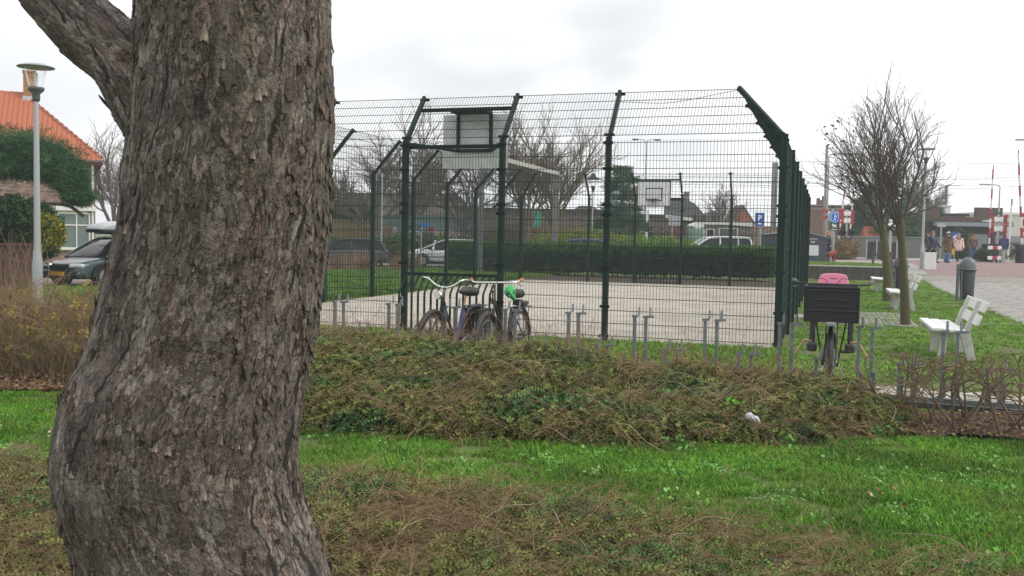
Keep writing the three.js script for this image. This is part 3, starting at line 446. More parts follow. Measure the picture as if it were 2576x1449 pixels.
{ // brick house with the orange tiled hip roof, left
  const b = G(140, 46), h = thing('brick_house', 'tan brick house with bright orange pantiled roof and a chimney at the left edge', 'house', b, 0.45);
  const L = -9, R = 1.75, D = 8, E = 4.95;
  part('wall', [box(R - L, E, D, (L + R) / 2, E / 2, -D / 2)], bkTan, h);
  // roof: front slope, hip on the right
  const ov = 0.35, e0 = V3(L - ov, E, ov), e1 = V3(R + ov, E, ov), e2 = V3(R + ov, E, -D - ov), r1 = V3(-1.3, E + 3.35, -D / 2), r0 = V3(L - ov, E + 3.35, -D / 2), e3 = V3(L - ov, E, -D - ov);
  const roof = part('roof', [quad(e0, e1, r1, r0), merge([quad(e1, e2, r1, r1)]), quad(e2, e3, r0, r1), box(R - L + 2 * ov, 0.16, D + 2 * ov, (L + R) / 2, E - 0.09, -D / 2)], M('#7d4230', 0.9), h);
  // pantiles, row by row
  const tile = (() => { const g = new THREE.CylinderGeometry(0.115, 0.115, 0.4, 7, 1, true, -Math.PI / 2, Math.PI); g.scale(1, 1, 0.45); return norm(g); })();
  const list = [], rt = rng(3), sl = Math.atan2(3.35, D / 2 + ov), lenS = Math.hypot(3.35, D / 2 + ov);
  for (let row = 0; row * 0.34 < lenS; row++) { const f = (row * 0.34 + 0.15) / lenS, y = E + 3.35 * f, z = ov - (D / 2 + ov) * f, xr = lerp(R + ov, -1.3, f); for (let x = xr - 0.12; x > L; x -= 0.225) { const g = tile.clone(); g.rotateX(-(Math.PI / 2 - sl) + 0.15); g.translate(x, y + 0.03 + 0.014 * rt(), z + 0.01); list.push(g); } }
  const tiles = part('roof_tiles', list, mottled('#bb6f50', '#a05a40', 1.5, 16, 0.9), roof, null, 'stuff'); tiles.material.side = THREE.DoubleSide;
  const hipT = []; for (let i = 0; i < 16; i++) { const p = V3().copy(e1).lerp(r1, (i + 0.5) / 16), q = V3().copy(e1).lerp(r1, (i + 1.35) / 16); hipT.push(rod(p.clone().add(V3(0, 0.05, 0)), q.add(V3(0, 0.03, 0)), 0.13, 0.11, 8)); } part('hip_tiles', hipT, M('#9c5a44', 0.9), roof);
  part('gutter', box(R - L + 2 * ov, 0.1, 0.1, (L + R) / 2, E + 0.0, ov + 0.06), M('#6f6a64', 0.6), h);
  part('chimney', [box(0.55, 1.7, 0.55, -1.15, E + 3.75, -D / 2 + 0.1), box(0.63, 0.1, 0.63, -1.15, E + 4.62, -D / 2 + 0.1)], brickMat(['#a8743c', '#94642f', '#b08248'], '#8d8279'), h);
  part('flashing', box(0.62, 0.5, 0.62, -1.15, E + 3.12, -D / 2 + 0.1), M('#b9bcc0', 0.5), h);
  part('downpipe', rod(V3(R - 0.12, 0.2, 0.08), V3(R - 0.12, E, 0.08), 0.05, 0.05, 8), X.whitePlain, h);
  windowPart(h, 1.45, 1.75, 0.8, 1.55, 0.0, { mull: [0.08], transom: 0.16, sill: true, pane: M('#6f7f7a', 0.15, {}) });
  part('awning_box', rbox(1.95, 0.22, 0.2, 0.02, 0.8, 2.62, 0.12), X.whitePlain, h);
  part('lintel', [box(1.0, 0.2, 0.06, -2.0, 2.45, 0.04), box(0.7, 0.2, 0.06, -3.6, 2.45, 0.04), box(1.3, 0.12, 0.06, 0.75, 2.44, 0.03)], M('#d9d3a8', 0.7), h);
  windowPart(h, 1.0, 1.5, -2.0, 1.6, 0.0, { sill: true }); windowPart(h, 0.7, 1.5, -3.6, 1.6, 0.0, {});
}
{ // garden wall of dark red brick in front of it
  const w = thing('garden_wall', 'low dark reddish garden wall behind bare stems at the left edge', 'wall', G(30, 25), 0.12);
  part('wall', box(9, 1.15, 0.22, -3.9, 0.57, 0), brickMat(['#5a3a34', '#4d322d', '#643f38'], '#5a4a44'), w); part('coping', box(9, 0.06, 0.3, -3.9, 1.182, 0), M('#5d4238', 0.9), w);
}
{ // low dark-roofed house behind the container
  const h = thing('low_house', 'long low house with a dark brown roof behind the graffiti container', 'house', G0(1010, 84), 0.0), k = 84 / 2400;
  part('wall', box(11, 2.7, 7, 0.4, 1.35, -3.5), bkTan, h);
  const P = [[-6.4, 2.55], [-5.6, 5.4], [4.9, 5.25], [6.7, 2.9]].map(([x, y]) => [x, y]);
  part('roof', [quad(V3(-6.4, 2.5, 0.5), V3(6.8, 2.5, 0.5), V3(5.0, 5.3, -3.5), V3(-5.4, 5.5, -3.5)), quad(V3(6.8, 2.5, 0.5), V3(6.8, 2.5, -7.5), V3(5.0, 5.3, -3.5), V3(5.0, 5.3, -3.5)), quad(V3(6.8, 2.5, -7.5), V3(-6.4, 2.5, -7.5), V3(-5.4, 5.5, -3.5), V3(5.0, 5.3, -3.5)), box(13.2, 0.15, 8, 0.2, 2.42, -3.5)], roofBrown, h);
  windowPart(h, 2.4, 1.2, -3.4, 1.7, 0.0, { mull: [0] }); windowPart(h, 1.6, 1.2, 2.6, 1.7, 0.0, { mull: [0] });
  part('roof_window', box(1.5, 0.9, 0.06, -3.2, 3.95, -1.6, 0, -0.95), M('#a8adb0', 0.3), h);
}
{ // shipping container with sprayed letters
  const c = thing('shipping_container', 'grey green shipping container sprayed with white and pink graffiti beyond the car park', 'container', G(1072, 62), -0.02);
  const paint = (() => {
    const cv = document.createElement('canvas'); cv.width = 1024; cv.height = 420; const x = cv.getContext('2d'); x.fillStyle = '#83a09a'; x.fillRect(0, 0, 1024, 420); const r = rng(77);
    for (let i = 0; i < 160; i++) { x.fillStyle = `rgba(${80 + 40 * r()},${100 + 30 * r()},${100 + 30 * r()},0.25)`; x.fillRect(r() * 1024, r() * 420, 10 + 60 * r(), 4 + 20 * r()); }
    x.lineCap = 'round'; x.lineJoin = 'round';
    const stroke = (c1, w, x0, y0, n, sx, sy) => { x.strokeStyle = c1; x.lineWidth = w; x.beginPath(); x.moveTo(x0, y0); for (let i = 0; i < n; i++) x.bezierCurveTo(x0 + sx * (r() - 0.3), y0 - sy * r(), x0 + sx * r(), y0 + sy * r(), x0 + sx * (0.3 + r() * 0.5) * (i + 1) * 0.6, y0 + sy * (r() - 0.5)); x.stroke(); };
    for (let i = 0; i < 16; i++) stroke(['#dfe3e2', '#cfd6d6', '#e9d9de'][i % 3], 10 + 10 * r(), 40 + i * 58, 170 + 60 * r(), 3, 70, 110);
    for (let i = 0; i < 6; i++) stroke('#26302f', 8, 230 + i * 36, 90 + 50 * r(), 3, 60, 70);
    for (let i = 0; i < 3; i++) stroke('#b3413f', 20, 520 + 20 * i, 150, 2, 60, 60); for (let i = 0; i < 3; i++) stroke('#3a45b0', 20, 520 + 22 * i, 200, 2, 60, 60); for (let i = 0; i < 5; i++) stroke('#d9a9b5', 18, 590 + 60 * i, 180, 2, 70, 80);
    const t = new THREE.CanvasTexture(cv); t.colorSpace = THREE.SRGBColorSpace; return new THREE.MeshStandardMaterial({ map: t, roughness: 0.7 });
  })();
  part('side', (() => { const pos = [], uv = [], W = 6.1, H = 2.5; for (let i = 0; i < 60; i++) { const za = (i % 2) * 0.035, zb = ((i + 1) % 2) * 0.035, x0 = -W / 2 + W * i / 60, x1 = x0 + W / 60; pos.push(x0, 0.2, za, x1, 0.2, zb, x1, H + 0.1, zb, x0, 0.2, za, x1, H + 0.1, zb, x0, H + 0.1, za); const a = i / 60, b = (i + 1) / 60; uv.push(a, 0, b, 0, b, 1, a, 0, b, 1, a, 1); } const g = new THREE.BufferGeometry(); g.setAttribute('position', new THREE.Float32BufferAttribute(pos, 3)); g.setAttribute('uv', new THREE.Float32BufferAttribute(uv, 2)); g.computeVertexNormals(); return norm(g); })(), paint, c);
  const cm = M('#78918b', 0.6);
  part('box', box(6.0, 2.5, 2.3, 0, 1.35, -1.2), cm, c); part('rail', [box(6.16, 0.15, 0.1, 0, 2.66, 0.0), box(6.16, 0.18, 0.1, 0, 0.12, 0.0)], cm, c); part('corner_post', [box(0.14, 2.5, 0.14, -3.07, 1.35, -0.02), box(0.14, 2.5, 0.14, 3.07, 1.35, -0.02)], cm, c);
}
{ // flat garages with a teal panel
  const g = thing('garage_row', 'low flat roofed brown building with a teal panel seen through the mesh', 'building', G0(1385, 76), 0);
  part('wall', box(13, 3.75, 5, -0.9, 1.875, -2.5), bkBrown, g); part('roof', box(13.4, 0.2, 5.4, -0.9, 3.86, -2.5), roofDark, g);
  part('teal_panel', box(0.66, 1.25, 0.08, -1.12, 3.1, 0.06), M('#2fa596', 0.6), g, 'teal panel on the wall');
  for (const x of [-6, -3.6, 1.4, 3.6]) part('door', box(1.9, 2.2, 0.05, x, 1.1, 0.02), M('#6d6a64', 0.7), g);
  part('canopy', box(2.4, 0.16, 1.4, -4.2, 4.2, -0.2), M('#c4c3be', 0.6), g);
}
{ // cream bungalow with a hipped roof
  const h = thing('cream_bungalow', 'small cream walled bungalow with a dark hipped roof right of bare trees', 'house', G0(1478, 86), 0);
  part('wall', box(4.6, 3.0, 6, 0, 1.5, -3), M('#c9c3a2', 0.85), h);
  part('roof', [quad(V3(-3, 3, 0.4), V3(3, 3, 0.4), V3(0.6, 4.7, -3), V3(-0.6, 4.7, -3)), quad(V3(3, 3, 0.4), V3(3, 3, -6.4), V3(0.6, 4.7, -3), V3(0.6, 4.7, -3)), quad(V3(-3, 3, -6.4), V3(-3, 3, 0.4), V3(-0.6, 4.7, -3), V3(-0.6, 4.7, -3)), quad(V3(3, 3, -6.4), V3(-3, 3, -6.4), V3(-0.6, 4.7, -3), V3(0.6, 4.7, -3)), box(6, 0.12, 6.8, 0, 2.93, -3)], roofDark, h);
  windowPart(h, 1.2, 1.2, -0.9, 1.7, 0, { mull: [0] }); windowPart(h, 0.9, 1.2, 1.2, 1.7, 0);
}
{ // brick station building behind the far hoop
  const h = thing('brick_building', 'brown brick building with dark windows behind the far basketball hoop', 'building', G0(1605, 78), 0.0);
  part('wall', box(5.4, 3.5, 7, 0, 1.75, -3.5), bkBrown, h); part('wall', box(1.9, 3.3, 4, 3.2, 1.65, -1.2, 0.25), brickMat(['#94564a', '#84493f', '#9b6457'], '#9a8f86'), h);
  part('roof', box(5.7, 0.2, 7.4, 0, 3.62, -3.5), roofDark, h); part('fascia', [box(2.3, 0.24, 0.2, 3.15, 3.45, 0.78, 0.25, 0, -0.09), box(1.5, 0.16, 0.14, -1.4, 3.4, 0.1)], fasciaW, h);
  windowPart(h, 1.15, 1.5, -1.55, 2.05, 0, { mat: M('#8a8580', 0.6), sill: true }); windowPart(h, 1.2, 1.6, 0.7, 2.0, 0, { transom: 0.2, mat: M('#8a8580', 0.6), sill: true });
  part('plinth', box(5.44, 0.35, 0.08, 0, 0.9, 0.03), M('#b9b6ae', 0.8), h);
}
{
  const h = thing('slate_roof_house', 'grey slate roofed house with a chimney stepping down behind the hoop', 'house', G0(1734, 118), 0);
  part('wall', box(4, 4.0, 6, 0, 2, -3), bkBrown, h);
  part('roof', [prism([[-2.3, 4.4], [2.2, 4.4], [0.6, 6.2], [-0.6, 6.8], [-2.3, 6.8]], 6).translate(0, 0, -6)], mottled('#5c6264', '#4b5154', 1.5, 10, 0.8), h);
  part('chimney', [box(0.6, 1.0, 0.6, -0.3, 7.1, -1), box(0.72, 0.12, 0.72, -0.3, 7.62, -1)], bkBrown, h);
  part('rear_roof', prism([[1.2, 3.9], [4.4, 3.9], [3.6, 5.5], [2.4, 4.9], [1.2, 5.4]], 5).translate(0, 0, -7), mottled('#66645f', '#55534f', 1.5, 10, 0.8), h);
}
{ // flat brick row with white fascia
  const h = thing('flat_brick_house', 'flat roofed brown brick house with white fascia and white framed windows', 'house', G0(1820, 74), 0);
  part('wall', box(4.7, 3.05, 6, -0.2, 1.53, -3), bkBrown, h); part('roof', box(4.9, 0.08, 6.3, -0.2, 3.13, -3), roofDark, h);
  part('fascia', [box(2.9, 0.24, 0.16, -0.95, 3.02, 0.12), box(1.5, 0.3, 0.16, 1.4, 2.99, 0.12, 0, 0, -0.06)], fasciaW, h);
  windowPart(h, 0.65, 1.35, -1.05, 1.9, 0, {}); windowPart(h, 0.55, 1.0, -1.75, 2.05, 0, {}); windowPart(h, 1.5, 1.45, 0.35, 1.95, 0, { pane: M('#565f5b', 0.2) });
  for (const [x, z] of [[-1.9, -2], [-1.0, -3], [-0.3, -2.4]]) part('roof_vent', [cyl(0.1, 0.1, 0.35, x, 3.15, z, 10), cyl(0.2, 0.14, 0.2, x, 3.5, z, 10)], X.dark, h);
  const w = part('side_wall', box(4.6, 2.85, 0.4, 4.5, 1.43, -0.3), brickMat(['#8d7562', '#7d6857', '#947f6c'], '#8f8676'), h); part('wall_top', box(1.6, 0.5, 0.5, 5.6, 3.02, -0.3), bkTan, w);
}
{
  const h = thing('gabled_house', 'orange red gable poking above the flat white fascia', 'house', G0(1866, 128), 0);
  part('wall', prism([[-1.6, 0], [1.6, 0], [1.6, 4.0], [0, 6.35], [-1.6, 4.0]], 5).translate(0, 0, -5), M('#a8533a', 0.85), h);
  part('roof', [beam(V3(-1.75, 3.95, 0.05), V3(0.02, 6.55, 0.05), 0.2, 0.16), beam(V3(1.75, 3.95, 0.05), V3(-0.02, 6.55, 0.05), 0.2, 0.16), quad(V3(-1.8, 4, 0.1), V3(0, 6.6, 0.1), V3(0, 6.6, -5), V3(-1.8, 4, -5)), quad(V3(1.8, 4, 0.1), V3(1.8, 4, -5), V3(0, 6.6, -5), V3(0, 6.6, 0.1))], roofDark, h);
}
{
  const h = thing('long_brick_building', 'long blank brown brick building right of the cage with chimney pots', 'building', G(2112, 82), 0);
  part('wall', box(6.6, 4.2, 6, -0.3, 2.1, -3), mottled('#8a6f60', '#7d6557', 1.6, 10, 0.9), h); part('parapet', [box(6.7, 0.12, 0.3, -0.3, 4.26, 0), box(6.5, 0.22, 0.04, -0.3, 3.98, 0.03)], M('#9a8a80', 0.8), h);
  part('chimney', [box(0.5, 0.5, 0.5, -1.2, 4.5, -0.8), box(0.3, 0.8, 0.3, -1.2, 4.7, -0.8), box(0.25, 0.6, 0.25, -1.7, 4.6, -0.8)], bkBrown, h);
}
{
  const h = thing('orange_roof_shed', 'small orange tiled roof glimpsed between the two slim trees', 'shed', G(2196, 72), 0);
  part('wall', box(1.3, 1.4, 1.6, 0, 0.7, -0.7), bkBrown, h);
  part('roof', [quad(V3(-0.75, 1.35, 0.3), V3(0.75, 1.35, 0.3), V3(0.45, 2.35, -0.7), V3(-0.45, 2.35, -0.7)), quad(V3(0.75, 1.35, 0.3), V3(0.75, 1.35, -1.7), V3(0.45, 2.35, -0.7), V3(0.45, 2.35, -0.7)), quad(V3(-0.75, 1.35, -1.7), V3(-0.75, 1.35, 0.3), V3(-0.45, 2.35, -0.7), V3(-0.45, 2.35, -0.7))], mottled('#a85a44', '#8f4a38', 0.8, 16, 0.85), h);
}
{ // grey wall in front of it
  const w = thing('grey_garden_wall', 'long grey rendered wall across the back of the crossing pavement', 'wall', G(2220, 67.5), 0.0);
  part('wall', box(8.6, 1.5, 0.2, 0.6, 0.75, 0), mottled('#7a7c7b', '#6a6c6b', 1.4, 8, 0.9), w); part('coping', box(8.7, 0.07, 0.3, 0.6, 1.535, 0), M('#8e8f8c', 0.9), w);
}
{ // brown fence panels
  const w = thing('panel_fence', 'brown and grey panel fence behind the two walkers at the kerb', 'fence', G(2300, 69), 0.0);
  for (let i = 0; i < 4; i++) { const p = part('panel', box(0.94, 1.35, 0.05, i * 1.0 - 1, 0.7, 0), i === 2 ? M('#8d8c84', 0.9) : mottled('#5f554c', '#4f473f', 0.8, 10, 0.9), w); part('post', box(0.08, 1.5, 0.08, i * 1.0 - 1.5, 0.75, 0), X.dark, p); }
}
{ // carport and brick house at the crossing
  const h = thing('carport_house', 'brown brick house with stepped parapet and a long pale carport beam', 'house', G(2430, 78), 0);
  part('wall', [box(7.2, 3.4, 5, 0.2, 1.7, -3.5), box(1.7, 0.75, 0.4, -2.6, 3.78, -1.2), box(2.2, 0.8, 0.4, 2.3, 3.8, -1.2)], mottled('#63504a', '#54443f', 1.5, 12, 0.9), h);
  part('carport_beam', box(6.3, 0.32, 0.5, 0.35, 2.75, 0.4), M('#8d949a', 0.6), h); part('carport_roof', box(6.3, 0.06, 2.2, 0.35, 2.95, -0.6), roofDark, h);
  for (const x of [-2.6, 1.9, 3.3]) part('post', box(0.12, 2.6, 0.12, x, 1.3, 0.4), X.dark, h);
  part('door', box(0.9, 2.0, 0.06, 1.0, 1.0, -0.95), M('#8c8984', 0.8), h); part('roof_light', box(0.8, 0.2, 0.7, 2.0, 3.06, -0.4), X.whitePlain, h);
}
{
  const h = thing('white_chimney_house', 'dark flat roofed house with a white chimney and tall flue behind the lamp', 'house', G(2330, 84), 0);
  part('wall', box(6, 3.6, 5, 0.4, 1.8, -2.5), M('#b9bab6', 0.85), h); part('roof', box(6.4, 0.2, 5.4, 0.4, 3.72, -2.5), X.dark, h);
  part('fascia', box(4.2, 0.5, 0.2, -0.5, 3.1, 0.35), M('#7f8a96', 0.6), h); part('dark_gate', box(2.2, 2.4, 0.06, -0.6, 1.2, 0.1), M('#4a4d50', 0.7), h);
  part('chimney', [box(0.8, 0.9, 0.6, 1.72, 4.0, -0.5), box(0.95, 0.12, 0.75, 1.72, 4.5, -0.5)], X.whitePlain, h); part('flue', [cyl(0.12, 0.12, 1.7, 1.8, 4.5, -0.5, 10), cyl(0.2, 0.2, 0.1, 1.8, 5.1, -0.5, 10), box(0.3, 0.4, 0.3, 1.55, 4.75, -0.5)], M('#6d7174', 0.5), h);
}
{
  const h = thing('white_flat_house', 'white flat topped house behind the right crossing barriers', 'house', G(2560, 86), 0);
  part('wall', box(7.6, 2.0, 5, 0.2, 2.9, -2.5), M('#cfcdc2', 0.8), h); part('cornice', box(7.8, 0.22, 5.2, 0.2, 3.98, -2.5), X.whitePlain, h); part('lower_wall', box(7.4, 1.95, 4.6, 0.2, 0.95, -2.5), bkBrown, h);
  windowPart(h, 1.2, 1.0, 2.4, 2.9, 0, { mull: [0] }); part('awning', box(2.6, 0.1, 0.9, 1.6, 2.02, 0.35), M('#8d9296', 0.6), h); windowPart(h, 1.2, 1.2, 1.6, 1.3, -0.19, {});
}
{ // pale gantry standing beyond the left side of the court
  const a = at(1213, 372, 40), b = at(1404, 432, 51), g = thing('pale_gantry', 'pale steel portal with one long beam standing beyond the left of the cage', 'gantry', floorAt(a.x, 40)), L = v => v.clone().sub(g.position);
  const A = L(a), B = L(b); B.y -= 0.1; A.y -= 0.25;
  part('beam', beam(A, B, 0.16, 0.18), M('#a6a69e', 0.7), g); part('soffit', beam(A.clone().add(V3(0, -0.105, 0)), B.clone().add(V3(0, -0.105, 0)), 0.18, 0.03), M('#6d6d68', 0.7), g);
  part('column', box(0.2, A.y - 0.14, 0.2, A.x, (A.y - 0.14) / 2, A.z), M('#6d7072', 0.7), g); part('column', [box(0.3, B.y - 0.2, 0.3, B.x - 0.1, (B.y - 0.2) / 2, B.z), box(0.5, 0.7, 0.5, B.x - 0.1, B.y - 0.5, B.z)], M('#6f6e69', 0.7), g);
}
{ // retaining palisade of dark posts at the end of the lawn
  const w = thing('retaining_palisade', 'dark grey palisade of upright posts with a pale cap holding up the raised grass', 'retaining wall', pq(0.8, 45, 0), -YAW), r = rng(8), m = [mottled('#55544f', '#48473f', 0.7, 8, 0.95), mottled('#4c4b45', '#5a5952', 0.7, 9, 0.95)];
  const g = rbox(0.285, 0.62, 0.16, 0.03, 0, 0.25, 0, 1); for (let i = 0; i < 14; i++) { const q = part('palisade_post', g, m[i % 2], w); q.position.set(-1.85 + i * 0.29, 0.012 * (r() - 0.5), 0.008 * (r() - 0.5)); }
  part('cap', box(4.2, 0.05, 0.42, 0.05, 0.59, -0.1), M('#b3b1aa', 0.9), w);
}
// ---------------------------------------------------------------- lamps, signs, crossing
function hatLamp(name, label, pos, H, r = 0.34) {
  const t = thing(name, label, 'street lamp', pos, 0, null), pole = [lathe([[0.0, 0], [0.095, 0], [0.095, 0.9], [0.085, 1.0], [0.062, 1.25], [0.045, H - 0.72], [0, H - 0.72]], 16)];
  part('pole', pole, X.lampGrey, t); const y = H - 0.72;
  part('neck', lathe([[0, y - 0.02], [0.06, y - 0.02], [0.075, y + 0.04], [0.07, y + 0.12], [0.15, y + 0.2], [0.155, y + 0.25], [0, y + 0.25]], 20), M('#55585b', 0.5), t);
  const gl = part('glass', lathe([[0.13, y + 0.25], [0.2, y + 0.6], [0.195, y + 0.62], [0.125, y + 0.26]], 20), X.clear, t); part('lamp_tube', cyl(0.035, 0.035, 0.25, 0, y + 0.28, 0, 10), X.whitePlain, gl);
  part('hat', lathe([[0, y + 0.6], [r * 0.6, y + 0.62], [r, y + 0.63], [r, y + 0.65], [r * 0.55, y + 0.7], [0.06, y + 0.72], [0, y + 0.72]], 28), M('#9aa0a2', 0.4, { metalness: 0.3 }), t);
}
hatLamp('street_lamp', 'grey street lamp with round hat in front of the orange roofed house', G(93.5, 18.8), 4.82);
hatLamp('street_lamp', 'grey lamp post with round hat rising beside the white box and slim trees', G(2321, 45), 5.7, 0.42);
hatLamp('street_lamp', 'grey lamp post near the parked hatchback behind the left side of the cage', G(960, 50), 5.6, 0.36);
{ // lantern behind the hedge
  const t = thing('lantern_lamp', 'old style lantern lamp on a slim pole beyond the far hedge', 'street lamp', G(1489, 55)); const y = 4.3;
  part('pole', lathe([[0, 0], [0.1, 0], [0.1, 0.8], [0.05, 1.0], [0.04, y], [0, y]], 12), X.lampGrey, t);
  part('neck', lathe([[0, y], [0.05, y], [0.13, y + 0.3], [0.13, y + 0.34], [0, y + 0.34]], 12), X.dark, t); part('glass', lathe([[0.13, y + 0.34], [0.26, y + 0.72], [0.25, y + 0.72], [0.12, y + 0.35]], 12), X.clear, t);
  part('hat', lathe([[0, y + 0.7], [0.45, y + 0.72], [0.45, y + 0.75], [0.2, y + 0.86], [0.1, y + 1.05], [0, y + 1.1]], 16), X.dark, t);
}
{ // double-armed mast
  const t = thing('double_arm_lamp', 'tall thin lamp mast with two arms far beyond the court', 'street lamp', G(1620, 82)); const y = 9.6;
  part('pole', rod(V3(0, 0, 0), V3(0, y - 0.3, 0), 0.09, 0.05, 8), X.lampGrey, t);
  for (const s of [-1, 1]) { const a = part('arm', tube([V3(0, y - 0.4, 0), V3(s * 0.15, y - 0.1, 0), V3(s * 0.45, y, 0), V3(s * 0.75, y, 0)], 0.03, 6), X.lampGrey, t); part('lamp_head', rbox(0.55, 0.14, 0.24, 0.05, s * 0.95, y - 0.03, 0), M('#5d6062', 0.5), a); }
}
function armLamp(label, pos, H, reach, far) {
  const t = thing('arm_lamp', label, 'street lamp', pos), s = Math.sign(reach), R = Math.abs(reach);
  part('pole', [rod(V3(0, 0, 0), V3(0, H - 0.5, 0), 0.1, 0.055, 8), tube([V3(0, H - 0.55, 0), V3(0, H - 0.2, 0), V3(s * 0.12, H - 0.05, 0), V3(s * 0.5, H, 0), V3(reach, H + 0.02, 0)], 0.045, 6)], X.lampGrey, t);
  part('lamp_head', [rbox(0.9, 0.07, 0.28, 0.03, reach + s * 0.45, H + 0.03, 0), box(0.8, 0.06, 0.22, reach + s * 0.45, H - 0.02, 0)], M('#b9bcbd', 0.5), t);
}
armLamp('grey lamp mast with bent arm left of the slim bare trees', G(2078, 74), 7.9, 1.9);
armLamp('grey lamp mast with bent arm between the two raised barriers', G(2509, 76), 5.9, -0.75);
armLamp('lamp mast at the right edge whose arm reaches in above the barrier', G(2690, 62), 7.9, -2.9);
{ const t = thing('catenary_mast', 'tall grey railway mast behind the corner of the cage', 'mast', G(1944, 84)); part('mast', [box(0.42, 8, 0.42, 0, 4, 0), box(0.5, 0.5, 0.5, 0, 0.25, 0)], M('#83867f', 0.8), t); part('bracket', [beam(V3(0, 7.4, 0), V3(1.8, 7.9, 0), 0.07)], X.galv, t); }
{ const t = thing('catenary_mast', 'thin railway mast beside the lamp left of the slim trees', 'mast', G(2072, 80)); part('mast', box(0.17, 9.2, 0.17, 0, 4.6, 0), M('#8d908e', 0.8), t); part('bracket', [beam(V3(0, 5.4, 0), V3(2.4, 5.8, 0), 0.06)], X.galv, t); }
{ // overhead wires of the railway
  const w = thing('overhead_wires', 'thin overhead railway wires crossing the sky at the right', 'cable'), D = 82;
  for (const [y0, y1] of [[409, 417], [444, 452], [449, 458], [462, 475], [468, 482]].map(k => [k[0] - 6, k[1] - 3])) { const a = at(1600, y0, D + 3), b = at(2800, y1, D - 4); part('wire', rod(a, b, 0.02, 0.02, 5), M('#8b8d8f', 0.6), w); }
  for (const [x, y, z] of [[2482, 408, 452], [2420, 448, 456], [2300, 447, 455], [2545, 470, 480], [2405, 468, 476]]) part('dropper', rod(at(x, y, D - 2), at(x, z, D - 2), 0.015, 0.015, 4), M('#8b8d8f', 0.6), w);
}
// signs
const signFace = (w, h, draw, base) => { const c = document.createElement('canvas'); c.width = w; c.height = h; const x = c.getContext('2d'); x.fillStyle = base; x.fillRect(0, 0, w, h); draw(x, w, h); const t = new THREE.CanvasTexture(c); t.colorSpace = THREE.SRGBColorSpace; return new THREE.MeshStandardMaterial({ map: t, roughness: 0.45 }); };
const plate = (w, h, x, y, z) => { const g = new THREE.PlaneGeometry(w, h); g.translate(x, y, z); return norm(g); };
{ // blue P sign
  const t = thing('parking_sign', 'blue parking sign with white letter P on a grey post beyond the hedge', 'sign', G(1911, 48)); const k = 48 / 2400, yc = at(1907, 552, 48).y - t.position.y;
  part('post', rod(V3(0, 0, 0), V3(0, yc + 0.3, 0), 0.055, 0.055, 8), X.lampGrey, t);
  part('plate', rbox(0.48, 0.68, 0.03, 0.012, -0.05, yc, 0.07), M('#9fb6d6', 0.5), t);
  part('face', plate(0.44, 0.64, -0.05, yc, 0.088), signFace(176, 256, (x, w, h) => { x.fillStyle = '#ffffff'; x.font = 'bold 150px sans-serif'; x.textAlign = 'center'; x.fillText('P', w / 2, 150); x.beginPath(); x.ellipse(w / 2, 205, 34, 15, 0, 0, 6.3); x.fill(); x.fillRect(w / 2 - 52, 218, 104, 8); }, '#1d4da3'), t);
}
{ // small blue sign on thin pole
  const t = thing('street_name_sign', 'small blue plate on a thin pole behind the white van', 'sign', G(1064, 49)), yc = at(1063, 566, 49).y - t.position.y; part('post', rod(V3(-0.1, 0, 0), V3(-0.1, yc + 0.1, 0), 0.04, 0.04, 8), X.lampGrey, t); part('plate', rbox(0.42, 0.18, 0.03, 0.01, 0.1, yc, 0.05), M('#3a6fd0', 0.5), t);
}
{ // footpath and dog signs
  const t = thing('footpath_sign', 'round blue pedestrian sign above a green sign with a white dog', 'sign', G(2096, 53)), D = 53, y1 = at(2096, 546, D).y - t.position.y, y2 = at(2096, 569, D).y - t.position.y;
  part('post', rod(V3(0, 0, 0), V3(0, y1 + 0.3, 0), 0.06, 0.06, 8), X.lampGrey, t);
  part('back_disc', (() => { const g = new THREE.CylinderGeometry(0.34, 0.34, 0.03, 28); g.rotateX(Math.PI / 2); g.scale(0.9, 1, 1); g.translate(-0.06, y1, 0.06); return norm(g); })(), M('#8aa0ad', 0.5), t);
  const disc = (() => { const g = new THREE.CircleGeometry(0.3, 28); g.scale(0.78, 1.1, 1); g.translate(0.02, y1, 0.082); return norm(g); })();
  part('round_face', disc, signFace(128, 128, (x) => { x.strokeStyle = '#dfe8f5'; x.lineWidth = 5; x.beginPath(); x.ellipse(64, 64, 56, 56, 0, 0, 6.3); x.stroke(); x.fillStyle = '#dfe8f5'; x.beginPath(); x.arc(62, 30, 9, 0, 6.3); x.fill(); x.lineWidth = 9; x.beginPath(); x.moveTo(62, 42); x.lineTo(62, 72); x.lineTo(48, 104); x.moveTo(62, 72); x.lineTo(78, 102); x.moveTo(50, 60); x.lineTo(76, 58); x.moveTo(80, 40); x.lineTo(92, 70); x.stroke(); }, '#2b5cc4'), t);
  part('plate', box(0.44, 0.5, 0.03, 0, y2, 0.06), M('#1f4a38', 0.5), t);
  part('dog_face', plate(0.42, 0.48, 0, y2, 0.079), signFace(128, 148, (x) => { x.fillStyle = '#eef2ee'; x.beginPath(); x.ellipse(66, 62, 30, 13, 0, 0, 6.3); x.fill(); x.fillRect(40, 62, 8, 38); x.fillRect(52, 66, 7, 34); x.fillRect(80, 62, 8, 38); x.fillRect(92, 64, 7, 36); x.beginPath(); x.ellipse(38, 42, 15, 11, 0.3, 0, 6.3); x.fill(); x.fillRect(36, 44, 14, 20); x.fillRect(92, 36, 6, 22); x.fillRect(14, 126, 100, 8); }, '#17402f'), t);
}
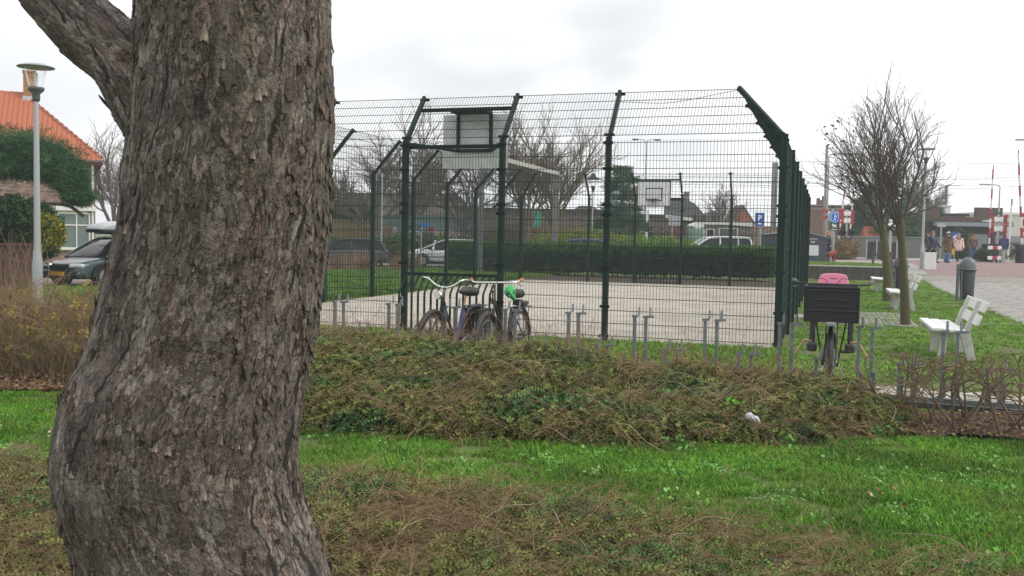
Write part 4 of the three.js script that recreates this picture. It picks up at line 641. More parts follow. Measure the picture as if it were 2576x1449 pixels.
{ const t = thing('street_name_sign', 'small pale street name plate on a pole at the kerb between walkers', 'sign', G(2366, 65)), yc = at(2366, 569, 65).y - t.position.y; part('post', rod(V3(0, 0, 0), V3(0, yc, 0), 0.06, 0.06, 8), X.lampGrey, t); part('plate', [rbox(0.56, 0.16, 0.05, 0.02, 0.02, yc + 0.02, 0.04), box(0.5, 0.06, 0.05, 0.02, yc + 0.16, 0.04)], M('#b4bac2', 0.5), t); }
{ const t = thing('notice_board', 'white notice board on posts beside the brick building', 'sign', G(1697, 62)), yc = at(1697, 556, 62).y - t.position.y; part('post', [rod(V3(-0.2, 0, 0), V3(-0.2, yc + 0.3, 0), 0.05, 0.05, 8)], X.lampGrey, t); part('board', rbox(0.9, 0.6, 0.04, 0.01, 0, yc, 0.06), M('#a9acb2', 0.6), t); }
{ const t = thing('marker_post', 'white striped marker post seen under the far basketball hoop', 'post', G(1626, 60)), y0 = at(1626, 612, 60).y - t.position.y, y1 = at(1626, 528, 60).y - t.position.y; part('post', [box(0.1, y1, 0.06, 0, y1 / 2, -0.04)], X.dark, t); part('white_plate', [box(0.19, (y1 - y0) * 0.36, 0.03, 0.03, y1 - (y1 - y0) * 0.18, 0.02), box(0.19, (y1 - y0) * 0.34, 0.03, -0.02, y0 + (y1 - y0) * 0.17, 0.02)], X.whitePlain, t); }
{ // portable toilet
  const t = thing('portable_toilet', 'grey green portable toilet with rounded white roof behind the white car', 'portable toilet', G(1752, 60), 0.15); const m = mottled('#8ea79a', '#7f978b', 0.9, 6, 0.5);
  part('cabin', rbox(0.78, 1.95, 0.9, 0.05, 0, 1.0, -0.2), m, t); part('door', rbox(0.6, 1.7, 0.04, 0.015, -0.02, 0.95, 0.27), M('#7f998c', 0.5), t); part('roof', (() => { const g = new THREE.CylinderGeometry(0.5, 0.5, 0.98, 20, 1, false, -0.95, 1.9); g.rotateX(Math.PI / 2); g.rotateZ(Math.PI); g.scale(1, 0.9, 1); g.translate(0, 1.68, -0.2); return norm(g); })(), X.whitePlain, t);
}
// level crossing: barriers, crosses, lights
const stripe = (w, h, n, vertical) => { const l = [[], []]; for (let i = 0; i < n; i++) l[i % 2].push([(i + 0.5) / n, 1 / n]); return l; };
function barrier(label, pos, H, lean, w = 0.125, y0 = 0.9) {
  const t = thing('crossing_barrier', label, 'barrier', pos), n = Math.round(H / 0.62), a = V3(0, y0, 0), b = V3(lean, y0 + H, 0);
  for (let i = 0; i < n; i++) { const p = a.clone().lerp(b, i / n), q = a.clone().lerp(b, (i + 1) / n), f = 1 - 0.45 * i / n; part(i % 2 ? 'red_band' : 'white_band', beam(p, q, w * f, 0.07), i % 2 ? X.red : X.whitePlain, t); }
  part('tip', rod(b, b.clone().add(V3(0.01, 0.25, 0)), 0.03, 0.03, 6), X.dark, t);
  part('drive_cabinet', [rbox(0.5, 1.0, 0.6, 0.04, 0.05, 0.5, -0.1), rbox(0.9, 0.42, 0.4, 0.04, 0.1, 0.95, -0.05)], X.black, t);
  part('counterweight', [box(0.12, 0.9, 0.12, 0.25, 0.6, 0.12), box(0.5, 0.34, 0.1, 0.25, 0.3, 0.14)], X.dark, t);
}
function crossSign(label, pos, H, size, lights, n = 1) {
  const t = thing('crossing_cross', label, 'crossing sign', pos);
  part('post', rod(V3(0, 0, 0), V3(0, H + size * 0.3, 0), 0.07, 0.07, 8), X.lampGrey, t);
  for (let k = 0; k < n; k++) for (const s of [-1, 1]) {
    const y = H - k * size * 0.52, d = V3(size, 0.42 * size * s, 0).multiplyScalar(0.5), z = 0.08 + (s > 0 ? 0.03 : 0);
    const arm = part('arm', beam(V3(-d.x * 0.48, y - d.y * 0.48, z), V3(d.x * 0.48, y + d.y * 0.48, z), 0.02, 0.2), X.whitePlain, t);
    for (const e of [-1, 1]) part('red_tip', beam(V3(d.x * 0.48 * e, y + d.y * 0.48 * e, z), V3(d.x * e, y + d.y * e, z), 0.02, 0.2), X.red, arm);
  }
  if (lights) for (const x of [-0.28, 0.28]) { const g = new THREE.CylinderGeometry(0.24, 0.24, 0.05, 20); g.rotateX(Math.PI / 2); g.translate(x, H - lights, 0.1); const l = part('signal', norm(g), X.black, t); const v = new THREE.CylinderGeometry(0.11, 0.13, 0.2, 14, 1, true); v.rotateX(Math.PI / 2); v.translate(x, H - lights, 0.22); part('lamp_hood', norm(v), X.blackMatt, l); }
  part('bell_cap', [box(0.22, 0.1, 0.1, 0, H + size * 0.3 + 0.05, 0)], X.dark, t);
}
const flat = (px, D) => { const v = G(px, D); return v; };
barrier('raised red and white barrier standing nearest the long brick building', flat(2108, 63), 3.6, 0.32);
barrier('thin raised red and white barrier right behind the round signal lights', flat(2136, 66), 3.5, 0.16);
barrier('raised red and white barrier left of the bent arm lamp on the right', flat(2488, 61), 5.0, 0.05);
barrier('leaning raised red and white barrier at the right edge of the photograph', flat(2572, 58), 5.7, -0.5, 0.17);
crossSign('red tipped white crossing cross behind the round blue pedestrian sign', flat(2092, 58), 2.75, 1.25, 0, 1);
crossSign('double crossing cross with round black signal lights left of the slim trees', flat(2128, 60), 2.9, 0.85, 1.2, 2);
crossSign('double crossing cross right of the upright barrier near the cyclist', flat(2508, 62), 2.75, 1.15, 0, 2);
crossSign('crossing cross partly cut off at the right edge of the photograph', flat(2588, 60), 2.8, 1.1, 0, 2);
{ const t = thing('white_mast', 'plain white mast between the two barriers at the right', 'mast', flat(2535, 62)); part('pole', rod(V3(0, 0, 0), V3(0.14, 3.7, 0), 0.1, 0.06, 8), X.whitePlain, t); part('cap', cyl(0.06, 0.06, 0.4, 0.14, 3.7, 0, 8), X.steel, t); }
{ const t = thing('striped_block', 'low red and white striped barrier block under the right barrier', 'barrier block', flat(2503, 58)); for (let j = 0; j < 2; j++) for (let i = 0; i < 3; i++) part('band', rbox(0.26, 0.22, 0.14, 0.02, -0.28 + i * 0.27, 0.3 + j * 0.62, 0), (i + 0) % 2 ? X.red : X.whitePlain, t); part('post', [box(0.1, 1.0, 0.1, -0.1, 0.5, -0.13), box(0.1, 1.0, 0.1, 0.2, 0.5, -0.13)], X.dark, t); part('end_block', box(0.22, 0.8, 0.4, 0.52, 0.4, -0.1), X.concrete, t); }
{ const t = thing('relay_cabinet', 'grey equipment cabinet behind the crossing barrier', 'cabinet', flat(2462, 64)); part('body', rbox(0.9, 1.75, 0.5, 0.03, 0, 0.9, 0), M('#7d8285', 0.6), t); part('door', [box(0.4, 1.5, 0.02, -0.21, 0.9, 0.258), box(0.4, 1.5, 0.02, 0.21, 0.9, 0.258)], M('#868b8e', 0.6), t); }
{ const t = thing('signal_cabinet', 'pale cabinet behind the person in dark blue at the barrier', 'cabinet', flat(2544, 64)); part('body', rbox(1.9, 0.45, 0.6, 0.03, 0, 1.5, 0), M('#8b8f90', 0.6), t); part('legs', [box(0.1, 1.3, 0.1, -0.7, 0.65, 0), box(0.1, 1.3, 0.1, 0.7, 0.65, 0)], X.dark, t); }
{ const t = thing('round_blue_sign', 'small round blue sign low beside the dry bush at the crossing', 'sign', flat(2130, 61)), y = at(2130, 596, 61).y - t.position.y; part('post', rod(V3(0, 0, 0), V3(0, y, 0), 0.04, 0.04, 6), X.lampGrey, t); const g = new THREE.CylinderGeometry(0.27, 0.27, 0.03, 20); g.rotateX(Math.PI / 2); g.scale(1.15, 0.8, 1); g.translate(0, y, 0.05); part('disc', norm(g), M('#2f57c4', 0.5), t); part('arrow', box(0.2, 0.08, 0.02, 0.02, y, 0.075), X.whitePlain, t); }
{ const t = thing('round_blue_sign', 'round blue and white sign behind the person in the pale pink coat', 'sign', flat(2401, 66)), y = at(2401, 593, 66).y - t.position.y; part('post', rod(V3(0, 0, 0), V3(0, y, 0), 0.04, 0.04, 6), X.lampGrey, t); const g = new THREE.CylinderGeometry(0.3, 0.3, 0.03, 24); g.rotateX(Math.PI / 2); g.translate(0, y, 0.05); part('disc', norm(g), M('#33479c', 0.5), t); part('arrow', beam(V3(-0.14, y - 0.14, 0.075), V3(0.1, y + 0.04, 0.075), 0.02, 0.12), X.whitePlain, t); }
// dark enclosure with posts, bollard lamp, rope fence, white cabinet
{ const t = thing('bin_enclosure', 'dark slatted enclosure with grey posts behind the slim trees', 'enclosure', G(2218, 60), 0); for (let i = 0; i < 7; i++) part('slat', box(0.24, 1.1, 0.06, -0.8 + i * 0.27, 0.6, -0.05), X.dark, t); for (let i = 0; i < 4; i++) part('post', box(0.07, 1.3, 0.07, -0.95 + i * 0.63, 0.65, 0.03), X.lampGrey, t); part('cap', box(2.0, 0.06, 0.2, 0, 1.33, 0), M('#777a7b', 0.6), t); }
{ const t = thing('bollard_lamp', 'short grey lamp post with small cone cap between the slim trees', 'lamp', G(2238.5, 50)); const H = 2.25; part('pole', rod(V3(0, 0, 0), V3(0, H - 0.3, 0), 0.085, 0.07, 10), X.lampGrey, t); part('cap', lathe([[0.0, H - 0.32], [0.3, H - 0.32], [0.27, H - 0.25], [0.08, H - 0.14], [0.06, H - 0.08], [0.1, H - 0.02], [0.06, H + 0.05], [0, H + 0.06]], 16), M('#bfc4c6', 0.4), t); }
{ const t = thing('rope_fence', 'low wooden posts joined by dark rails beside the slim trees', 'fence', G(2198, 46.5)); const B = G(2243, 44).sub(t.position); B.y += 0.0; part('post', rod(V3(0, -0.05, 0), V3(0, 0.75, 0), 0.06, 0.06, 8), X.wood, t); part('post', rod(B, B.clone().add(V3(0, 0.85, 0)), 0.06, 0.06, 8), X.wood, t); for (const h of [0.7, 0.6]) part('rail', tube([V3(0, h, 0), B.clone().multiplyScalar(0.5).add(V3(0, h - 0.25, 0)), B.clone().add(V3(0, h + 0.05, 0))], 0.022, 6), X.blackMatt, t); }
{ const t = thing('white_cabinet', 'white rectangular cabinet standing at the foot of the grey lamp', 'cabinet', G(2341, 44.6), -0.25); part('body', rbox(0.5, 0.78, 0.4, 0.015, 0, 0.39, 0), X.white, t); part('door', rbox(0.2, 0.74, 0.02, 0.006, 0.14, 0.39, 0.205), X.whitePlain, t); part('lid', rbox(0.54, 0.04, 0.44, 0.012, 0, 0.795, 0), X.whitePlain, t); }
// dark grey waste huts
function hut(label, pos, notice) {
  const t = thing('waste_hut', label, 'waste container', pos, -0.12), m = mottled('#50555e', '#474c55', 1.2, 6, 0.6), W = 1.84;
  part('body', prism([[-W / 2, 0.06], [W / 2, 0.06], [W / 2, 1.28], [-0.05, 1.52], [-W / 2, 1.4]], 1.7).translate(0, 0, -1.7), m, t);
  part('lower_panel', rbox(W - 0.06, 0.9, 0.03, 0.008, 0, 0.55, 0.02), M('#43474f', 0.6), t);
  part('roof', [beam(V3(-0.06, 1.545, -0.8), V3(W / 2 + 0.06, 1.3, -0.8), 1.86, 0.05), beam(V3(-0.04, 1.545, -0.8), V3(-W / 2 - 0.06, 1.42, -0.8), 1.86, 0.05)], M('#8b9095', 0.5), t);
  part('knob', lathe([[0, 1.55], [0.1, 1.56], [0.08, 1.62], [0.11, 1.66], [0.06, 1.74], [0, 1.76]], 12, 0, 0, -0.6), M('#a3a6a5', 0.6), t);
  part('slot', [box(0.42, 0.04, 0.03, 0.2, 1.22, 0.012), box(0.2, 0.07, 0.03, 0.18, 1.06, 0.012)], M('#c4c8ca', 0.4), t); part('plinth', box(W + 0.08, 0.06, 1.76, 0, 0.03, -0.85), X.galv, t);
  if (notice) part('notice', plate(0.52, 0.54, 0.22, 0.62, 0.04), signFace(128, 132, (x) => { x.fillStyle = '#c8c8ce'; for (let j = 0; j < 6; j++) for (let i = 0; i < 4; i++) x.fillRect(14 + i * 26, 14 + j * 18, 18, 10); }, '#dedee4'), t);
}
hut('dark grey waste hut with a white notice right of the cage corner', G(2036, 50.5), true);
hut('dark grey waste hut seen through the mesh left of the cage corner', G(1966, 52.5), false);

// ---------------------------------------------------------------- benches, bins
function makeBench(name, label, p, q, group) {
  const t = thing(name, label, 'bench', pq(p, q), -YAW, group), L = 1.85; // local -x is the front of the seat, z along the bench
  for (let i = 0; i < 3; i++) part('seat_plank', rbox(0.135, 0.045, L, 0.012, -0.2 + i * 0.145, 0.44 + 0.008 * (1 - i), 0), X.white, t);
  for (const [x, y] of [[0.31, 0.585], [0.385, 0.765]]) { const g = rbox(0.04, 0.15, L, 0.012); g.rotateZ(-0.36); g.translate(x, y, 0); part('back_plank', g, X.white, t); }
  for (const z of [-0.52, 0.52]) part('support', prism([[-0.14, 0], [-0.06, 0], [-0.01, 0.33], [0.14, 0.34], [0.25, 0], [0.34, 0], [0.25, 0.42], [0.405, 0.82], [0.35, 0.84], [0.185, 0.42], [-0.27, 0.415], [-0.27, 0.375], [-0.11, 0.345]], 0.055, 0.006).translate(0, 0, z - 0.035), mottled('#c9c9c4', '#b5b4ac', 0.7, 8, 0.8), t);
}
makeBench('park_bench', 'nearest white park bench on the lawn behind the bike racks', 1.66, 14.95, 'white benches along the lawn');
makeBench('park_bench', 'middle white park bench half hidden behind the nearer slim tree', 1.75, 25.4, 'white benches along the lawn');
makeBench('park_bench', 'farthest white park bench by the palisade, smallest of the three', 1.75, 34.4, 'white benches along the lawn');
function makeBin(label, pos) {
  const t = thing('litter_bin', label, 'litter bin', pos, 0.1); t.scale.set(0.86, 1, 0.86); const m = M('#35393b', 0.55), y = 0.06;
  part('drum', lathe([[0, y], [0.2, y], [0.212, y + 0.03], [0.25, y + 0.82], [0, y + 0.82]], 26), m, t);
  part('rim', lathe([[0.24, y + 0.82], [0.3, y + 0.825], [0.305, y + 0.85], [0.3, y + 0.88], [0.24, y + 0.885]], 26), M('#5a5e61', 0.4), t);
  part('dome', lathe([[0.245, y + 0.88], [0.25, y + 0.94], [0.235, y + 1.04], [0.18, y + 1.14], [0.09, y + 1.19], [0, y + 1.205]], 26), M('#62666a', 0.4), t);
  part('post', rod(V3(-0.37, 0, 0.05), V3(-0.37, y + 1.0, 0.05), 0.05, 0.05, 10), M('#5d6164', 0.5), t); part('post', rod(V3(-0.255, 0, 0.1), V3(-0.255, y + 0.97, 0.1), 0.022, 0.022, 8), X.galv, t); part('band', box(0.3, 0.04, 0.03, -0.25, y + 0.78, 0.07), M('#64686b', 0.4), t);
}
makeBin('dark grey dome topped litter bin on the edge of the brick path', G(2437, 27.6)); makeBin('dome topped litter bin hidden behind the nearer slim tree trunk', G(2269, 30.5));

// ---------------------------------------------------------------- bike racks
{
  const t = thing('bike_rack', 'long galvanised bike rack of paired high and low wheel holders behind the shrubs', 'bike rack', V3(0, 0, 0)), r = rng(12);
  const F = (a, off, y) => { const v = RK(a, off); v.y = y; return v; };
  part('rail', [beam(F(-0.9, 0, 0.06), F(9.6, 0, 0.06), 0.05, 0.06)], X.galv, t); part('rail', [beam(F(-0.9, -0.3, 0.05), F(9.6, -0.3, 0.05), 0.05, 0.06)], M('#3a3d40', 0.6), t);
  const xs2 = []; for (let i = -1; i < 22; i++) xs2.push(i * 0.385);
  xs2.forEach((a, i) => { const high = i % 2 === 1, H = (high ? 0.74 : 0.42), off = high ? -0.05 : -0.2;
    for (const d of [-0.062, 0.062]) {
      const tilt = 0.006 * (r() - 0.5), post = part('post', [beam(F(a + d, off, 0.02), F(a + d + tilt, off, H), 0.032, 0.032)], X.galv, t);
      part('hook', [beam(F(a + d - 0.02, off - 0.03, H + 0.01), F(a + d + (d > 0 ? 0.1 : 0.05), off - 0.05, H + 0.02), 0.026, 0.026), rod(F(a + d + 0.035, off + 0.04, H + 0.02), F(a + d + 0.035, off + 0.05, H + 0.11), 0.014, 0.011, 6)], X.galv, post);
      part('hook', rod(F(a + d + 0.03, off + 0.06, 0.1), F(a + d + 0.03, off + 0.05, 0.3), 0.015, 0.015, 6), X.galv, post);
    } });
}
// ---------------------------------------------------------------- bicycles (local: +x is ahead, y up, z to the rider's right)
function bicycle(name, label, pos, dir, o = {}) {
  const t = thing(name, label, 'bicycle', pos, Math.atan2(-dir.z, dir.x)), R = 0.345, fm = o.frame || X.black;
  t.rotation.order = 'YXZ'; t.rotation.x = o.lean ?? 0.04;
  const wheel = (x, nm) => {
    const ty = new THREE.TorusGeometry(R - 0.02, 0.021, 8, 40); ty.translate(x, R, 0); const w = part(nm, norm(ty), X.rubber, t);
    const rm = new THREE.TorusGeometry(R - 0.048, 0.011, 6, 40); rm.translate(x, R, 0); part('rim', norm(rm), X.steel, w);
    const sp = []; for (let i = 0; i < 28; i++) { const a = i / 28 * 6.283, b = a + (i % 2 ? 0.5 : -0.5), z = i % 4 < 2 ? 0.03 : -0.03; sp.push(rod(V3(x + Math.cos(b) * 0.025, R + Math.sin(b) * 0.025, z), V3(x + Math.cos(a) * (R - 0.05), R + Math.sin(a) * (R - 0.05), 0), 0.0016, 0.0016, 4)); } part('spokes', sp, X.steel, w);
    part('hub', rod(V3(x, R, -0.05), V3(x, R, 0.05), 0.03, 0.03, 10), X.steel, w);
    const mg = []; for (let i = 0; i <= 14; i++) { const a = (nm === 'front_wheel' ? -0.2 : 0.25) + (nm === 'front_wheel' ? 2.5 : 2.9) * i / 14; mg.push(V3(x + Math.cos(a) * (R + 0.022), R + Math.sin(a) * (R + 0.022), 0)); }
    const g = tube(mg, 0.03, 8, 30); part('mudguard', g, o.guard || X.black, t); return w;
  };
  const fx = 0.58, rx = -0.52, BB = V3(-0.06, 0.3, 0), HT = V3(0.36, 0.86, 0), HB = V3(0.40, 0.68, 0), ST = V3(-0.22, 0.74, 0);
  wheel(fx, 'front_wheel'); wheel(rx, 'rear_wheel');
  part('frame', [tube([HT, V3(0.2, 0.6, 0), V3(0.02, 0.38, 0), BB], 0.018, 8), tube([HB, V3(0.2, 0.46, 0), BB], 0.02, 8), rod(BB, ST, 0.017), rod(HB, HT, 0.022), ...[-0.06, 0.06].flatMap(z => [rod(ST, V3(rx, R, z), 0.009), rod(BB, V3(rx, R, z), 0.011)])], fm, t);
  part('fork', [...[-0.05, 0.05].map(z => tube([HB.clone().add(V3(0.005, -0.02, z * 0.7)), V3(0.46, 0.52, z), V3(fx, R, z)], 0.013, 6)), rod(HB, V3(HB.x + 0.004, HB.y - 0.04, 0), 0.03)], fm, t);
  part('chain_case', rbox(0.52, 0.12, 0.03, 0.014, -0.28, 0.325, 0.07), X.black, t);
  part('crank', [rod(BB.clone().add(V3(0, 0, 0.06)), V3(0.08, 0.2, 0.1), 0.01), rod(BB.clone().add(V3(0, 0, -0.06)), V3(-0.2, 0.4, -0.1), 0.01)], X.steel, t); part('pedal', rbox(0.1, 0.025, 0.1, 0.008, 0.09, 0.19, 0.15), X.black, t); part('pedal', rbox(0.1, 0.025, 0.1, 0.008, -0.21, 0.41, -0.15), X.black, t);
  const sy = o.saddleY || 0.93; part('seat_post', rod(ST, V3(-0.25, sy - 0.05, 0), 0.014), o.postMat || X.chrome, t);
  part('saddle', blob([[[-0.36, sy, 0.07], [-0.3, sy, 0.05], 0.055, 0.05], [[-0.36, sy, -0.07], [-0.3, sy, -0.05], 0.055, 0.05], [[-0.33, sy, 0], [-0.1, sy + 0.005, 0], 0.06, 0.026]], 0.015, 0.04), o.saddleMat || M('#2b2c2e', 0.6), t);
  if (o.carrier !== false) part('rear_carrier', [...[-0.06, 0, 0.06].map(z => rod(V3(-0.3, 0.72, z), V3(-0.8, 0.72, z), 0.007)), ...[-0.06, 0.06].flatMap(z => [rod(V3(-0.72, 0.72, z), V3(rx, R, z), 0.006), rod(V3(-0.5, 0.72, z), V3(rx, R, z), 0.006)])], X.black, t);
  // handlebar, turned with the stem
  const hy = o.barY || 1.06, hb = new THREE.Group(); hb.name = 'handlebar'; hb.position.set(0.33, hy, 0); hb.rotation.y = o.turn || 0; t.add(hb);
  const bar = o.straight ? [V3(-0.16, 0.0, -0.3), V3(-0.05, -0.02, -0.27), V3(0.02, -0.03, -0.2), V3(0.03, -0.03, 0), V3(0.02, -0.03, 0.2), V3(-0.05, -0.02, 0.27), V3(-0.16, 0.0, 0.3)] : [V3(-0.2, 0.0, -0.29), V3(-0.08, 0.02, -0.27), V3(0.02, 0.02, -0.2), V3(0.05, -0.05, -0.1), V3(0.04, -0.075, 0), V3(0.05, -0.05, 0.1), V3(0.02, 0.02, 0.2), V3(-0.08, 0.02, 0.27), V3(-0.2, 0.0, 0.29)];
  part('bar', tube(bar, 0.0125, 8, 50), o.barMat || X.chrome, hb); part('stem', rod(V3(0.02, HT.y - hy - 0.02, 0), V3(0.035, -0.05, 0), 0.014), X.chrome, hb);
  for (const s of [-1, 1]) { const e = bar[s < 0 ? 0 : bar.length - 1], e2 = bar[s < 0 ? 1 : bar.length - 2]; part('grip', rod(e.clone().lerp(e2, -0.15), e.clone().lerp(e2, 0.85), 0.018, 0.017, 10), o.gripMat || X.blackMatt, hb); part('brake_lever', tube([e2.clone().add(V3(0.04, -0.02, 0)), e.clone().lerp(e2, 0.5).add(V3(0.05, -0.05, 0)), e.clone().add(V3(0.02, -0.07, 0))], 0.006, 5), X.steel, hb); }
  part('cable', [tube([V3(0.06, 0, -0.18), V3(0.16, 0.03, -0.06), V3(0.12, -0.2, 0.02), V3(0.1, -0.4, 0.02)], 0.003, 4), tube([V3(0.06, 0, 0.18), V3(0.15, 0.02, 0.05), V3(0.1, -0.3, 0)], 0.003, 4)], X.black, hb);
  const hl = o.noLamp ? null : part('headlight', ball(0.05, 0.47, 0.9, 0.0, 0.8, 1, 1, 14), X.chrome, t); if (hl) part('lens', (() => { const g = new THREE.CircleGeometry(0.043, 18); g.rotateY(Math.PI / 2); g.translate(0.51, 0.9, 0); return norm(g); })(), M('#d7d9d6', 0.1), hl);
  part('kickstand', rod(V3(-0.25, 0.3, -0.06), V3(-0.22, 0.02, -0.2), 0.009), X.steel, t);
  return { t, hb };
}
const dirTo = (x, D, dx, dD) => V3(dx, 0, -dD).normalize();
{ // front bike: wheel towards us, pointing left
  const d = V3(-0.40, 0, 0.92).normalize(), f = V3(gx(1086, 11.05), 0, -11.05), b = bicycle('bicycle', 'black city bicycle with bright swept handlebar in the rack before the goal', f.clone().addScaledVector(d, -0.58), d, { lean: -0.05, turn: 0.0, postMat: M('#b98a5e', 0.5), saddleY: 0.91 });
  b.hb.rotation.y = 0.35;
  part('frame_sleeve', rod(V3(-0.09, 0.35, 0), V3(-0.2, 0.68, 0), 0.03), M('#2e3f78', 0.7), b.t);
  part('panniers', [rbox(0.34, 0.34, 0.05, 0.02, -0.55, 0.52, 0.1), rbox(0.34, 0.34, 0.05, 0.02, -0.55, 0.52, -0.1)], M('#2a2b2d', 0.9), b.t);
}
{
  const d = V3(-0.34, 0, 0.94).normalize(), f = V3(gx(1232, 10.85), 0, -10.85), b = bicycle('bicycle', 'dark old bicycle with straight chrome handlebar and bagged saddle right of the other', f.clone().addScaledVector(d, -0.58), d, { lean: 0.02, straight: true, noLamp: true, turn: 0.25, saddleY: 0.9, frame: M('#27241f', 0.55), guard: M('#2b2926', 0.6), barY: 1.09, gripMat: M('#b06a3c', 0.6) });
  part('saddle_bag', [rbox(0.13, 0.07, 0.13, 0.025, -0.42, 0.79, 0), rbox(0.16, 0.06, 0.14, 0.02, -0.6, 0.765, 0)], M('#3a3a3a', 0.8), b.t); part('head_reflector', rbox(0.012, 0.05, 0.03, 0.004, 0.44, 0.79, 0), X.whitePlain, b.t);
  const sdl = b.t.localToWorld(V3(-0.25, 0.93, 0)); b.t.updateMatrixWorld(true);
  const c = b.t.localToWorld(V3(-0.25, 0.93, 0)), r = rng(4);
  const bag = blob([[[-0.13, 0, 0], [0.12, 0.0, 0.0], 0.07, 0.045], [[-0.1, -0.05, 0.05], [-0.08, -0.09, 0.05], 0.045, 0.03], [[0.0, 0.03, -0.04], [0.1, 0.035, -0.02], 0.05, 0.035]], 0.012, 0.03);
  { const P = bag.attributes.position; for (let i = 0; i < P.count; i++) { const k = 0.03 * noise(P.getX(i) * 30, P.getY(i) * 40 + P.getZ(i) * 45) + 0.006 * noise(P.getX(i) * 120, P.getZ(i) * 120); P.setXYZ(i, P.getX(i) + k, P.getY(i) + 1.4 * k, P.getZ(i) - k); } bag.computeVertexNormals(); }
  const bg = whole('plastic_bag', bag, mottled('#2fa04c', '#5fd08a', 0.16, 5, 0.25), 'crumpled bright green plastic bag tied over the bicycle saddle', 'plastic bag'); bg.position.copy(c); bg.scale.setScalar(0.82); bg.rotation.y = Math.atan2(-d.z, d.x) + Math.PI;
}
{ // the parent's bike with the crate
  const P0 = V3(gx(2098, 9.65), 0, -9.65), d = V3(-0.325, 0, 0.946).normalize(), b = bicycle('bicycle', 'black parent bicycle with a big black crate in front facing the camera', P0.clone().addScaledVector(d, -0.58), d, { lean: 0.0, barY: 1.14, saddleY: 0.9, barMat: X.black, straight: true, gripMat: M('#5a5550', 0.7) });
  b.hb.scale.set(1.05, 1, 1.3); b.hb.position.y += 0.05;
  const cr = thing('bicycle_crate', 'black plastic crate carried over the front wheel of the parent bicycle', 'crate', V3(0, 0, 0), Math.atan2(-d.z, d.x)); cr.position.copy(b.t.localToWorld(V3(0.62, 0.80, 0)));
  b.t.updateMatrixWorld(true); cr.position.copy(b.t.localToWorld(V3(0.62, 0.80, 0)));
  const H = 0.36, W = 0.5, L = 0.38, wall = (w, x, z, ry) => { const g = rbox(w, H, 0.012, 0.004, 0, H / 2, 0); g.rotateY(ry); g.translate(x, 0, z); return g; };
  part('wall', wall(W, L / 2, 0, Math.PI / 2), X.plastic, cr); part('wall', wall(W, -L / 2, 0, Math.PI / 2), X.plastic, cr); part('wall', wall(L, 0, W / 2, 0), X.plastic, cr); part('wall', wall(L, 0, -W / 2, 0), X.plastic, cr); part('floor', box(L, 0.012, W, 0, 0.008, 0), X.plastic, cr);
  part('rib', [rbox(0.02, 0.022, W + 0.02, 0.006, L / 2 + 0.004, H - 0.012, 0), rbox(0.02, 0.022, W + 0.02, 0.006, -L / 2 - 0.004, H - 0.012, 0), rbox(L + 0.02, 0.022, 0.02, 0.006, 0, H - 0.012, W / 2 + 0.004), rbox(L + 0.02, 0.022, 0.02, 0.006, 0, H - 0.012, -W / 2 - 0.004), rbox(0.016, 0.014, W, 0.005, L / 2 + 0.008, H - 0.045, 0), rbox(0.016, 0.014, W + 0.006, 0.005, L / 2 + 0.008, 0.115, 0), rbox(0.014, 0.012, 0.32, 0.004, L / 2 + 0.008, 0.225, 0), rbox(0.014, 0.012, 0.32, 0.004, L / 2 + 0.008, 0.165, 0)], M('#26282d', 0.5), cr);
  for (const z of [-W / 2, W / 2]) part('corner', [rbox(0.026, H, 0.026, 0.008, L / 2, H / 2, z), rbox(0.026, H, 0.026, 0.008, -L / 2, H / 2, z)], X.plastic, cr);
  part('front_rack', [rod(V3(0.42, 0.78, -0.14), V3(0.8, 0.78, -0.14), 0.009), rod(V3(0.42, 0.78, 0.14), V3(0.8, 0.78, 0.14), 0.009), rod(V3(0.62, 0.345, 0.07), V3(0.7, 0.78, 0.14), 0.008), rod(V3(0.62, 0.345, -0.07), V3(0.7, 0.78, -0.14), 0.008), rod(V3(0.44, 0.78, -0.14), V3(0.44, 0.78, 0.14), 0.009)], X.black, b.t);
  part('front_lamp', [rbox(0.05, 0.045, 0.1, 0.015, 0.84, 0.785, 0)], M('#8e9193', 0.25), b.t);
  // child seat on the back
  const s = thing('child_seat', 'pink plastic child seat rising behind the black crate on the bicycle', 'child seat', b.t.localToWorld(V3(-0.5, 0.74, 0)), Math.atan2(-d.z, d.x)), pink = M('#e58aa8', 0.45);
  const shape = new THREE.Shape(); shape.moveTo(-0.16, 0.1); shape.lineTo(0.16, 0.1); shape.bezierCurveTo(0.17, 0.3, 0.165, 0.4, 0.13, 0.475); shape.bezierCurveTo(0.1, 0.5, -0.1, 0.5, -0.13, 0.475); shape.bezierCurveTo(-0.165, 0.4, -0.17, 0.3, -0.16, 0.1);
  const ho = new THREE.Path(); ho.absellipse(0, 0.44, 0.062, 0.017, 0, 6.2832, true); shape.holes.push(ho); for (const k of [-0.04, 0.05]) { const q = new THREE.Path(); q.absellipse(k, 0.375, 0.018, 0.012, 0, 6.2832, true); shape.holes.push(q); }
  const bk = norm(new THREE.ExtrudeGeometry(shape, { depth: 0.03, bevelEnabled: true, bevelSize: 0.012, bevelThickness: 0.012, bevelSegments: 3, curveSegments: 16 })); bk.rotateY(Math.PI / 2); bk.rotateZ(0.08); bk.translate(-0.12, 0.0, 0); part('backrest', bk, pink, s);
  part('seat', rbox(0.28, 0.06, 0.3, 0.03, 0.05, 0.1, 0), pink, s); part('side', [rbox(0.24, 0.16, 0.03, 0.014, 0.02, 0.19, 0.16), rbox(0.24, 0.16, 0.03, 0.014, 0.02, 0.19, -0.16)], pink, s);
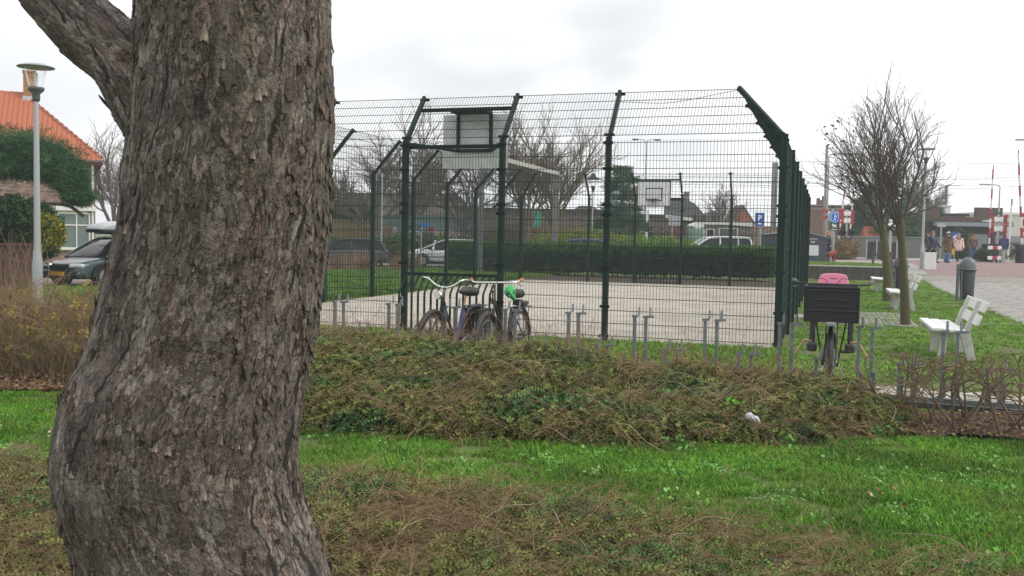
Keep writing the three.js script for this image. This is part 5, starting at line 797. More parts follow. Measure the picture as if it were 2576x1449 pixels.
  part('foot_well', [rbox(0.1, 0.36, 0.06, 0.02, 0.16, -0.1, 0.2), rbox(0.1, 0.36, 0.06, 0.02, 0.16, -0.1, -0.2), rbox(0.16, 0.1, 0.11, 0.03, 0.2, -0.3, 0.2), rbox(0.16, 0.1, 0.11, 0.03, 0.2, -0.3, -0.2)], M('#3c3a3d', 0.6), s);
  for (const z of [-1, 1]) part('foot_strap', tube([V3(0.22, -0.24, z * 0.2), V3(0.22, -0.23, z * 0.28), V3(0.24, -0.3, z * 0.33), V3(0.25, -0.38, z * 0.38)], 0.009, 5), M('#d59a88', 0.6), s);
}
// ---------------------------------------------------------------- cars (local: +x ahead)
function loft(S, n = 26) { // S: {x, yb, yt, w, wt, e}
  const pos = [], idx = []; S.forEach(s => { for (let i = 0; i < n; i++) { const a = i / n * 6.2832, c = Math.cos(a), q = Math.sin(a), e = s.e || 0.35, cx = Math.sign(c) * Math.pow(Math.abs(c), e), cy = Math.sign(q) * Math.pow(Math.abs(q), e), k = (cy + 1) / 2; pos.push(s.x, lerp(s.yb, s.yt, k), cx * lerp(s.w, s.wt ?? s.w, k)); } });
  for (let j = 0; j < S.length - 1; j++) for (let i = 0; i < n; i++) { const a = j * n + i, b = j * n + (i + 1) % n; idx.push(a, a + n, b, b, a + n, b + n); }
  for (const [j, f] of [[0, 0], [S.length - 1, 1]]) { const c = pos.length / 3, s = S[j]; pos.push(s.x, (s.yb + s.yt) / 2, 0); for (let i = 0; i < n; i++) { const a = j * n + i, b = j * n + (i + 1) % n; f ? idx.push(a, c, b) : idx.push(a, b, c); } }
  const g = new THREE.BufferGeometry(); g.setAttribute('position', new THREE.Float32BufferAttribute(pos, 3)); g.setIndex(idx); g.computeVertexNormals(); return norm(g);
}
function car(name, label, cat, pos, turn, paint, o = {}) {
  const t = thing(name, label, cat, pos, turn), k = o.H ? o.H / 1.45 : 1, L = (o.L || 4.2) / 4.2, m = new THREE.MeshPhysicalMaterial({ color: paint, roughness: 0.35, metalness: o.metal ?? 0.35, clearcoat: 0.8, clearcoatRoughness: 0.12 }), W = o.W || 0.85;
  const P = (x, y) => [x * L, y * k];
  const bodyS = [[-2.1, 0.42, 0.78, 0.7], [-2.06, 0.3, 0.86, W - 0.06], [-1.7, 0.24, 0.9, W], [-0.6, 0.22, 0.91, W], [0.8, 0.22, 0.89, W], [1.1, 0.22, o.van ? 0.98 : 0.86, W], [1.7, 0.24, o.van ? 0.9 : 0.76, W - 0.04], [2.0, 0.28, o.van ? 0.8 : 0.66, W - 0.1], [2.1, 0.36, 0.56, W - 0.22]];
  part('body', loft(bodyS.map(([x, a, b, w]) => ({ x: x * L, yb: a * k, yt: b * k, w, wt: w - 0.05, e: 0.3 }))), m, t);
  const cs = o.cab || [[-1.98, 0.86, 0.8], [-1.75, 1.24], [-1.35, 1.40], [-0.4, 1.44], [0.25, 1.38], [0.7, 1.16], [1.15, 0.86]];
  part('glasshouse', loft(cs.map(([x, y]) => ({ x: x * L, yb: 0.8 * k, yt: Math.max(y, 0.84) * k, w: W - 0.06, wt: W - 0.06 - 0.2 * clamp((y - 0.86) / 0.55), e: 0.32 }))), X.glass, t);
  const rs = cs.filter(c => c[1] > 1.2); part('roof', loft(rs.map(([x, y]) => ({ x: x * L, yb: (y - 0.07) * k, yt: (y + 0.018) * k, w: W - 0.22, wt: W - 0.28, e: 0.4 }))), m, t);
  for (const s of [-1, 1]) { // pillars
    const rail = cs.map(([x, y]) => V3(x * L, (Math.max(y, 0.86) - 0.012) * k, s * (W - 0.06 - 0.2 * clamp((y - 0.86) / 0.55)))); part('pillar', [tube(rail, 0.035, 6, 40), ...(o.pillars || [-0.25, -1.25]).map(px => rod(V3(px * L, 0.85 * k, s * (W - 0.05)), V3((px - 0.05) * L, 1.37 * k, s * (W - 0.25)), 0.04, 0.035, 6))], m, t);
    part('mirror', rbox(0.12, 0.13, 0.2, 0.04, 0.78 * L, 0.95 * k, s * (W + 0.1)), m, t);
  }
  for (const x of [-1.28 * L, 1.32 * L]) for (const s of [-1, 1]) {
    const g = new THREE.CylinderGeometry(0.31, 0.31, 0.2, 24); g.rotateX(Math.PI / 2); g.translate(x, 0.31, s * (W - 0.1)); const w = part('wheel', norm(g), X.rubber, t);
    const a = new THREE.TorusGeometry(0.36, 0.035, 8, 20, Math.PI); a.translate(x, 0.31, s * (W - 0.01)); part('wheel_arch', norm(a), X.blackMatt, t);
    const h = new THREE.CylinderGeometry(0.2, 0.2, 0.02, 20); h.rotateX(Math.PI / 2); h.translate(x, 0.31, s * (W + 0.008)); part('hub_cap', norm(h), X.steel, w);
  }
  for (const s of [-1, 1]) { part('headlight', (() => { const g = rbox(0.16, 0.13, 0.42, 0.05); g.rotateY(-s * 0.35); g.translate(1.98 * L, 0.62 * k, s * (W - 0.3)); return g; })(), new THREE.MeshPhysicalMaterial({ color: '#c9cdd0', roughness: 0.1, metalness: 0.3, clearcoat: 1 }), t); part('tail_light', rbox(0.08, 0.22, 0.14, 0.03, -2.05 * L, 0.72 * k, s * (W - 0.14)), X.red, t); }
  part('grille', rbox(0.05, 0.12, 0.7, 0.02, 2.075 * L, 0.56 * k, 0), X.blackMatt, t); part('bumper', rbox(0.16, 0.2, 1.5, 0.07, 2.06 * L, 0.36 * k, 0), o.bumper || m, t); part('lower_grille', rbox(0.03, 0.07, 0.7, 0.01, 2.145 * L, 0.3 * k, 0), X.blackMatt, t);
  part('number_plate', rbox(0.02, 0.11, 0.52, 0.004, 2.15 * L, 0.40 * k, 0), M('#d9a022', 0.5), t); part('sill', [box(2.0 * L, 0.08, 0.02, 0, 0.25 * k, W - 0.0), box(2.0 * L, 0.08, 0.02, 0, 0.25 * k, -W + 0.0)], X.blackMatt, t);
  for (const s of [-1, 1]) { part('door_line', [box(0.012, 0.55 * k, 0.006, 0.78 * L, 0.58 * k, s * (W + 0.0)), box(0.012, 0.55 * k, 0.006, -0.3 * L, 0.58 * k, s * (W + 0.0))], X.blackMatt, t); part('door_handle', rbox(0.16, 0.03, 0.02, 0.008, -0.15 * L, 0.78 * k, s * (W + 0.005)), o.handle || X.dark, t); }
  part('wiper', [rod(V3(1.12 * L, 0.885 * k, -0.4), V3(0.85 * L, 1.05 * k, 0.1), 0.01, 0.01, 4)], X.black, t);
  return t;
}
{
  const front = G(150, 26.0), ang = -Math.PI / 2 - 0.40, c = front.clone().sub(V3(Math.cos(ang) * 2.1, 0, -Math.sin(ang) * 2.1));
  const t = car('parked_car', 'dark green parked car with yellow number plate and roof box beside the pine trunk', 'car', c, ang, '#1d3a3c', { H: 1.42, L: 4.3, metal: 0.5, cab: [[-1.98, 0.86], [-1.8, 1.22], [-1.4, 1.38], [-0.4, 1.44], [0.2, 1.4], [0.68, 1.16], [1.2, 0.86]] });
  const rb = thing('roof_box', 'grey plastic roof box on top of the dark green car', 'roof box', V3(c.x, 1.5, c.z), ang);
  part('lid', loft([[-1.0, 0.12, 0.3, 0.36], [-0.9, 0.08, 0.36, 0.4], [0.2, 0.08, 0.36, 0.4], [0.75, 0.08, 0.26, 0.38], [0.95, 0.1, 0.16, 0.3]].map(([x, a, b, w]) => ({ x, yb: a, yt: b, w, e: 0.4 }))), M('#a9afb3', 0.35), rb); part('tray', loft([[-0.98, 0.02, 0.1, 0.36], [0.9, 0.02, 0.1, 0.34]].map(([x, a, b, w]) => ({ x, yb: a, yt: b, w, e: 0.4 }))), X.black, rb);
  part('roof_bar', [rod(V3(-0.5, 0, -0.5), V3(-0.5, 0, 0.5), 0.02), rod(V3(0.4, 0, -0.5), V3(0.4, 0, 0.5), 0.02)], X.black, rb);
}
car('parked_car', 'dark grey parked hatchback in the car park left of the lamp post', 'car', G(872, 49), Math.PI + 0.08, '#39434c', { H: 1.42, L: 4.3 });
car('parked_car', 'blue roofed car whose roof shows above the hedge near the lantern lamp', 'car', G(1446, 47), Math.PI - 0.1, '#50648c', { H: 1.6, L: 4.3 });
car('parked_car', 'white estate car with dark windows above the right part of the hedge', 'car', G(1790, 46.5), Math.PI + 0.05, '#dfe1e2', { H: 1.58, L: 3.7, metal: 0.05, cab: [[-2.05, 0.86], [-1.98, 1.3], [-1.8, 1.42], [-0.4, 1.44], [0.25, 1.38], [0.75, 1.16], [1.25, 0.86]] });
car('parked_car', 'pale green car barely showing over the hedge beside the far hoop', 'car', G(1572, 47.5), Math.PI, '#a9bdb2', { H: 1.32, L: 3.9, metal: 0.1 });
car('parked_car', 'pale car showing only a strip of roof right of the far hoop', 'car', G(1672, 48.5), Math.PI, '#b9c9bf', { H: 1.31, L: 3.9, metal: 0.1 });
{
  const t = car('white_van', 'small white van seen from the side behind the left side of the cage', 'van', G(1128, 51), Math.PI + 0.04, '#e0e2e1', { H: 1.46, L: 4.2, metal: 0.02, van: true, cab: [[-2.0, 0.86], [-1.96, 1.3], [-1.8, 1.4], [-0.2, 1.44], [0.3, 1.38], [0.95, 1.1], [1.45, 0.9]], pillars: [-0.3, 0.75], handle: X.dark });
  const w = M('#e0e2e1', 0.4); for (const s of [-1, 1]) part('panel', beam(V3(-1.9, 1.1, s * 0.735), V3(-0.35, 1.14, s * 0.735), 0.1, 0.52), w, t);
  part('side_trim', [box(1.6, 0.05, 0.02, 0.3, 0.52, 0.86), box(1.6, 0.05, 0.02, 0.3, 0.52, -0.86)], X.dark, t);
}
// ---------------------------------------------------------------- people (local: facing +z, feet at y 0; joints in metres)
function person(label, pos, turn, o) {
  const t = thing('person', label, 'person', pos, turn), s = (o.h || 1.72) / 1.75, st = o.stride ?? 0.3, q = (x, y, z) => [x * s, y * s, z * s];
  const hip = y => [[-0.09, 0.92], [0.09, 0.92]], lean = o.lean || 0;
  const legL = [q(-0.09, 0.9, 0), q(-0.095, 0.49, 0.02 + st * 0.42), q(-0.09, 0.085, st * 0.55 - 0.05)], legR = [q(0.09, 0.9, 0), q(0.095, 0.5, 0.05 - st * 0.25), q(0.09, 0.12, -st * 0.85)];
  const sh = 1.42, hz = lean * 0.35, hd = q(0, 1.62, hz + 0.03);
  const armL = [q(-0.2, sh, hz * 0.8), q(-0.25, 1.14, hz * 0.6 - st * 0.2 - 0.02), o.pocket ? q(-0.2, 0.98, 0.12 + hz * 0.5) : q(-0.25, 0.9, st * 0.12 + 0.04)], armR = [q(0.2, sh, hz * 0.8), q(0.25, 1.14, hz * 0.6 + st * 0.12), o.pocket ? q(0.2, 0.98, 0.14 + hz * 0.5) : q(0.25, 0.91, st * 0.4 + 0.06)];
  const r = k => k * s, hands = [];
  for (const [A, sx] of [[armL, -1], [armR, 1]]) { const w = A[2]; hands.push([A[1], w, r(0.042), r(0.028)], [w, [w[0], w[1] - 0.05 * s, w[2] + 0.02], r(0.028), r(0.034)]); for (let f = 0; f < 4; f++) hands.push([[w[0], w[1] - 0.06 * s, w[2] + (f - 1.5) * 0.018 * s], [w[0] - sx * 0.012, w[1] - (0.15 - 0.012 * Math.abs(f - 1.3)) * s, w[2] + (f - 1.5) * 0.02 * s + 0.02], r(0.0095), r(0.008)]); hands.push([[w[0], w[1] - 0.03 * s, w[2] + 0.03 * s], [w[0] - sx * 0.02, w[1] - 0.09 * s, w[2] + 0.065 * s], r(0.01), r(0.009)]); }
  const body = [[legL[0], legL[1], r(0.085), r(0.055)], [legL[1], legL[2], r(0.052), r(0.035)], [legR[0], legR[1], r(0.085), r(0.055)], [legR[1], legR[2], r(0.052), r(0.035)], [q(0, 0.95, 0), q(0, 1.2, hz * 0.5), r(0.14), r(0.13)], [q(-0.1, 1.33, hz * 0.75), q(0.1, 1.33, hz * 0.75), r(0.12), r(0.12)], [q(0, 1.4, hz * 0.85), q(0, 1.54, hz), r(0.055), r(0.05)], [armL[0], armL[1], r(0.055), r(0.043)], [armR[0], armR[1], r(0.055), r(0.043)], ...hands,
    [q(0, 1.62, hz + 0.02), q(0, 1.68, hz + 0.015), r(0.082), r(0.088)], [q(0, 1.56, hz + 0.055), q(0, 1.6, hz + 0.06), r(0.045), r(0.055)], [q(0, 1.625, hz + 0.105), q(0, 1.605, hz + 0.122), r(0.008), r(0.013)], [q(-0.086, 1.62, hz + 0.01), q(-0.088, 1.65, hz), r(0.012), r(0.016)], [q(0.086, 1.62, hz + 0.01), q(0.088, 1.65, hz), r(0.012), r(0.016)]];
  part('body', blob(body, 0.014, 0.022), o.skin || X.skin, t);
  part('eyes', [ball(0.011, -0.034 * s, 1.64 * s, (hz + 0.098) * s, 1, 0.8, 0.6, 8), ball(0.011, 0.034 * s, 1.64 * s, (hz + 0.098) * s, 1, 0.8, 0.6, 8)], M('#2a2320', 0.3), t);
  const mouth = ball(0.022, 0, 1.575 * s, (hz + 0.103) * s, 1, 0.3, 0.4, 8); part('mouth', mouth, M('#8f5a50', 0.6), t);
  const k = 0.022; // trousers, shoes
  part('trousers', blob([[legL[0], legL[1], r(0.1), r(0.074)], [legL[1], [legL[2][0], legL[2][1] + 0.03, legL[2][2]], r(0.072), r(o.flare ? 0.085 : 0.058)], [legR[0], legR[1], r(0.1), r(0.074)], [legR[1], [legR[2][0], legR[2][1] + 0.03, legR[2][2]], r(0.072), r(o.flare ? 0.085 : 0.058)], [q(0, 0.95, 0), q(0, 1.02, 0), r(0.155), r(0.15)]], 0.018, 0.03), M(o.legs, 0.85), t);
  for (const L of [legL, legR]) { const back = L === legR && st > 0.15; part('shoe', blob([[[L[2][0], L[2][1] - 0.035, L[2][2] - 0.03], [L[2][0], L[2][1] - (back ? 0.06 : 0.045), L[2][2] + 0.15], r(0.045), r(0.035)]], 0.014, 0.02), M(o.shoes || '#1c1a1a', 0.7), t); }
  const hem = o.hem || 0.82, coat = [[q(0, 1.3, hz * 0.7), q(0, hem + 0.09, 0.01), r(0.17), r(o.aline || 0.2)], [q(-0.13, 1.35, hz * 0.75), q(0.13, 1.35, hz * 0.75), r(0.125), r(0.125)], [q(0, 1.42, hz), q(0, 1.47, hz), r(0.1), r(0.09)]];
  for (const A of [armL, armR]) { const w = A[2]; coat.push([A[0], A[1], r(0.085), r(0.07)], [A[1], w, r(0.07), r(0.055)]); }
  const cg = blob(coat, 0.018, 0.035); { const P = cg.attributes.position; for (let i = 0; i < P.count; i++) { if (P.getY(i) < hem * s) P.setY(i, hem * s + (P.getY(i) - hem * s) * 0.05); const f = 0.012 * noise(P.getX(i) * 14 + pos.x, P.getY(i) * 9) + 0.006 * noise(P.getX(i) * 30, P.getY(i) * 26); P.setZ(i, P.getZ(i) + f); } cg.computeVertexNormals(); }
  part('coat', cg, o.coatMat || mottled(o.coat, o.coat2 || o.coat, 0.5, 8, 0.85), t);
  part('coat_opening', box(0.014, (1.4 - hem) * s, 0.012, 0.01, (1.4 + hem) / 2 * s, 0.19 * s + hz * 0.6 * s), M(o.legs, 0.9), t);
  const hairM = M(o.hair || '#3a2c22', 0.8);
  const hairB = [[q(0, 1.69, hz - 0.01), q(0, 1.7, hz + 0.02), r(0.098), r(0.098)], [q(0, 1.6, hz - 0.03), q(0, 1.68, hz - 0.03), r(0.09), r(0.094)]]; if (o.longHair) hairB.push([q(-0.07, 1.66, hz), q(-0.085, 1.46, hz + 0.02), r(0.05), r(0.04)], [q(0.07, 1.66, hz), q(0.085, 1.46, hz + 0.02), r(0.05), r(0.04)]);
  part('hair', blob(hairB, 0.014, 0.02), hairM, t);
  if (o.collar) { const pts = []; for (let i = 0; i < 12; i++) { const a = i / 12 * 6.283; pts.push(V3(Math.sin(a) * 0.135 * s, (1.475 - 0.03 * Math.cos(a)) * s, (hz + 0.01 + 0.115 * Math.cos(a)) * s)); } part('collar', tube(pts, 0.055 * s, 8, 40, true), mottled(o.collar, o.collar2 || o.collar, 0.1, 6, 1), t); }
  if (o.hat) part('hat', blob([[q(0, 1.73, hz), q(0, 1.74, hz + 0.01), r(0.105), r(0.1)]], 0.014, 0.02), M(o.hat, 0.9), t);
  if (o.scarf) part('scarf', blob([[q(-0.1, 1.44, hz + 0.06), q(0.05, 1.22, hz + 0.15), r(0.045), r(0.05)], [q(0.08, 1.45, hz + 0.06), q(-0.02, 1.3, hz + 0.15), r(0.045), r(0.04)], [q(-0.08, 1.47, hz), q(0.08, 1.47, hz), r(0.07), r(0.07)]], 0.018, 0.02), M(o.scarf, 0.9), t);
  return t;
}
const put = (px, D) => G(px, D);
person('person in dark grey coat and dark scarf walking arm in arm beside the lamp', put(2333, 54), 0.55, { h: 1.7, coat: '#33343f', coat2: '#3d3e48', legs: '#1d1d20', hem: 0.88, stride: 0.3, hair: '#3a2f28', collar: '#2a2627' });
person('person in navy coat with grey patterned scarf striding past the white cabinet', put(2346, 54), 0.6, { h: 1.74, coat: '#252a45', coat2: '#2d3150', legs: '#17171a', hem: 0.84, stride: 0.7, hair: '#8a8078', scarf: '#6f7590', hat: '#6f6a66' });
person('person in long olive brown coat, pale hat and flared blue jeans on the road', put(2385, 54.5), 0.25, { h: 1.72, coat: '#5a4a37', coat2: '#6a573f', legs: '#4a6b9c', flare: true, hem: 0.62, aline: 0.22, stride: 0.35, hat: '#c9c2b4', collar: '#3f3830' });
{ const t = person('person in open pale pink coat holding something yellow, crossing the road', put(2411, 60), -0.15, { h: 1.74, coat: '#d3b2a8', coat2: '#dcc2b8', legs: '#2c2326', shoes: '#3a201f', hem: 0.7, aline: 0.24, stride: 0.4, hair: '#8a8582', collar: '#8a5f58' });
  const b = thing('yellow_bag', 'bright yellow bag hanging at the side of the pink coated walker', 'bag', t.position.clone().add(V3(-0.33, 0.45, 0.05))); part('bag', rbox(0.16, 0.36, 0.1, 0.04, 0, 0.15, 0), M('#d9b32a', 0.6), b); part('handle', tube([V3(-0.05, 0.32, 0), V3(0, 0.46, 0), V3(0.05, 0.32, 0)], 0.01, 5), M('#d9b32a', 0.6), b); }
person('person in brown jacket with tan fur collar and blue jeans on the road', put(2447, 60), -0.1, { h: 1.76, coat: '#5c453c', coat2: '#6b5248', legs: '#4c5f86', shoes: '#8d8d92', hem: 0.86, stride: 0.25, hair: '#5f3d25', longHair: true, collar: '#a5835c', collar2: '#7f5f40', pocket: true });
{ const t = person('person in dark blue coat with purple red scarf bending beside a bicycle', put(2524, 60), 2.5, { h: 1.76, coat: '#34365c', coat2: '#3d3f68', legs: '#22243a', hem: 0.72, stride: 0.35, lean: 0.7, hair: '#59304a', scarf: '#8c2f52', collar: '#8c2f52' });
  bicycle('bicycle', 'far bicycle held by the person in dark blue at the barrier', put(2538, 60.2), V3(0.35, 0, 0.93), { saddleY: 0.95 }); }
person('person with red blond hair in black coat half hidden by the waste hut', put(2083, 53.2), 1.2, { h: 1.66, coat: '#23242c', coat2: '#2b2c36', legs: '#1e1e24', hem: 0.6, stride: 0.1, hair: '#c98a62', longHair: true, pocket: true });
{ // shaggy red-brown dog beside the hut
  const t = thing('dog', 'shaggy red brown dog standing beside the dark waste hut', 'dog', put(2092, 52.3), 0.5);
  const q = (x, y, z) => [x, y, z], g = blob([[q(-0.22, 0.42, 0), q(0.2, 0.44, 0), 0.13, 0.15], [q(0.2, 0.46, 0), q(0.36, 0.6, 0), 0.1, 0.08], [q(0.38, 0.64, 0), q(0.42, 0.63, 0), 0.075, 0.07], [q(0.44, 0.61, 0), q(0.53, 0.59, 0), 0.045, 0.03], [q(0.36, 0.68, 0.06), q(0.34, 0.58, 0.08), 0.03, 0.025], [q(0.36, 0.68, -0.06), q(0.34, 0.58, -0.08), 0.03, 0.025],
    ...[0.07, -0.07].flatMap(z => [[q(0.2, 0.38, z), q(0.19, 0.2, z), 0.06, 0.045], [q(0.19, 0.2, z), q(0.21, 0.035, z), 0.042, 0.032], [q(0.21, 0.03, z), q(0.26, 0.028, z), 0.032, 0.026], [q(-0.24, 0.4, z), q(-0.18, 0.27, z), 0.085, 0.05], [q(-0.18, 0.27, z), q(-0.3, 0.16, z), 0.045, 0.032], [q(-0.3, 0.16, z), q(-0.28, 0.035, z), 0.03, 0.028], [q(-0.28, 0.03, z), q(-0.23, 0.028, z), 0.03, 0.026]]), [q(-0.34, 0.46, 0), q(-0.5, 0.36, 0.03), 0.05, 0.04]], 0.016, 0.035);
  { const P = g.attributes.position; for (let i = 0; i < P.count; i++) { const k = 0.014 * noise(P.getX(i) * 40, P.getY(i) * 40 + P.getZ(i) * 35); P.setXYZ(i, P.getX(i) + k, P.getY(i) - Math.abs(k), P.getZ(i) + k); } g.computeVertexNormals(); }
  part('body', g, mottled('#7c3a28', '#93492f', 0.25, 6, 0.95), t); part('nose', ball(0.018, 0.555, 0.595, 0, 1, 1, 1, 8), X.black, t); part('eyes', [ball(0.011, 0.46, 0.655, 0.045, 1, 1, 1, 6), ball(0.011, 0.46, 0.655, -0.045, 1, 1, 1, 6)], X.black, t);
}
// ---------------------------------------------------------------- plants
const rand = rng(2024);
const C = h => new THREE.Color(h);
function leafCluster(n, R, len, wid, flatY = 0.7, seed = 1, mode = 'round') { // n small folded leaves in a clump
  const r = rng(seed), pos = [], nor = [], v = V3(), a = V3(), b = V3();
  for (let i = 0; i < n; i++) {
    do v.set(r() * 2 - 1, r() * 2 - 1, r() * 2 - 1); while (v.lengthSq() > 1); const c = v.clone().multiply(V3(R, R * flatY, R));
    a.set(r() * 2 - 1, (r() * 2 - 1) * 0.6, r() * 2 - 1).normalize(); b.set(r() * 2 - 1, r() * 2 - 1, r() * 2 - 1).cross(a).normalize(); const nn = a.clone().cross(b).normalize();
    const L = len * (0.7 + 0.6 * r()), W = wid * (0.7 + 0.6 * r()), p0 = c.clone(), p1 = c.clone().addScaledVector(a, L), m = c.clone().addScaledVector(a, L * 0.5).addScaledVector(nn, -W * 0.15), l = m.clone().addScaledVector(b, W * 0.5).addScaledVector(nn, W * 0.3), q = m.clone().addScaledVector(b, -W * 0.5).addScaledVector(nn, W * 0.3);
    for (const [x, y, z] of [[p0, l, p1], [p0, p1, q]]) { for (const k of [x, y, z]) pos.push(k.x, k.y, k.z); }
  }
  const g = new THREE.BufferGeometry(); g.setAttribute('position', new THREE.Float32BufferAttribute(pos, 3)); g.computeVertexNormals(); return norm(g);
}
function spray(n, len, leafL, leafW, seed) { // an arching shoot with leaves on both sides
  const r = rng(seed), pos = [], st = [], add = (a, b, c) => { for (const k of [a, b, c]) pos.push(k.x, k.y, k.z); };
  let p = V3(0, 0, 0), d = V3(0.3, 1, 0).normalize();
  for (let i = 0; i < n; i++) {
    const p2 = p.clone().addScaledVector(d, len / n); const side = V3(0, 0, 1), s = leafW * 0.06; add(p.clone().addScaledVector(side, s), p.clone().addScaledVector(side, -s), p2); const sd2 = V3(1, 0, 0); add(p.clone().addScaledVector(sd2, s), p.clone().addScaledVector(sd2, -s), p2);
    for (const k of [-1, 1]) { const a = V3((r() - 0.3) * 0.9, 0.5 + 0.5 * r(), k * (0.7 + 0.5 * r())).normalize(), b = d.clone().cross(a).normalize().cross(a).normalize(), L = leafL * (0.7 + 0.6 * r()), W = leafW * (0.8 + 0.4 * r()), m = p2.clone().addScaledVector(a, L * 0.5), e = p2.clone().addScaledVector(a, L); add(p2, m.clone().addScaledVector(b, W / 2), e); add(p2, e, m.clone().addScaledVector(b, -W / 2)); }
    d.add(V3(0.16, -0.16 * (i / n) * 2, (r() - 0.5) * 0.3)).normalize(); p = p2;
  }
  const g = new THREE.BufferGeometry(); g.setAttribute('position', new THREE.Float32BufferAttribute(pos, 3)); g.computeVertexNormals(); return norm(g);
}
function twigGeo(len, rad, seed, kids = 3) { // arching thin stem with side twigs
  const r = rng(seed), out = [], grow = (p, d, L, R, lev) => { const N = 4; for (let i = 0; i < N; i++) { const q = p.clone().addScaledVector(d, L / N); out.push(rod(p, q, R * (1 - 0.6 * i / N), R * (1 - 0.6 * (i + 1) / N), 3, false)); p = q; if (lev > 0 && i > 0) for (let k = 0; k < kids - 1; k++) grow(p.clone(), d.clone().add(V3(r() - 0.5, r() - 0.4, r() - 0.5).multiplyScalar(1.5)).normalize(), L * (0.3 + 0.25 * r()), R * 0.6, lev - 1); d = d.clone().add(V3((r() - 0.5) * 0.5 + 0.12, -0.16 + (r() - 0.5) * 0.4, (r() - 0.5) * 0.5)).normalize(); } };
  grow(V3(0, 0, 0), V3(0.35, 0.9, 0).normalize(), len, rad, 1); return merge(out);
}
const OBJ = new THREE.Object3D();
function scatter(name, geo, mat, n, place, parent, label, category, kind = 'stuff') { // place(i) -> [x, y, z, ry, tiltX, tiltZ, scale, colour] or null
  const items = []; for (let i = 0; i < n; i++) { const k = place(i); if (k) items.push(k); }
  const m = new THREE.InstancedMesh(geo, mat, items.length); m.name = parent ? name : numbered(name); m.castShadow = m.receiveShadow = true;
  items.forEach((k, i) => { OBJ.position.set(k[0], k[1], k[2]); OBJ.rotation.set(k[4], k[3], k[5], 'YXZ'); OBJ.scale.setScalar(k[6]); OBJ.updateMatrix(); m.setMatrixAt(i, OBJ.matrix); m.setColorAt(i, k[7]); });
  tag(m, label, category, null, kind); (parent || scene).add(m); return m;
}
const leafM = (rough = 0.7) => new THREE.MeshPhysicalMaterial({ color: '#ffffff', roughness: rough, specularIntensity: 0.35, side: THREE.DoubleSide });
const LM = leafM(0.62), TM = M('#ffffff', 0.9), GM = leafM(0.6);
const pick = a => a[Math.floor(rand() * a.length)].clone().multiplyScalar(0.6 + 0.8 * rand());
const pals = {
  olive: ['#627236', '#72803c', '#526637', '#7d8c44', '#4b5d32'].map(C), deep: ['#3a5a32', '#456638', '#33502f', '#50703c', '#5e7d40'].map(C), twig: ['#806a4e', '#927b5a', '#69543f', '#a48f6c', '#846a50'].map(C), pale: ['#8d7663', '#9d8a74', '#7c6754'].map(C),
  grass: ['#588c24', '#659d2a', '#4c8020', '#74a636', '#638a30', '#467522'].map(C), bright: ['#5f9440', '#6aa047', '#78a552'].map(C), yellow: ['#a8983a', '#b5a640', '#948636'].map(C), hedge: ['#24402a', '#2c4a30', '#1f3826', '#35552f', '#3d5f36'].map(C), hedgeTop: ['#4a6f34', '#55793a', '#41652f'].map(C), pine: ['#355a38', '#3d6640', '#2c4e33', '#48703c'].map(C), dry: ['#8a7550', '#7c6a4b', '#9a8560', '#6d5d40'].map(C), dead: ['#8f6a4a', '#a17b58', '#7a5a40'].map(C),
};
const crest = (x) => 0.515 + 0.05 * noise(x * 1.3, 2) - 0.05 * sst(0.6, 2.4, x) - 0.06 * Math.exp(-Math.pow((x - 1.25) / 0.3, 2)) * 2;
const H2 = (x, d) => { const e = distPoly(BED2, x, d), front = d - (7.3 + 0.1 * Math.cos(x * 0.9)); return Math.max(0.04, (crest(x) * (0.52 + 0.48 * sst(0.2, 2.4, front)) + 0.07 * fbm(x * 2.4 + 9, d * 2.4, 3)) * Math.pow(clamp(e / 0.32), 0.5)); };
const H1 = (x, d) => { const e = distPoly(BED1, x, d); return Math.max(0.03, (1 - 0.45 * sst(0.2, 1.6, x)) * (0.17 + 0.12 * fbm(x * 1.9 + 2, d * 1.9 + 7, 3)) * Math.pow(clamp(e / 0.35), 0.5)); };
// ---- lawn: blades of grass in tufts
function tuft(n, R, h, w, seed) { const r = rng(seed), pos = []; for (let i = 0; i < n; i++) { const a = r() * 6.283, d = Math.sqrt(r()) * R, x = Math.cos(a) * d, z = Math.sin(a) * d, t = r() * 6.283, H = h * (0.5 + 0.7 * r()), b = H * (0.3 + 0.8 * r()), dx = Math.cos(t), dz = Math.sin(t), px = -dz * w / 2, pz = dx * w / 2; const m = [x + dx * b * 0.3, H * 0.6, z + dz * b * 0.3], e = [x + dx * b, H, z + dz * b]; pos.push(x - px, 0, z - pz, x + px, 0, z + pz, m[0] + px * 0.8, m[1], m[2] + pz * 0.8, x - px, 0, z - pz, m[0] + px * 0.8, m[1], m[2] + pz * 0.8, m[0] - px * 0.8, m[1], m[2] - pz * 0.8, m[0] - px * 0.8, m[1], m[2] - pz * 0.8, m[0] + px * 0.8, m[1], m[2] + pz * 0.8, e[0], e[1], e[2]); } const g = new THREE.BufferGeometry(); g.setAttribute('position', new THREE.Float32BufferAttribute(pos, 3)); g.computeVertexNormals(); return norm(g); }
const patchy = (x, d, s = 1) => fbm(x * 0.9 * s + 4, d * 1.3 * s + 2, 4);
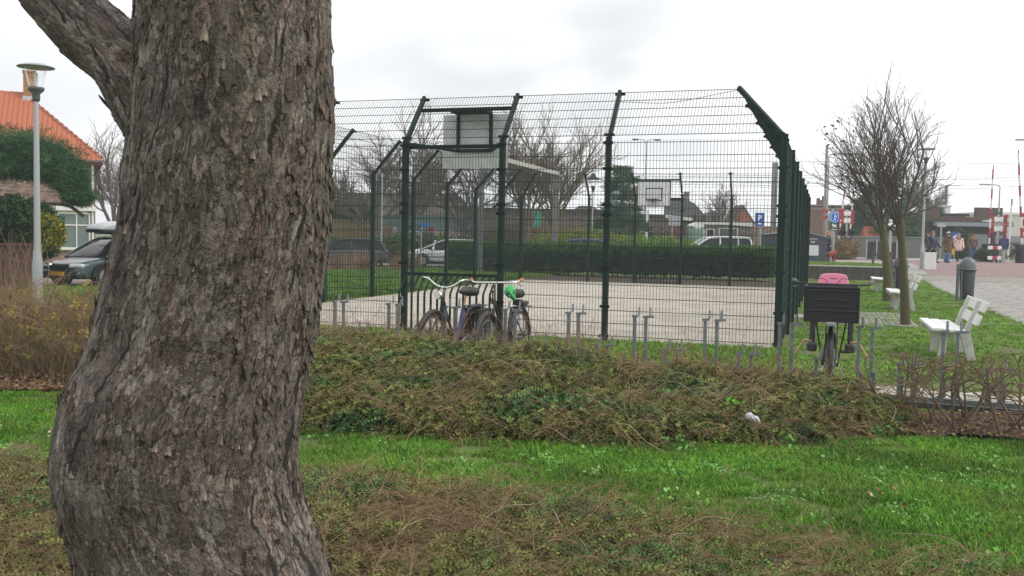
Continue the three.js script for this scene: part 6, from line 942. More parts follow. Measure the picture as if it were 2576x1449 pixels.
{
  const lawnOK = (x, d) => !inPoly(BED1, x, d) && !inPoly(BED2, x, d) && !inPoly(BED3, x, d) && !inPoly(BED4, x, d);
  const gcol = (x, d) => { const n = patchy(x, d), c = pick(pals.grass); c.lerp(C('#7a8a3c'), clamp(0.2 + 1.2 * fbm(x * 2.2 + 31, d * 2.2 + 8, 3)) * 0.7); return c.multiplyScalar(0.9 + 0.8 * n); };
  const near = i => { const d = 3.6 + 5.8 * Math.pow(rand(), 0.8), w = d * 0.62, x = (rand() * 2 - 1) * w + 0.2; if (!lawnOK(x, d)) { if (!inPoly(BED1, x, d) || (distPoly(BED1, x, d) > 0.25 * rand() && rand() > 0.55 * sst(0.1, 1.6, x))) return null; } if (patchy(x, d, 1.7) < -0.2) return rand() < 0.7 ? null : [x, 0, -d, rand() * 6.3, 0, 0, 0.5, gcol(x, d)]; return [x, inPoly(BED1, x, d) ? 0.03 + 0.45 * H1(x, d) : 0.005, -d, rand() * 6.3, (rand() - 0.5) * 0.3, (rand() - 0.5) * 0.3, 0.7 + 0.6 * rand() + 0.5 * patchy(x * 0.6, d * 0.6), gcol(x, d)]; };
  scatter('lawn_grass', tuft(18, 0.05, 0.028, 0.0032, 3), GM, 56000, near, null, 'short bright green grass of the lawn strip between the two planted beds', 'grass');
  scatter('lawn_grass', tuft(9, 0.04, 0.05, 0.0036, 9), GM, 4500, near, null, 'longer uneven grass blades scattered over the front lawn', 'grass');
  // clover and weeds in the lawn
  scatter('lawn_weeds', leafCluster(12, 0.06, 0.03, 0.022, 0.25, 8), LM, 2200, () => { const d = 4 + 4.2 * rand(), x = (rand() * 2 - 1) * d * 0.6; if (!lawnOK(x, d) || fbm(x * 2.1 + 50, d * 2.1, 3) < 0.12) return null; return [x, 0.03, -d, rand() * 6.3, 0, 0, 0.6 + 0.7 * rand(), pick(pals.bright).lerp(C('#a9c49a'), 0.25 * rand())]; }, null, 'pale green clover and weeds growing in patches of the lawn', 'weeds');
  scatter('fallen_leaves', leafCluster(2, 0.03, 0.04, 0.025, 0.2, 18), LM, 150, () => { const d = 4 + 4.2 * rand(), x = (rand() * 2 - 1) * d * 0.6; return [x, 0.04, -d, rand() * 6.3, 0, 0, 0.5 + 0.6 * rand(), pick(pals.dead).lerp(C('#c9c4b4'), rand() < 0.12 ? 0.9 : 0)]; }, null, 'brown fallen leaves and scraps lying on the lawn', 'leaves');
  // far lawns right of the cage, before it and left of it
  const farL = i => { const p = -0.5 + 4.5 * rand(), q = 5 + 38 * Math.pow(rand(), 1.5), v = pq(p, q); if (-v.z < 9.2) return null; const n = fbm(v.x * 0.8, v.z * 0.8 + 4, 4); if (n < -0.2) return null; const c = pick(pals.grass).lerp(C('#86984a'), 0.15 + 0.5 * clamp(0.3 + fbm(v.x * 1.1 + 7, v.z * 1.1, 3))).multiplyScalar(1.1); return [v.x, level(v.x, -v.z), v.z, rand() * 6.3, 0, 0, 0.75 + 0.5 * rand(), c]; };
  scatter('lawn_grass', tuft(12, 0.1, 0.035, 0.009, 13), GM, 22000, farL, null, 'mossy patchy grass of the lawn with the white benches', 'grass');
  scatter('lawn_grass', tuft(12, 0.09, 0.07, 0.01, 14), GM, 9000, i => { const p = -12 + 11.6 * rand(), q = 9.5 + 5 * rand(), v = pq(p, q); if (-v.z < 11.3) return null; return [v.x, 0, v.z, rand() * 6.3, 0, 0, 0.7 + 0.6 * rand(), pick(pals.grass).lerp(C('#7d8a45'), 0.3 * rand())]; }, null, 'grass strip between the bike rack and the front of the cage', 'grass');
  scatter('lawn_grass', tuft(12, 0.14, 0.1, 0.016, 15), GM, 16000, i => { const p = -20 + 8.8 * rand(), q = 17 + 27 * rand(), v = pq(p, q); return [v.x, 0, v.z, rand() * 6.3, 0, 0, 0.7 + 0.6 * rand(), pick(pals.grass).lerp(C('#6b7a35'), 0.45)]; }, null, 'darker green grass beyond the left side of the cage', 'grass');
  scatter('lawn_grass', tuft(10, 0.12, 0.1, 0.014, 16), GM, 3500, i => { const p = -1 + 4 * rand(), q = 45.9 + 5.5 * rand(), v = pq(p, q); if (fbm(v.x, v.z, 3) < -0.05) return null; return [v.x, level(v.x, -v.z), v.z, rand() * 6.3, 0, 0, 0.6 + 0.5 * rand(), pick(pals.grass).lerp(C('#8f9a4a'), 0.4)]; }, null, 'worn raised grass patch above the palisade', 'grass');
  scatter('lawn_grass', tuft(10, 0.12, 0.12, 0.014, 17), GM, 1200, i => { const v = G(2500 + 150 * rand(), 60 + 4 * rand()); return [v.x, v.y, v.z, rand() * 6.3, 0, 0, 0.6 + 0.5 * rand(), pick(pals.grass).lerp(C('#8f9a4a'), 0.3)]; }, null, 'small grass verge at the foot of the right barriers', 'grass');
}
// ---- the two low tangled beds in front
function coverBed(poly, hf, o) {
  const x0 = Math.min(...poly.map(p => p[0])), x1 = Math.max(...poly.map(p => p[0])), d0 = Math.min(...poly.map(p => p[1])), d1 = Math.max(...poly.map(p => p[1]));
  const shrub = thing(o.name, o.label, o.cat);
  part('inner_growth', bedMesh(poly, (x, d) => hf(x, d) * (o.low ? 0.45 : 0.78) + 0.03 * noise(x * 6, d * 6) - 0.02, 0.06), mottled('#453527', '#333022', 0.7, 12, 1), shrub);
  const spot = () => { for (let k = 0; k < 40; k++) { const x = lerp(x0, x1, rand()), d = lerp(d0, d1, rand()); if (inPoly(poly, x, d) && (!o.seen || o.seen(x, d))) return [x, d]; } return null; };
  const green = (x, d) => fbm(x * 1.1 + o.seed, d * 2.0 + o.seed, 4);
  const gens = [0, 1, 2].map(k => spray(8, 0.17, o.leaf, o.leaf * 0.62, 40 + k)), tws = [0, 1, 2].map(k => twigGeo(0.34, 0.0024 * (o.tw || 1), 60 + k));
  for (let k = 0; k < 3; k++) {
    scatter('leaves', gens[k], LM, o.leaves / 3, () => { const s = spot(); if (!s) return null; const [x, d] = s, h = hf(x, d), e = distPoly(poly, x, d), g = green(x, d); const f = rand() * rand(); if (g < o.cut - 0.25 * rand()) return null; const y = h * (1 - 0.45 * f) - Math.min(0.06, 0.2 * h); if (y < 0.05 && !o.low && rand() < 0.6) return null; const front = hf(x, d - 0.12) < h - 0.03 ? 1 : 0; const c = pick(g > 0.12 ? pals.deep : pals.olive); c.lerp(C('#6d5a38'), clamp(0.25 - g * 1.2) * 0.8); return [x, y, -d, front && rand() < 0.7 ? Math.PI / 2 * -1 + (rand() - 0.5) * 1.6 : rand() * 6.3, (rand() - 0.5) * 0.9, -0.3 - 0.9 * rand(), 0.7 + 0.6 * rand(), c]; }, shrub);
    scatter('twigs', tws[k], TM, o.twigs / 3, () => { const s = spot(); if (!s) return null; const [x, d] = s, h = hf(x, d), g = green(x, d); if (g > 0.05 && rand() < 0.55) return null; const y = h * (0.25 + 0.75 * rand()) - Math.min(0.12, 0.3 * h); return [x, y, -d, rand() * 6.3, (rand() - 0.5) * 0.9, -0.2 - 0.9 * rand(), (0.6 + 0.7 * rand()) * (o.ts || 1), pick(pals.twig).lerp(C('#8a6a50'), 0.5 * rand()).lerp(C('#a08a70'), rand() < 0.06 ? 0.6 : 0)]; }, shrub);
  }
  return shrub;
}
coverBed(BED2, H2, { name: 'shrub_bed', label: 'low tangled bed of brown twigs and small dark green leaves before the bicycles', cat: 'shrub', seed: 12, leaves: 34000, twigs: 11500, leaf: 0.026, cut: -0.15, tw: 1.05 });
coverBed(BED1, H1, { name: 'shrub_bed', label: 'brown twiggy ground cover bed around the foot of the pine nearest the camera', cat: 'shrub', seed: 33, leaves: 22000, twigs: 19000, leaf: 0.019, cut: -0.02, tw: 0.85, ts: 0.75, low: 1, seen: (x, d) => d > 2.6 && x > -4.2 && rand() > 0.5 * sst(0.3, 2.0, x) });
{ // thin reddish shoots standing over the back of the tangled bed
  const g = [0, 1].map(k => twigGeo(0.36, 0.0021, 120 + k, 3));
  for (let k = 0; k < 2; k++) scatter('bare_shoots', g[k], TM, 520, () => { const x = lerp(-2.6, 3.1, rand()), d = lerp(8.6, 10.9, rand()); if (!inPoly(BED2, x, d)) return null; const e = distPoly(BED2, x, d); if (e > 0.9) return null; return [x, H2(x, d) - 0.12, -d, rand() * 6.3, (rand() - 0.5) * 0.5, (rand() - 0.5) * 0.5 - 0.1, 0.6 + 0.6 * rand(), pick(pals.twig).lerp(C('#9a7364'), 0.5)]; }, null, 'thin reddish bare shoots standing up along the back of the tangled bed', 'shoots');
}
{ // long bent dry stems lying over the beds
  const g = [0, 1, 2, 3].map(k => { const r = rng(90 + k), L = 0.55; return tube([V3(0, 0, 0), V3(0.12, 0.05 + 0.06 * r(), 0.08 * r()), V3(0.28, 0.07 + 0.05 * r(), 0.14 * r()), V3(0.45, 0.04 * r(), 0.1 * r()), V3(L, -0.06 + 0.1 * r(), 0.2 * r())], 0.0021, 4, 14); });
  for (let k = 0; k < 4; k++) scatter('dry_stems', g[k], TM, 30, () => { const b = rand() < 0.6 ? BED2 : BED1, h = b === BED2 ? H2 : H1; for (let t = 0; t < 50; t++) { const x = lerp(-3, 3.2, rand()), d = lerp(4.3, 10.4, rand()); if (inPoly(b, x, d)) return [x, h(x, d) - 0.05, -d, rand() * 6.3, (rand() - 0.5) * 0.5, (rand() - 0.5) * 0.5, 0.6 + 0.7 * rand(), pick(pals.pale)]; } return null; }, null, 'long bent pale dry stems lying over the tangled beds', 'stems');
}
{ // broad-leaved green weeds
  const weed = (label, px, py, D, n, R, len, wid, pal) => { const v = at(px, py, D); const t = thing('weed', label, 'plant', V3(v.x, Math.max(0, v.y - R), v.z)); part('leaves', leafCluster(n, R, len, wid, 0.8, px), (() => { const m = leafM(0.5); m.color.set(pal); return m; })(), t); const st = []; for (let i = 0; i < 6; i++) st.push(rod(V3(0, -0.2, 0), V3((rand() - 0.5) * R, (rand() - 0.2) * R, (rand() - 0.5) * R), 0.003, 0.002, 4)); part('stems', st, M('#5f7a3a', 0.7), t); };
  weed('fresh bright green weed sprouting from the tangled bed near the litter', 1850, 995, 7.75, 120, 0.12, 0.05, 0.03, '#5da02c'); weed('broad leaved green weed left of the bright one in the tangled bed', 1775, 1030, 7.6, 60, 0.1, 0.09, 0.035, '#55913a'); weed('dark green broad leaves at the front edge of the tangled bed', 1482, 1085, 7.25, 40, 0.12, 0.12, 0.045, '#4c7347');
  weed('leafy green shoots beside the base of the bare hedge', 2210, 1050, 7.7, 130, 0.16, 0.05, 0.03, '#4c7a34'); weed('bright green sprig on top of the tangled bed under the bicycles', 1230, 855, 10.0, 30, 0.07, 0.05, 0.03, '#6f9a2c'); weed('small moss green bush by the end of the bike rack', 2305, 1020, 8.4, 90, 0.09, 0.03, 0.02, '#6a7a2c'); weed('bright green weeds in the front bed right of the pine', 1190, 1290, 5.4, 70, 0.13, 0.04, 0.025, '#5f8f34'); weed('tall grassy weeds left of the pine foot', 90, 1400, 4.9, 160, 0.2, 0.07, 0.008, '#4f7d2e');
  weed('pale leaved weeds along the front edge of the tangled bed', 1700, 1130, 7.1, 80, 0.16, 0.06, 0.025, '#6a9a55'); weed('pale leaved weeds at the right end of the tangled bed', 1980, 1100, 7.3, 70, 0.14, 0.05, 0.025, '#6a9a45');
}
{ // litter
  const v = at(1897, 1052, 7.45), g = blob([[[-0.05, 0, 0], [0.05, -0.02, 0], 0.03, 0.024], [[0.02, 0.0, 0.01], [0.07, -0.05, 0.01], 0.022, 0.014]], 0.008, 0.02); { const P = g.attributes.position; for (let i = 0; i < P.count; i++) { const k = 0.008 * noise(P.getX(i) * 60, P.getY(i) * 60 + P.getZ(i) * 80); P.setXYZ(i, P.getX(i) + k, P.getY(i) + k, P.getZ(i) + k); } g.computeVertexNormals(); }
  const m = whole('plastic_litter', g, mottled('#dfe2e8', '#aeb4c4', 0.1, 4, 0.3), 'scrap of white plastic litter caught in the tangled bed', 'litter'); m.position.copy(v); m.rotation.set(0.3, 0.3, -0.5);
}
// ---- hedges and bushes: dark core plus leaf clumps over the surface
function bush(name, label, cat, parts, o) { // parts: ellipsoids or boxes {c:[x,y,z], r:[x,y,z], box}
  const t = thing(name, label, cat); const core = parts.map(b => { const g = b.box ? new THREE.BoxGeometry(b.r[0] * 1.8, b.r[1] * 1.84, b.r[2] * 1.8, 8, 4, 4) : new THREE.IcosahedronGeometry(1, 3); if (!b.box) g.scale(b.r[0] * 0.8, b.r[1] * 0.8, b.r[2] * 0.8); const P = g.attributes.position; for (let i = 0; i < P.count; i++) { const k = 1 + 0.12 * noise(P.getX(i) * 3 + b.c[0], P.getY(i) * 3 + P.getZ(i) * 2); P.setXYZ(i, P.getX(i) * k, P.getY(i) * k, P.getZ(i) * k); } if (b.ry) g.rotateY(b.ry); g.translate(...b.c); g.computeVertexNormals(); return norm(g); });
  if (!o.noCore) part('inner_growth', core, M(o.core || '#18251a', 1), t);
  const vol = parts.map(b => b.box ? b.r[0] * b.r[1] + b.r[2] * b.r[1] + b.r[0] * b.r[2] : b.r[0] * b.r[1] * 1.2 + b.r[2] * b.r[1]), tot = vol.reduce((a, b) => a + b);
  const geos = [0, 1].map(k => o.geo ? o.geo(k) : leafCluster(14, o.cl || 0.12, o.leaf || 0.06, (o.leaf || 0.06) * 0.55, 0.8, 70 + k));
  for (let k = 0; k < 2; k++) scatter('leaves', geos[k], LM, o.n / 2, () => {
    let z = rand() * tot, i = 0; while (z > vol[i] && i < vol.length - 1) z -= vol[i++]; const b = parts[i]; let x, y, w;
    if (b.box) { const f = rand() * (b.r[0] * b.r[1] * 2 + b.r[0] * b.r[2] + b.r[2] * b.r[1]); x = (rand() * 2 - 1); y = (rand() * 2 - 1); w = (rand() * 2 - 1); if (f < b.r[0] * b.r[1] * 2) w = rand() < 0.7 ? 1 : -1; else if (f < b.r[0] * b.r[1] * 2 + b.r[0] * b.r[2]) y = 1; else x = rand() < 0.5 ? 1 : -1; const j = 0.9 + 0.12 * rand(); x *= j; w *= j; y *= j; }
    else { const th = rand() * 6.283, u = rand() * 2 - 1, q = Math.sqrt(1 - u * u), j = 0.72 + 0.33 * Math.sqrt(rand()); x = Math.cos(th) * q * j; y = u * j; w = Math.sin(th) * q * j; if (o.lumpy) { const n = 1 + 0.35 * noise(x * 3 + b.c[0], y * 3 + w * 3); x *= n; y *= n; w *= n; } }
    const px = x * b.r[0], py = y * b.r[1] + b.c[1], pz = w * b.r[2], cr = Math.cos(b.ry || 0), sr = Math.sin(b.ry || 0), X0 = px * cr + pz * sr + b.c[0], Z0 = -px * sr + pz * cr + b.c[2];
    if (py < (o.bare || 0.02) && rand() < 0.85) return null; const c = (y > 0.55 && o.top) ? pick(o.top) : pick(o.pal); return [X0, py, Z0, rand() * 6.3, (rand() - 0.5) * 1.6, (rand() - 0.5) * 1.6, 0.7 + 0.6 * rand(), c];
  }, t);
  return t;
}
{ // clipped hedge behind the court
  const c = (p, q) => pq(p, q), parts = []; for (let i = 0; i < 14; i++) { const v = pq(-15.6 + i * 1.0, 40.4 + 0.0 * i); parts.push({ c: [v.x, 0.73 + 0.03 * noise(i * 1.7, 2), v.z], r: [0.56, 0.6 + 0.03 * noise(i * 2.3, 9), 0.7], box: 1, ry: -YAW }); }
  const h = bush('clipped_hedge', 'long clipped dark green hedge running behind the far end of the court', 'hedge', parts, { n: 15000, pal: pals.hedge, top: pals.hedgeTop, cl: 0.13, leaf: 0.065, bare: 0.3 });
  const st = []; for (let i = 0; i < 60; i++) { const v = pq(-15.8 + 13.6 * rand(), 40.0 + 0.9 * rand()); st.push(rod(v, v.clone().add(V3((rand() - 0.5) * 0.2, 0.6, 0)), 0.03, 0.02, 5)); } part('stems', st, X.wood, h);
}
{ // shrubs beyond the car park
  const B = (name, label, list, o) => bush(name, label, 'bush', list.map(([px, D, y, rx, ry, rz]) => { const v = G(px, D); return { c: [v.x, v.y + y, v.z], r: [rx, ry, rz || rx] }; }), o);
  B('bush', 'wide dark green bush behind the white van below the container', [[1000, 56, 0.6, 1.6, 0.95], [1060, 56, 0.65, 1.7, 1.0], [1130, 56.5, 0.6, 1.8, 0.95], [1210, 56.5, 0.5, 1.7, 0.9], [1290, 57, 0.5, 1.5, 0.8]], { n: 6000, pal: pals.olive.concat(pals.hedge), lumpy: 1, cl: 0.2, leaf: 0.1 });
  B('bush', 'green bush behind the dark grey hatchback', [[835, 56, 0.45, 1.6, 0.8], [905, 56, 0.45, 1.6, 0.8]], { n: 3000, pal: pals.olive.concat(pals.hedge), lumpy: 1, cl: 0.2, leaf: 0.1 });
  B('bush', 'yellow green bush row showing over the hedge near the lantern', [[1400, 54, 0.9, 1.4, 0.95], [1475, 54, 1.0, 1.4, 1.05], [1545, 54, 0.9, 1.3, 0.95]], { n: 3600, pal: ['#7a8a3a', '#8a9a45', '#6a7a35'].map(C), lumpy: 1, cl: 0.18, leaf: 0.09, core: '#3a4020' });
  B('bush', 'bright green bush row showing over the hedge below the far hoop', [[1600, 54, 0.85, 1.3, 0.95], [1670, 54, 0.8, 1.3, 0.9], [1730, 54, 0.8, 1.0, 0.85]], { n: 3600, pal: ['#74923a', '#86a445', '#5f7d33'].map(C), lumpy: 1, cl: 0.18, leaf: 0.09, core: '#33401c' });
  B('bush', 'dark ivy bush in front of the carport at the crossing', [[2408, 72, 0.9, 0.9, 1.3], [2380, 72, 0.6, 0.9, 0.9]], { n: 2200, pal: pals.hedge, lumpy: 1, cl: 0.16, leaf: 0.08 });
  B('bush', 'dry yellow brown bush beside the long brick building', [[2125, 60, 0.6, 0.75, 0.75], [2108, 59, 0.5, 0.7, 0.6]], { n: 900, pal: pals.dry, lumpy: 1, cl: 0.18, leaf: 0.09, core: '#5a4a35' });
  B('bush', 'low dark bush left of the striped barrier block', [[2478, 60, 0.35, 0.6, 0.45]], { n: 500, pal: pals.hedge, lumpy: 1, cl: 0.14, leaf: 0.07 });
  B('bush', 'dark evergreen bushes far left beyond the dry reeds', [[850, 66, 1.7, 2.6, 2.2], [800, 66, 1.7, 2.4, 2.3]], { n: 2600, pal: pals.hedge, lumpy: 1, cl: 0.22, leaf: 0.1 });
  // evergreen with yellowing leaves by the house
  B('bush', 'glossy evergreen shrub with yellow leaves at its right behind the garden wall', [[20, 26, 1.6, 0.75, 0.75], [75, 26, 1.55, 0.7, 0.75], [-40, 26, 1.7, 0.9, 0.8]], { n: 2600, pal: ['#27462a', '#2f5230', '#1f3a24', '#3b5f33'].map(C), lumpy: 1, cl: 0.1, leaf: 0.1 });
  B('bush', 'yellow leaved side of the evergreen shrub beside the green car', [[118, 25.8, 1.5, 0.3, 0.42], [134, 25.8, 1.45, 0.2, 0.34]], { n: 700, pal: ['#7f822c', '#8f8a34', '#56702f', '#a08f30'].map(C), lumpy: 1, cl: 0.1, leaf: 0.1, core: '#4a5020' });
}
// reeds, dry shrubs, forsythia, tall stems
const stemGeo = (n, R, h, w, seed) => { const r = rng(seed), l = []; for (let i = 0; i < n; i++) { const a = r() * 6.283, d = Math.sqrt(r()) * R, p = V3(Math.cos(a) * d, 0, Math.sin(a) * d), H = h * (0.6 + 0.5 * r()), q = p.clone().add(V3((r() - 0.5) * H * 0.25, H * 0.6, (r() - 0.5) * H * 0.25)), e = q.clone().add(V3((r() - 0.5) * H * 0.3, H * 0.4, (r() - 0.5) * H * 0.3)); l.push(rod(p, q, w, w * 0.8, 3, false), rod(q, e, w * 0.8, w * 0.3, 3, false)); } return merge(l); };
scatter('reeds', stemGeo(22, 0.4, 2.4, 0.013, 5), TM, 260, () => { const v = G(790 + 190 * rand(), 59 + 4 * rand()); return [v.x, v.y, v.z, rand() * 6.3, 0, 0, 0.7 + 0.4 * rand(), pick(pals.dry).lerp(C('#c0ab80'), 0.5)]; }, null, 'tall tan dry reeds behind the dark grey hatchback', 'reeds');
scatter('reeds', stemGeo(22, 0.4, 2.0, 0.013, 6), TM, 280, () => { const v = G(1180 + 260 * rand(), 60 + 4 * rand()); return [v.x, v.y, v.z, rand() * 6.3, 0, 0, 0.7 + 0.4 * rand(), pick(pals.dry).lerp(C('#7a6a4a'), 0.4)]; }, null, 'dull brown undergrowth under the big bare trees', 'undergrowth');
scatter('dry_shrubs', stemGeo(26, 0.35, 0.95, 0.008, 7), TM, 42, () => { const px = rand() < 0.7 ? 815 + 130 * rand() : 985 + 60 * rand(), v = G(px, 42 + 3 * rand()); return [v.x, v.y, v.z, rand() * 6.3, 0, 0, 0.7 + 0.5 * rand(), pick(['#8f7058', '#a0826a', '#7d6450'].map(C))]; }, null, 'reddish brown dry shrubs in front of the dark grey hatchback', 'shrubs');
{
  const sh = thing('flowering_shrub', 'twiggy shrub with scattered small yellow flowers left of the pine', 'shrub');
  const P = () => { const x = lerp(-8.5, -3.7, rand()), d = lerp(9.4, 12.2, rand()); return [x, d]; }, hh = (x, d) => 0.6 * (0.75 + 0.35 * sst(9.2, 10.4, d)) + 0.14 * noise(x * 2, d * 2) - 0.1 * sst(-4.4, -3.7, x);
  const tg = [0, 1].map(k => twigGeo(0.5, 0.0034, 200 + k, 3));
  for (let k = 0; k < 2; k++) scatter('twigs', tg[k], TM, 1900, () => { const [x, d] = P(), h = hh(x, d); return [x, h * rand() * 0.85 - 0.1, -d, rand() * 6.3, (rand() - 0.5) * 0.5, (rand() - 0.3) * 0.6, 0.6 + 0.6 * rand(), pick(pals.twig).lerp(C('#75614c'), 0.45)]; }, sh);
  scatter('flowers', leafCluster(7, 0.035, 0.026, 0.016, 0.9, 77), LM, 900, () => { const [x, d] = P(), h = hh(x, d); if (fbm(x * 1.5, d * 1.5 + 6, 2) < -0.1) return null; return [x, h * (0.6 + 0.75 * rand()), -d, rand() * 6.3, 0, 0, 0.8 + 0.7 * rand(), pick(pals.yellow)]; }, sh);
  scatter('leaves', spray(6, 0.14, 0.022, 0.012, 5), LM, 2600, () => { const [x, d] = P(), h = hh(x, d); return [x, h * (0.2 + 0.75 * rand()), -d, rand() * 6.3, (rand() - 0.5), (rand() - 0.5), 0.7 + 0.6 * rand(), pick(pals.olive).lerp(C('#6d6340'), 0.5)]; }, sh);
  const ts = thing('dry_bush', 'pale bare upright stems in front of the dark garden wall', 'shrub'), st = stemGeo(5, 0.25, 1.5, 0.012, 9);
  for (let i = 0; i < 15; i++) { const v = G(-60 + 160 * rand(), 19.5 + 3 * rand()); const m = part('stems', st, M(['#7d6d5c', '#75634f', '#6d5948'][i % 3], 0.9), ts); m.position.copy(v); m.rotation.y = rand() * 6.3; m.scale.setScalar(0.8 + 0.5 * rand()); }
  scatter('leaf_litter', leafCluster(6, 0.12, 0.05, 0.035, 0.15, 44), LM, 900, () => { const x = lerp(-8, -3.4, rand()), d = lerp(9.1, 10.2, rand()); return [x, 0.05, -d, rand() * 6.3, 0, 0, 0.6 + 0.5 * rand(), pick(pals.twig)]; }, null, 'brown leaf litter under the flowering shrub', 'leaf litter');
}
// ---- bare hedge at the right: a row of clipped leafless shrubs
function branchy(o, seed) { // recursive bare tree; returns trunk geometry and twig geometry lists, base at origin
  const r = rng(seed), trunk = [], limbs = [], twigs = [], tips = [];
  const grow = (p, d, L, R, lev) => {
    const N = lev === 0 ? 5 : 4; let q = p.clone(), dd = d.clone(); const kids = [];
    for (let i = 0; i < N; i++) {
      dd.add(V3(r() - 0.5, (r() - 0.5) * 0.6 + (o.up ?? 0.1), r() - 0.5).multiplyScalar(o.wob * (lev + 1) * 0.5)).normalize();
      const e = q.clone().addScaledVector(dd, L / N), R0 = Math.max(o.min, R * (1 - 0.5 * i / N)), R1 = Math.max(o.min * 0.8, R * (1 - 0.5 * (i + 1) / N)); if (o.clipY && e.y > o.clipY) e.y = o.clipY + (r() - 0.5) * 0.03;
      (lev <= 1 ? limbs : twigs).push(rod(q, e, R0, R1, lev <= 1 ? 6 : 3, false)); q = e; if (lev < o.levels && i >= (lev === 0 ? (o.kidFrom ?? 1) : 0)) kids.push([q.clone(), dd.clone(), i]);
    }
    if (lev >= o.levels) { tips.push(q); return; }
    for (const [k, kd] of kids) for (let c = 0; c < o.split[lev]; c++) { const ax = V3(r() - 0.5, r() - 0.5, r() - 0.5).cross(kd).normalize(), nd = kd.clone().applyAxisAngle(ax, o.ang[0] + (o.ang[1] - o.ang[0]) * r()); if (nd.y < (o.minUp ?? -1)) nd.y = Math.abs(nd.y) * 0.6; grow(k, nd.normalize(), L * (o.dec[0] + (o.dec[1] - o.dec[0]) * r()), R * (o.rdec || 0.42), lev + 1); }
  };
  if (o.trunk) { let p = V3(0, 0, 0); const tp = o.trunk.map(([x, y, z]) => V3(x, y, z)); for (let i = 0; i + 1 < tp.length; i++) { const a = lerp(o.r0, o.r1, i / (tp.length - 1)), b = lerp(o.r0, o.r1, (i + 1) / (tp.length - 1)); trunk.push(rod(tp[i], tp[i + 1].clone().addScaledVector(tp[i + 1].clone().sub(tp[i]).normalize(), 0.02), a, b, 12, false)); } }
  for (const [p, d, L, R] of o.limbs(r)) grow(p, d.normalize(), L, R, 0);
  return { trunk, limbs, twigs, tips };
}
{
  const bark = M('#6d5a49', 0.9), protos = [1, 2, 3].map(k => branchy({ levels: 2, wob: 0.75, up: 0.06, min: 0.0017, kidFrom: 2, split: [2, 1], ang: [0.5, 1.3], dec: [0.4, 0.62], rdec: 0.5, clipY: 0.63, limbs: r => [0, 1, 2].map(i => [V3((r() - 0.5) * 0.14, 0, (r() - 0.5) * 0.12), V3((i - 1) * 0.85 + (r() - 0.5) * 0.3, 1.0, (r() - 0.5) * 0.7), 0.6, 0.011 + 0.006 * r()]) }, 300 + k));
  const rr = rng(17), spots = [[2272, 8.25], [2345, 8.1], [2430, 7.95], [2455, 8.3], [2540, 7.8], [2575, 8.15], [2650, 7.7]];
  spots.forEach(([px, D], i) => { const g = protos[i % 3], t = thing('bare_shrub', ['short sparse bare shrub first in the row right of the tangled bed', 'second leafless shrub in the clipped row before the bike rack', 'forked brown leafless shrub in front of the white bench, with thick twin stems', 'leafless shrub standing just behind the forked one before the bench', 'leafless shrub nearest the right edge of the photograph', 'thin leafless shrub behind the one at the right edge', 'last leafless shrub of the row, cut by the right edge'][i], 'shrub', G(px, D), i * 1.1); t.scale.setScalar(0.92 + 0.12 * rr()); part('stems', g.limbs, bark, t); part('twigs', g.twigs, M('#7a6450', 0.9), t); });
  scatter('soil_litter', leafCluster(6, 0.06, 0.03, 0.02, 0.15, 45), LM, 700, () => { const x = lerp(2.7, 5.6, rand()), d = lerp(7.3, 8.9, rand()); return inPoly(BED3, x, d) ? [x, 0.055, -d, rand() * 6.3, 0, 0, 0.6 + 0.6 * rand(), pick(pals.twig)] : null; }, null, 'brown litter on the soil under the leafless shrubs', 'leaf litter');
}
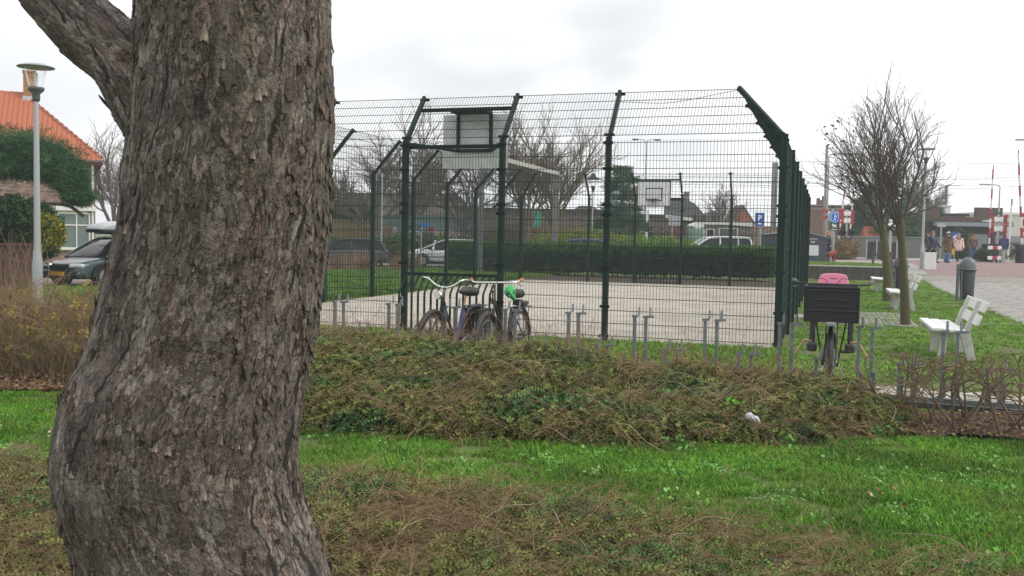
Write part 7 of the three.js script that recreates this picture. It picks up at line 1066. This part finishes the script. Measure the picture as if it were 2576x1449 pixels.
// ---- slim bare trees on the lawn
function slimTree(label, pos, o, seed, barkCol) {
  const g = branchy(o, seed), t = thing('bare_tree', label, 'tree', pos), bk = mottled(barkCol[0], barkCol[1], 0.5, 10, 0.95);
  part('trunk', g.trunk, bk, t); part('limbs', g.limbs, M('#4f4842', 0.9), t); part('twigs', g.twigs, M('#5c554e', 0.9), t); return { t, g };
}
{
  const vase = (cx, H0, n, L, R, ln) => r => Array.from({ length: n }, (_, i) => { const a = i / n * 6.283 + r(), tl = i === 0 ? 0.05 : i % 3 === 2 ? 0.75 + 0.4 * r() : 0.12 + 0.48 * r(); return [V3(cx, H0 - 0.05 - 0.5 * r() * (i > 3 ? 1 : 0), 0), V3(Math.cos(a) * tl + ln, 1, Math.sin(a) * tl), L * (i % 3 === 2 ? 0.8 : 0.75 + 0.35 * r()), R * (0.7 + 0.4 * r())]; });
  const A = slimTree('slim bare tree with mossy leaning trunk nearest the white bench', G(2286, 18.7), { levels: 3, wob: 0.16, up: 0.16, min: 0.003, split: [2, 1, 1], ang: [0.3, 0.8], dec: [0.4, 0.62], rdec: 0.5, minUp: 0.05, r0: 0.1, r1: 0.062, trunk: [[0, -0.05, 0], [-0.03, 0.5, 0], [-0.1, 1.2, 0], [-0.19, 2.1, 0.02]], limbs: vase(-0.18, 2.0, 10, 1.55, 0.024, -0.12) }, 41, ['#5c573f', '#4a4534']);
  const B = slimTree('slim bare tree with mossy trunk standing farther from the bench', G(2238, 26.9), { levels: 3, wob: 0.14, up: 0.18, min: 0.004, split: [2, 1, 1], ang: [0.3, 0.8], dec: [0.4, 0.62], rdec: 0.5, minUp: 0.05, r0: 0.14, r1: 0.09, trunk: [[0, -0.05, 0], [-0.02, 0.7, 0], [-0.12, 1.5, 0], [-0.25, 2.3, 0.02]], limbs: vase(-0.24, 2.2, 12, 2.4, 0.036, -0.12) }, 42, ['#635f42', '#504c38']);
  // the last dead leaves on its left side
  const tips = B.g.tips.filter(p => p.x < -0.6 && p.y < 5.2), gl = leafCluster(1, 0.01, 0.12, 0.07, 1, 3); scatter('dead_leaves', gl, M('#ffffff', 0.9, { side: THREE.DoubleSide }), Math.min(110, tips.length), i => { const p = tips[Math.floor(rand() * tips.length)]; return [p.x + (rand() - 0.5) * 0.2, p.y - 0.25 * rand(), p.z, rand() * 6.3, rand(), rand(), 0.6 + 0.6 * rand(), pick(['#3f3a35', '#4a443c'].map(C))]; }, B.t);
}
// ---- big bare trees beyond
function bigTree(label, px, D, H, spread, seed, n = 7, col = '#72685d') {
  const k = H / 8, g = branchy({ levels: 3, wob: 0.2, up: 0.06, min: 0.008 * D / 60, split: [2, 2, 1], ang: [0.3, 0.8], dec: [0.4, 0.6], rdec: 0.5, minUp: -0.1, r0: 0.26 * k, r1: 0.2 * k, trunk: [[0, -0.1, 0], [0.03, 1.0 * k, 0], [0.05, 2.0 * k, 0]], limbs: r => Array.from({ length: n }, (_, i) => { const a = i / n * 6.283 + r() * 0.8, tl = spread * (0.35 + 0.75 * r()); return [V3(0.04, (1.5 + 0.5 * r()) * k, 0), V3(Math.cos(a) * tl, 1, Math.sin(a) * tl * 0.8), 4.2 * k * (0.75 + 0.4 * r()), 0.1 * k * (0.7 + 0.5 * r())]; }) }, seed);
  const t = thing('bare_tree', label, 'tree', G(px, D)); part('trunk', g.trunk, M(col, 0.95), t); part('limbs', g.limbs, M(col, 0.95), t); part('twigs', g.twigs, M(col, 0.95), t);
}
bigTree('spreading bare tree just right of the pine behind the lamp post', 925, 60, 7.6, 0.95, 51); bigTree('spreading bare tree in line with the near backboard', 1030, 63, 8.2, 0.9, 52); bigTree('spreading bare tree directly behind the near backboard', 1165, 61, 7.4, 0.95, 53); bigTree('bare tree with yellowish stems between backboard and gantry column', 1325, 60, 8.2, 0.55, 54, 7, '#6d6250'); bigTree('bare many stemmed tree beside the gantry column', 1392, 62, 7.8, 0.5, 55, 8, '#6f6448');
bigTree('small bare tree above the flat brick house', 1805, 80, 5.4, 0.9, 56, 6); bigTree('bare tree behind the orange roofed house', 285, 58, 7.4, 0.75, 57); bigTree('bare tree farther right of the orange roofed house', 345, 62, 6.9, 0.8, 58); bigTree('small knobbly bare tree behind the white chimney house', 2325, 92, 7.2, 0.25, 59, 5);
// ---- evergreens
function conifer(label, px, D, H, W, layers, seed, gap = 0.5) {
  const t = thing('conifer', label, 'tree', G(px, D)), r = rng(seed); part('trunk', rod(V3(0, 0, 0), V3(0, H * 0.95, 0), 0.22, 0.05, 8), M('#4a4038', 0.95), t);
  const br = [], L = []; for (let i = 0; i < layers; i++) { const f = i / (layers - 1), y = lerp(H * 0.14, H * 0.96, f), rad = W * (i === layers - 1 ? 0.3 : Math.sqrt(1 - Math.pow(clamp(f * 1.02 - 0.12), 2)) * (0.75 + 0.4 * r())), n = 6 + Math.floor(r() * 3); for (let k = 0; k < n; k++) { const a = k / n * 6.283 + r(), R = rad * (0.7 + 0.4 * r()), e = V3(Math.cos(a) * R, y + 0.1 - 0.12 * R + 0.2 * r(), Math.sin(a) * R); br.push(rod(V3(0, y, 0), e, 0.05, 0.015, 4, false)); L.push([V3(0, y, 0), e]); } }
  part('branches', br, M('#40382f', 0.95), t);
  scatter('needles', leafCluster(26, 0.3, 0.24, 0.035, 0.6, 99), LM, layers * 130, () => { const [a, b] = L[Math.floor(rand() * L.length)], f = 0.25 + 0.8 * Math.sqrt(rand()), p = a.clone().lerp(b, f); return [p.x + (rand() - 0.5) * 0.6, p.y + (rand() - 0.5) * gap, p.z + (rand() - 0.5) * 0.6, rand() * 6.3, (rand() - 0.5) * 0.5, (rand() - 0.5) * 0.5, 0.7 + 0.6 * rand(), pick(pals.pine)]; }, t);
}
conifer('dark layered conifer beside the far basketball backboard', 1562, 72, 6.3, 1.75, 9, 61); conifer('large dark spreading conifer behind the two slim trees', 2230, 74, 6.0, 3.2, 9, 62, 0.7); conifer('lower dark conifer to the left of the spreading one', 2165, 76, 4.4, 1.6, 7, 63, 0.3); conifer('grey green conifer in front of the white chimney house', 2345, 80, 3.9, 1.5, 6, 64, 0.4);
{ // umbrella pine at the left edge
  const b = G(12, 28), t = thing('umbrella_pine', 'small umbrella shaped pine with dense dark crown before the orange roofed house', 'tree', b);
  part('trunk', [tube([V3(0, 0, 0), V3(0.0, 0.9, 0), V3(0.1, 1.8, 0), V3(0.2, 2.6, 0)], 0.15, 8), tube([V3(0.05, 1.5, 0), V3(0.6, 2.0, 0.1), V3(1.3, 2.3, 0.1)], 0.07, 6), tube([V3(0.1, 1.9, 0), V3(0.9, 2.3, 0.2), V3(1.9, 2.3, 0.2), V3(2.4, 2.0, 0.2)], 0.05, 6)], M('#5a4a40', 0.95), t);
  const DY = 0.35, E = [[0.3, 3.35, 0, 1.7, 1.0, 1.5], [1.3, 3.1, 0.1, 1.25, 0.85, 1.2], [-0.9, 3.1, 0, 1.3, 0.8, 1.2], [2.0, 2.7, 0.2, 0.55, 0.55, 0.6], [2.25, 2.25, 0.2, 0.45, 0.3, 0.5]];
  scatter('needles', leafCluster(34, 0.16, 0.2, 0.014, 0.8, 101), LM, 2600, () => { const e = E[Math.floor(Math.min(E.length - 1e-3, Math.pow(rand(), 1.6) * E.length))]; let v; do v = V3(rand() * 2 - 1, rand() * 2 - 1, rand() * 2 - 1); while (v.length() > 1); v.multiplyScalar(0.55 + 0.45 * rand()); if (v.y < -0.5) v.y *= 0.6; return [e[0] + v.x * e[3], e[1] + DY + v.y * e[4], e[2] + v.z * e[5], rand() * 6.3, (rand() - 0.5), (rand() - 0.5), 0.7 + 0.6 * rand(), pick(pals.pine)]; }, t);
}
renderer.render(scene, camera);
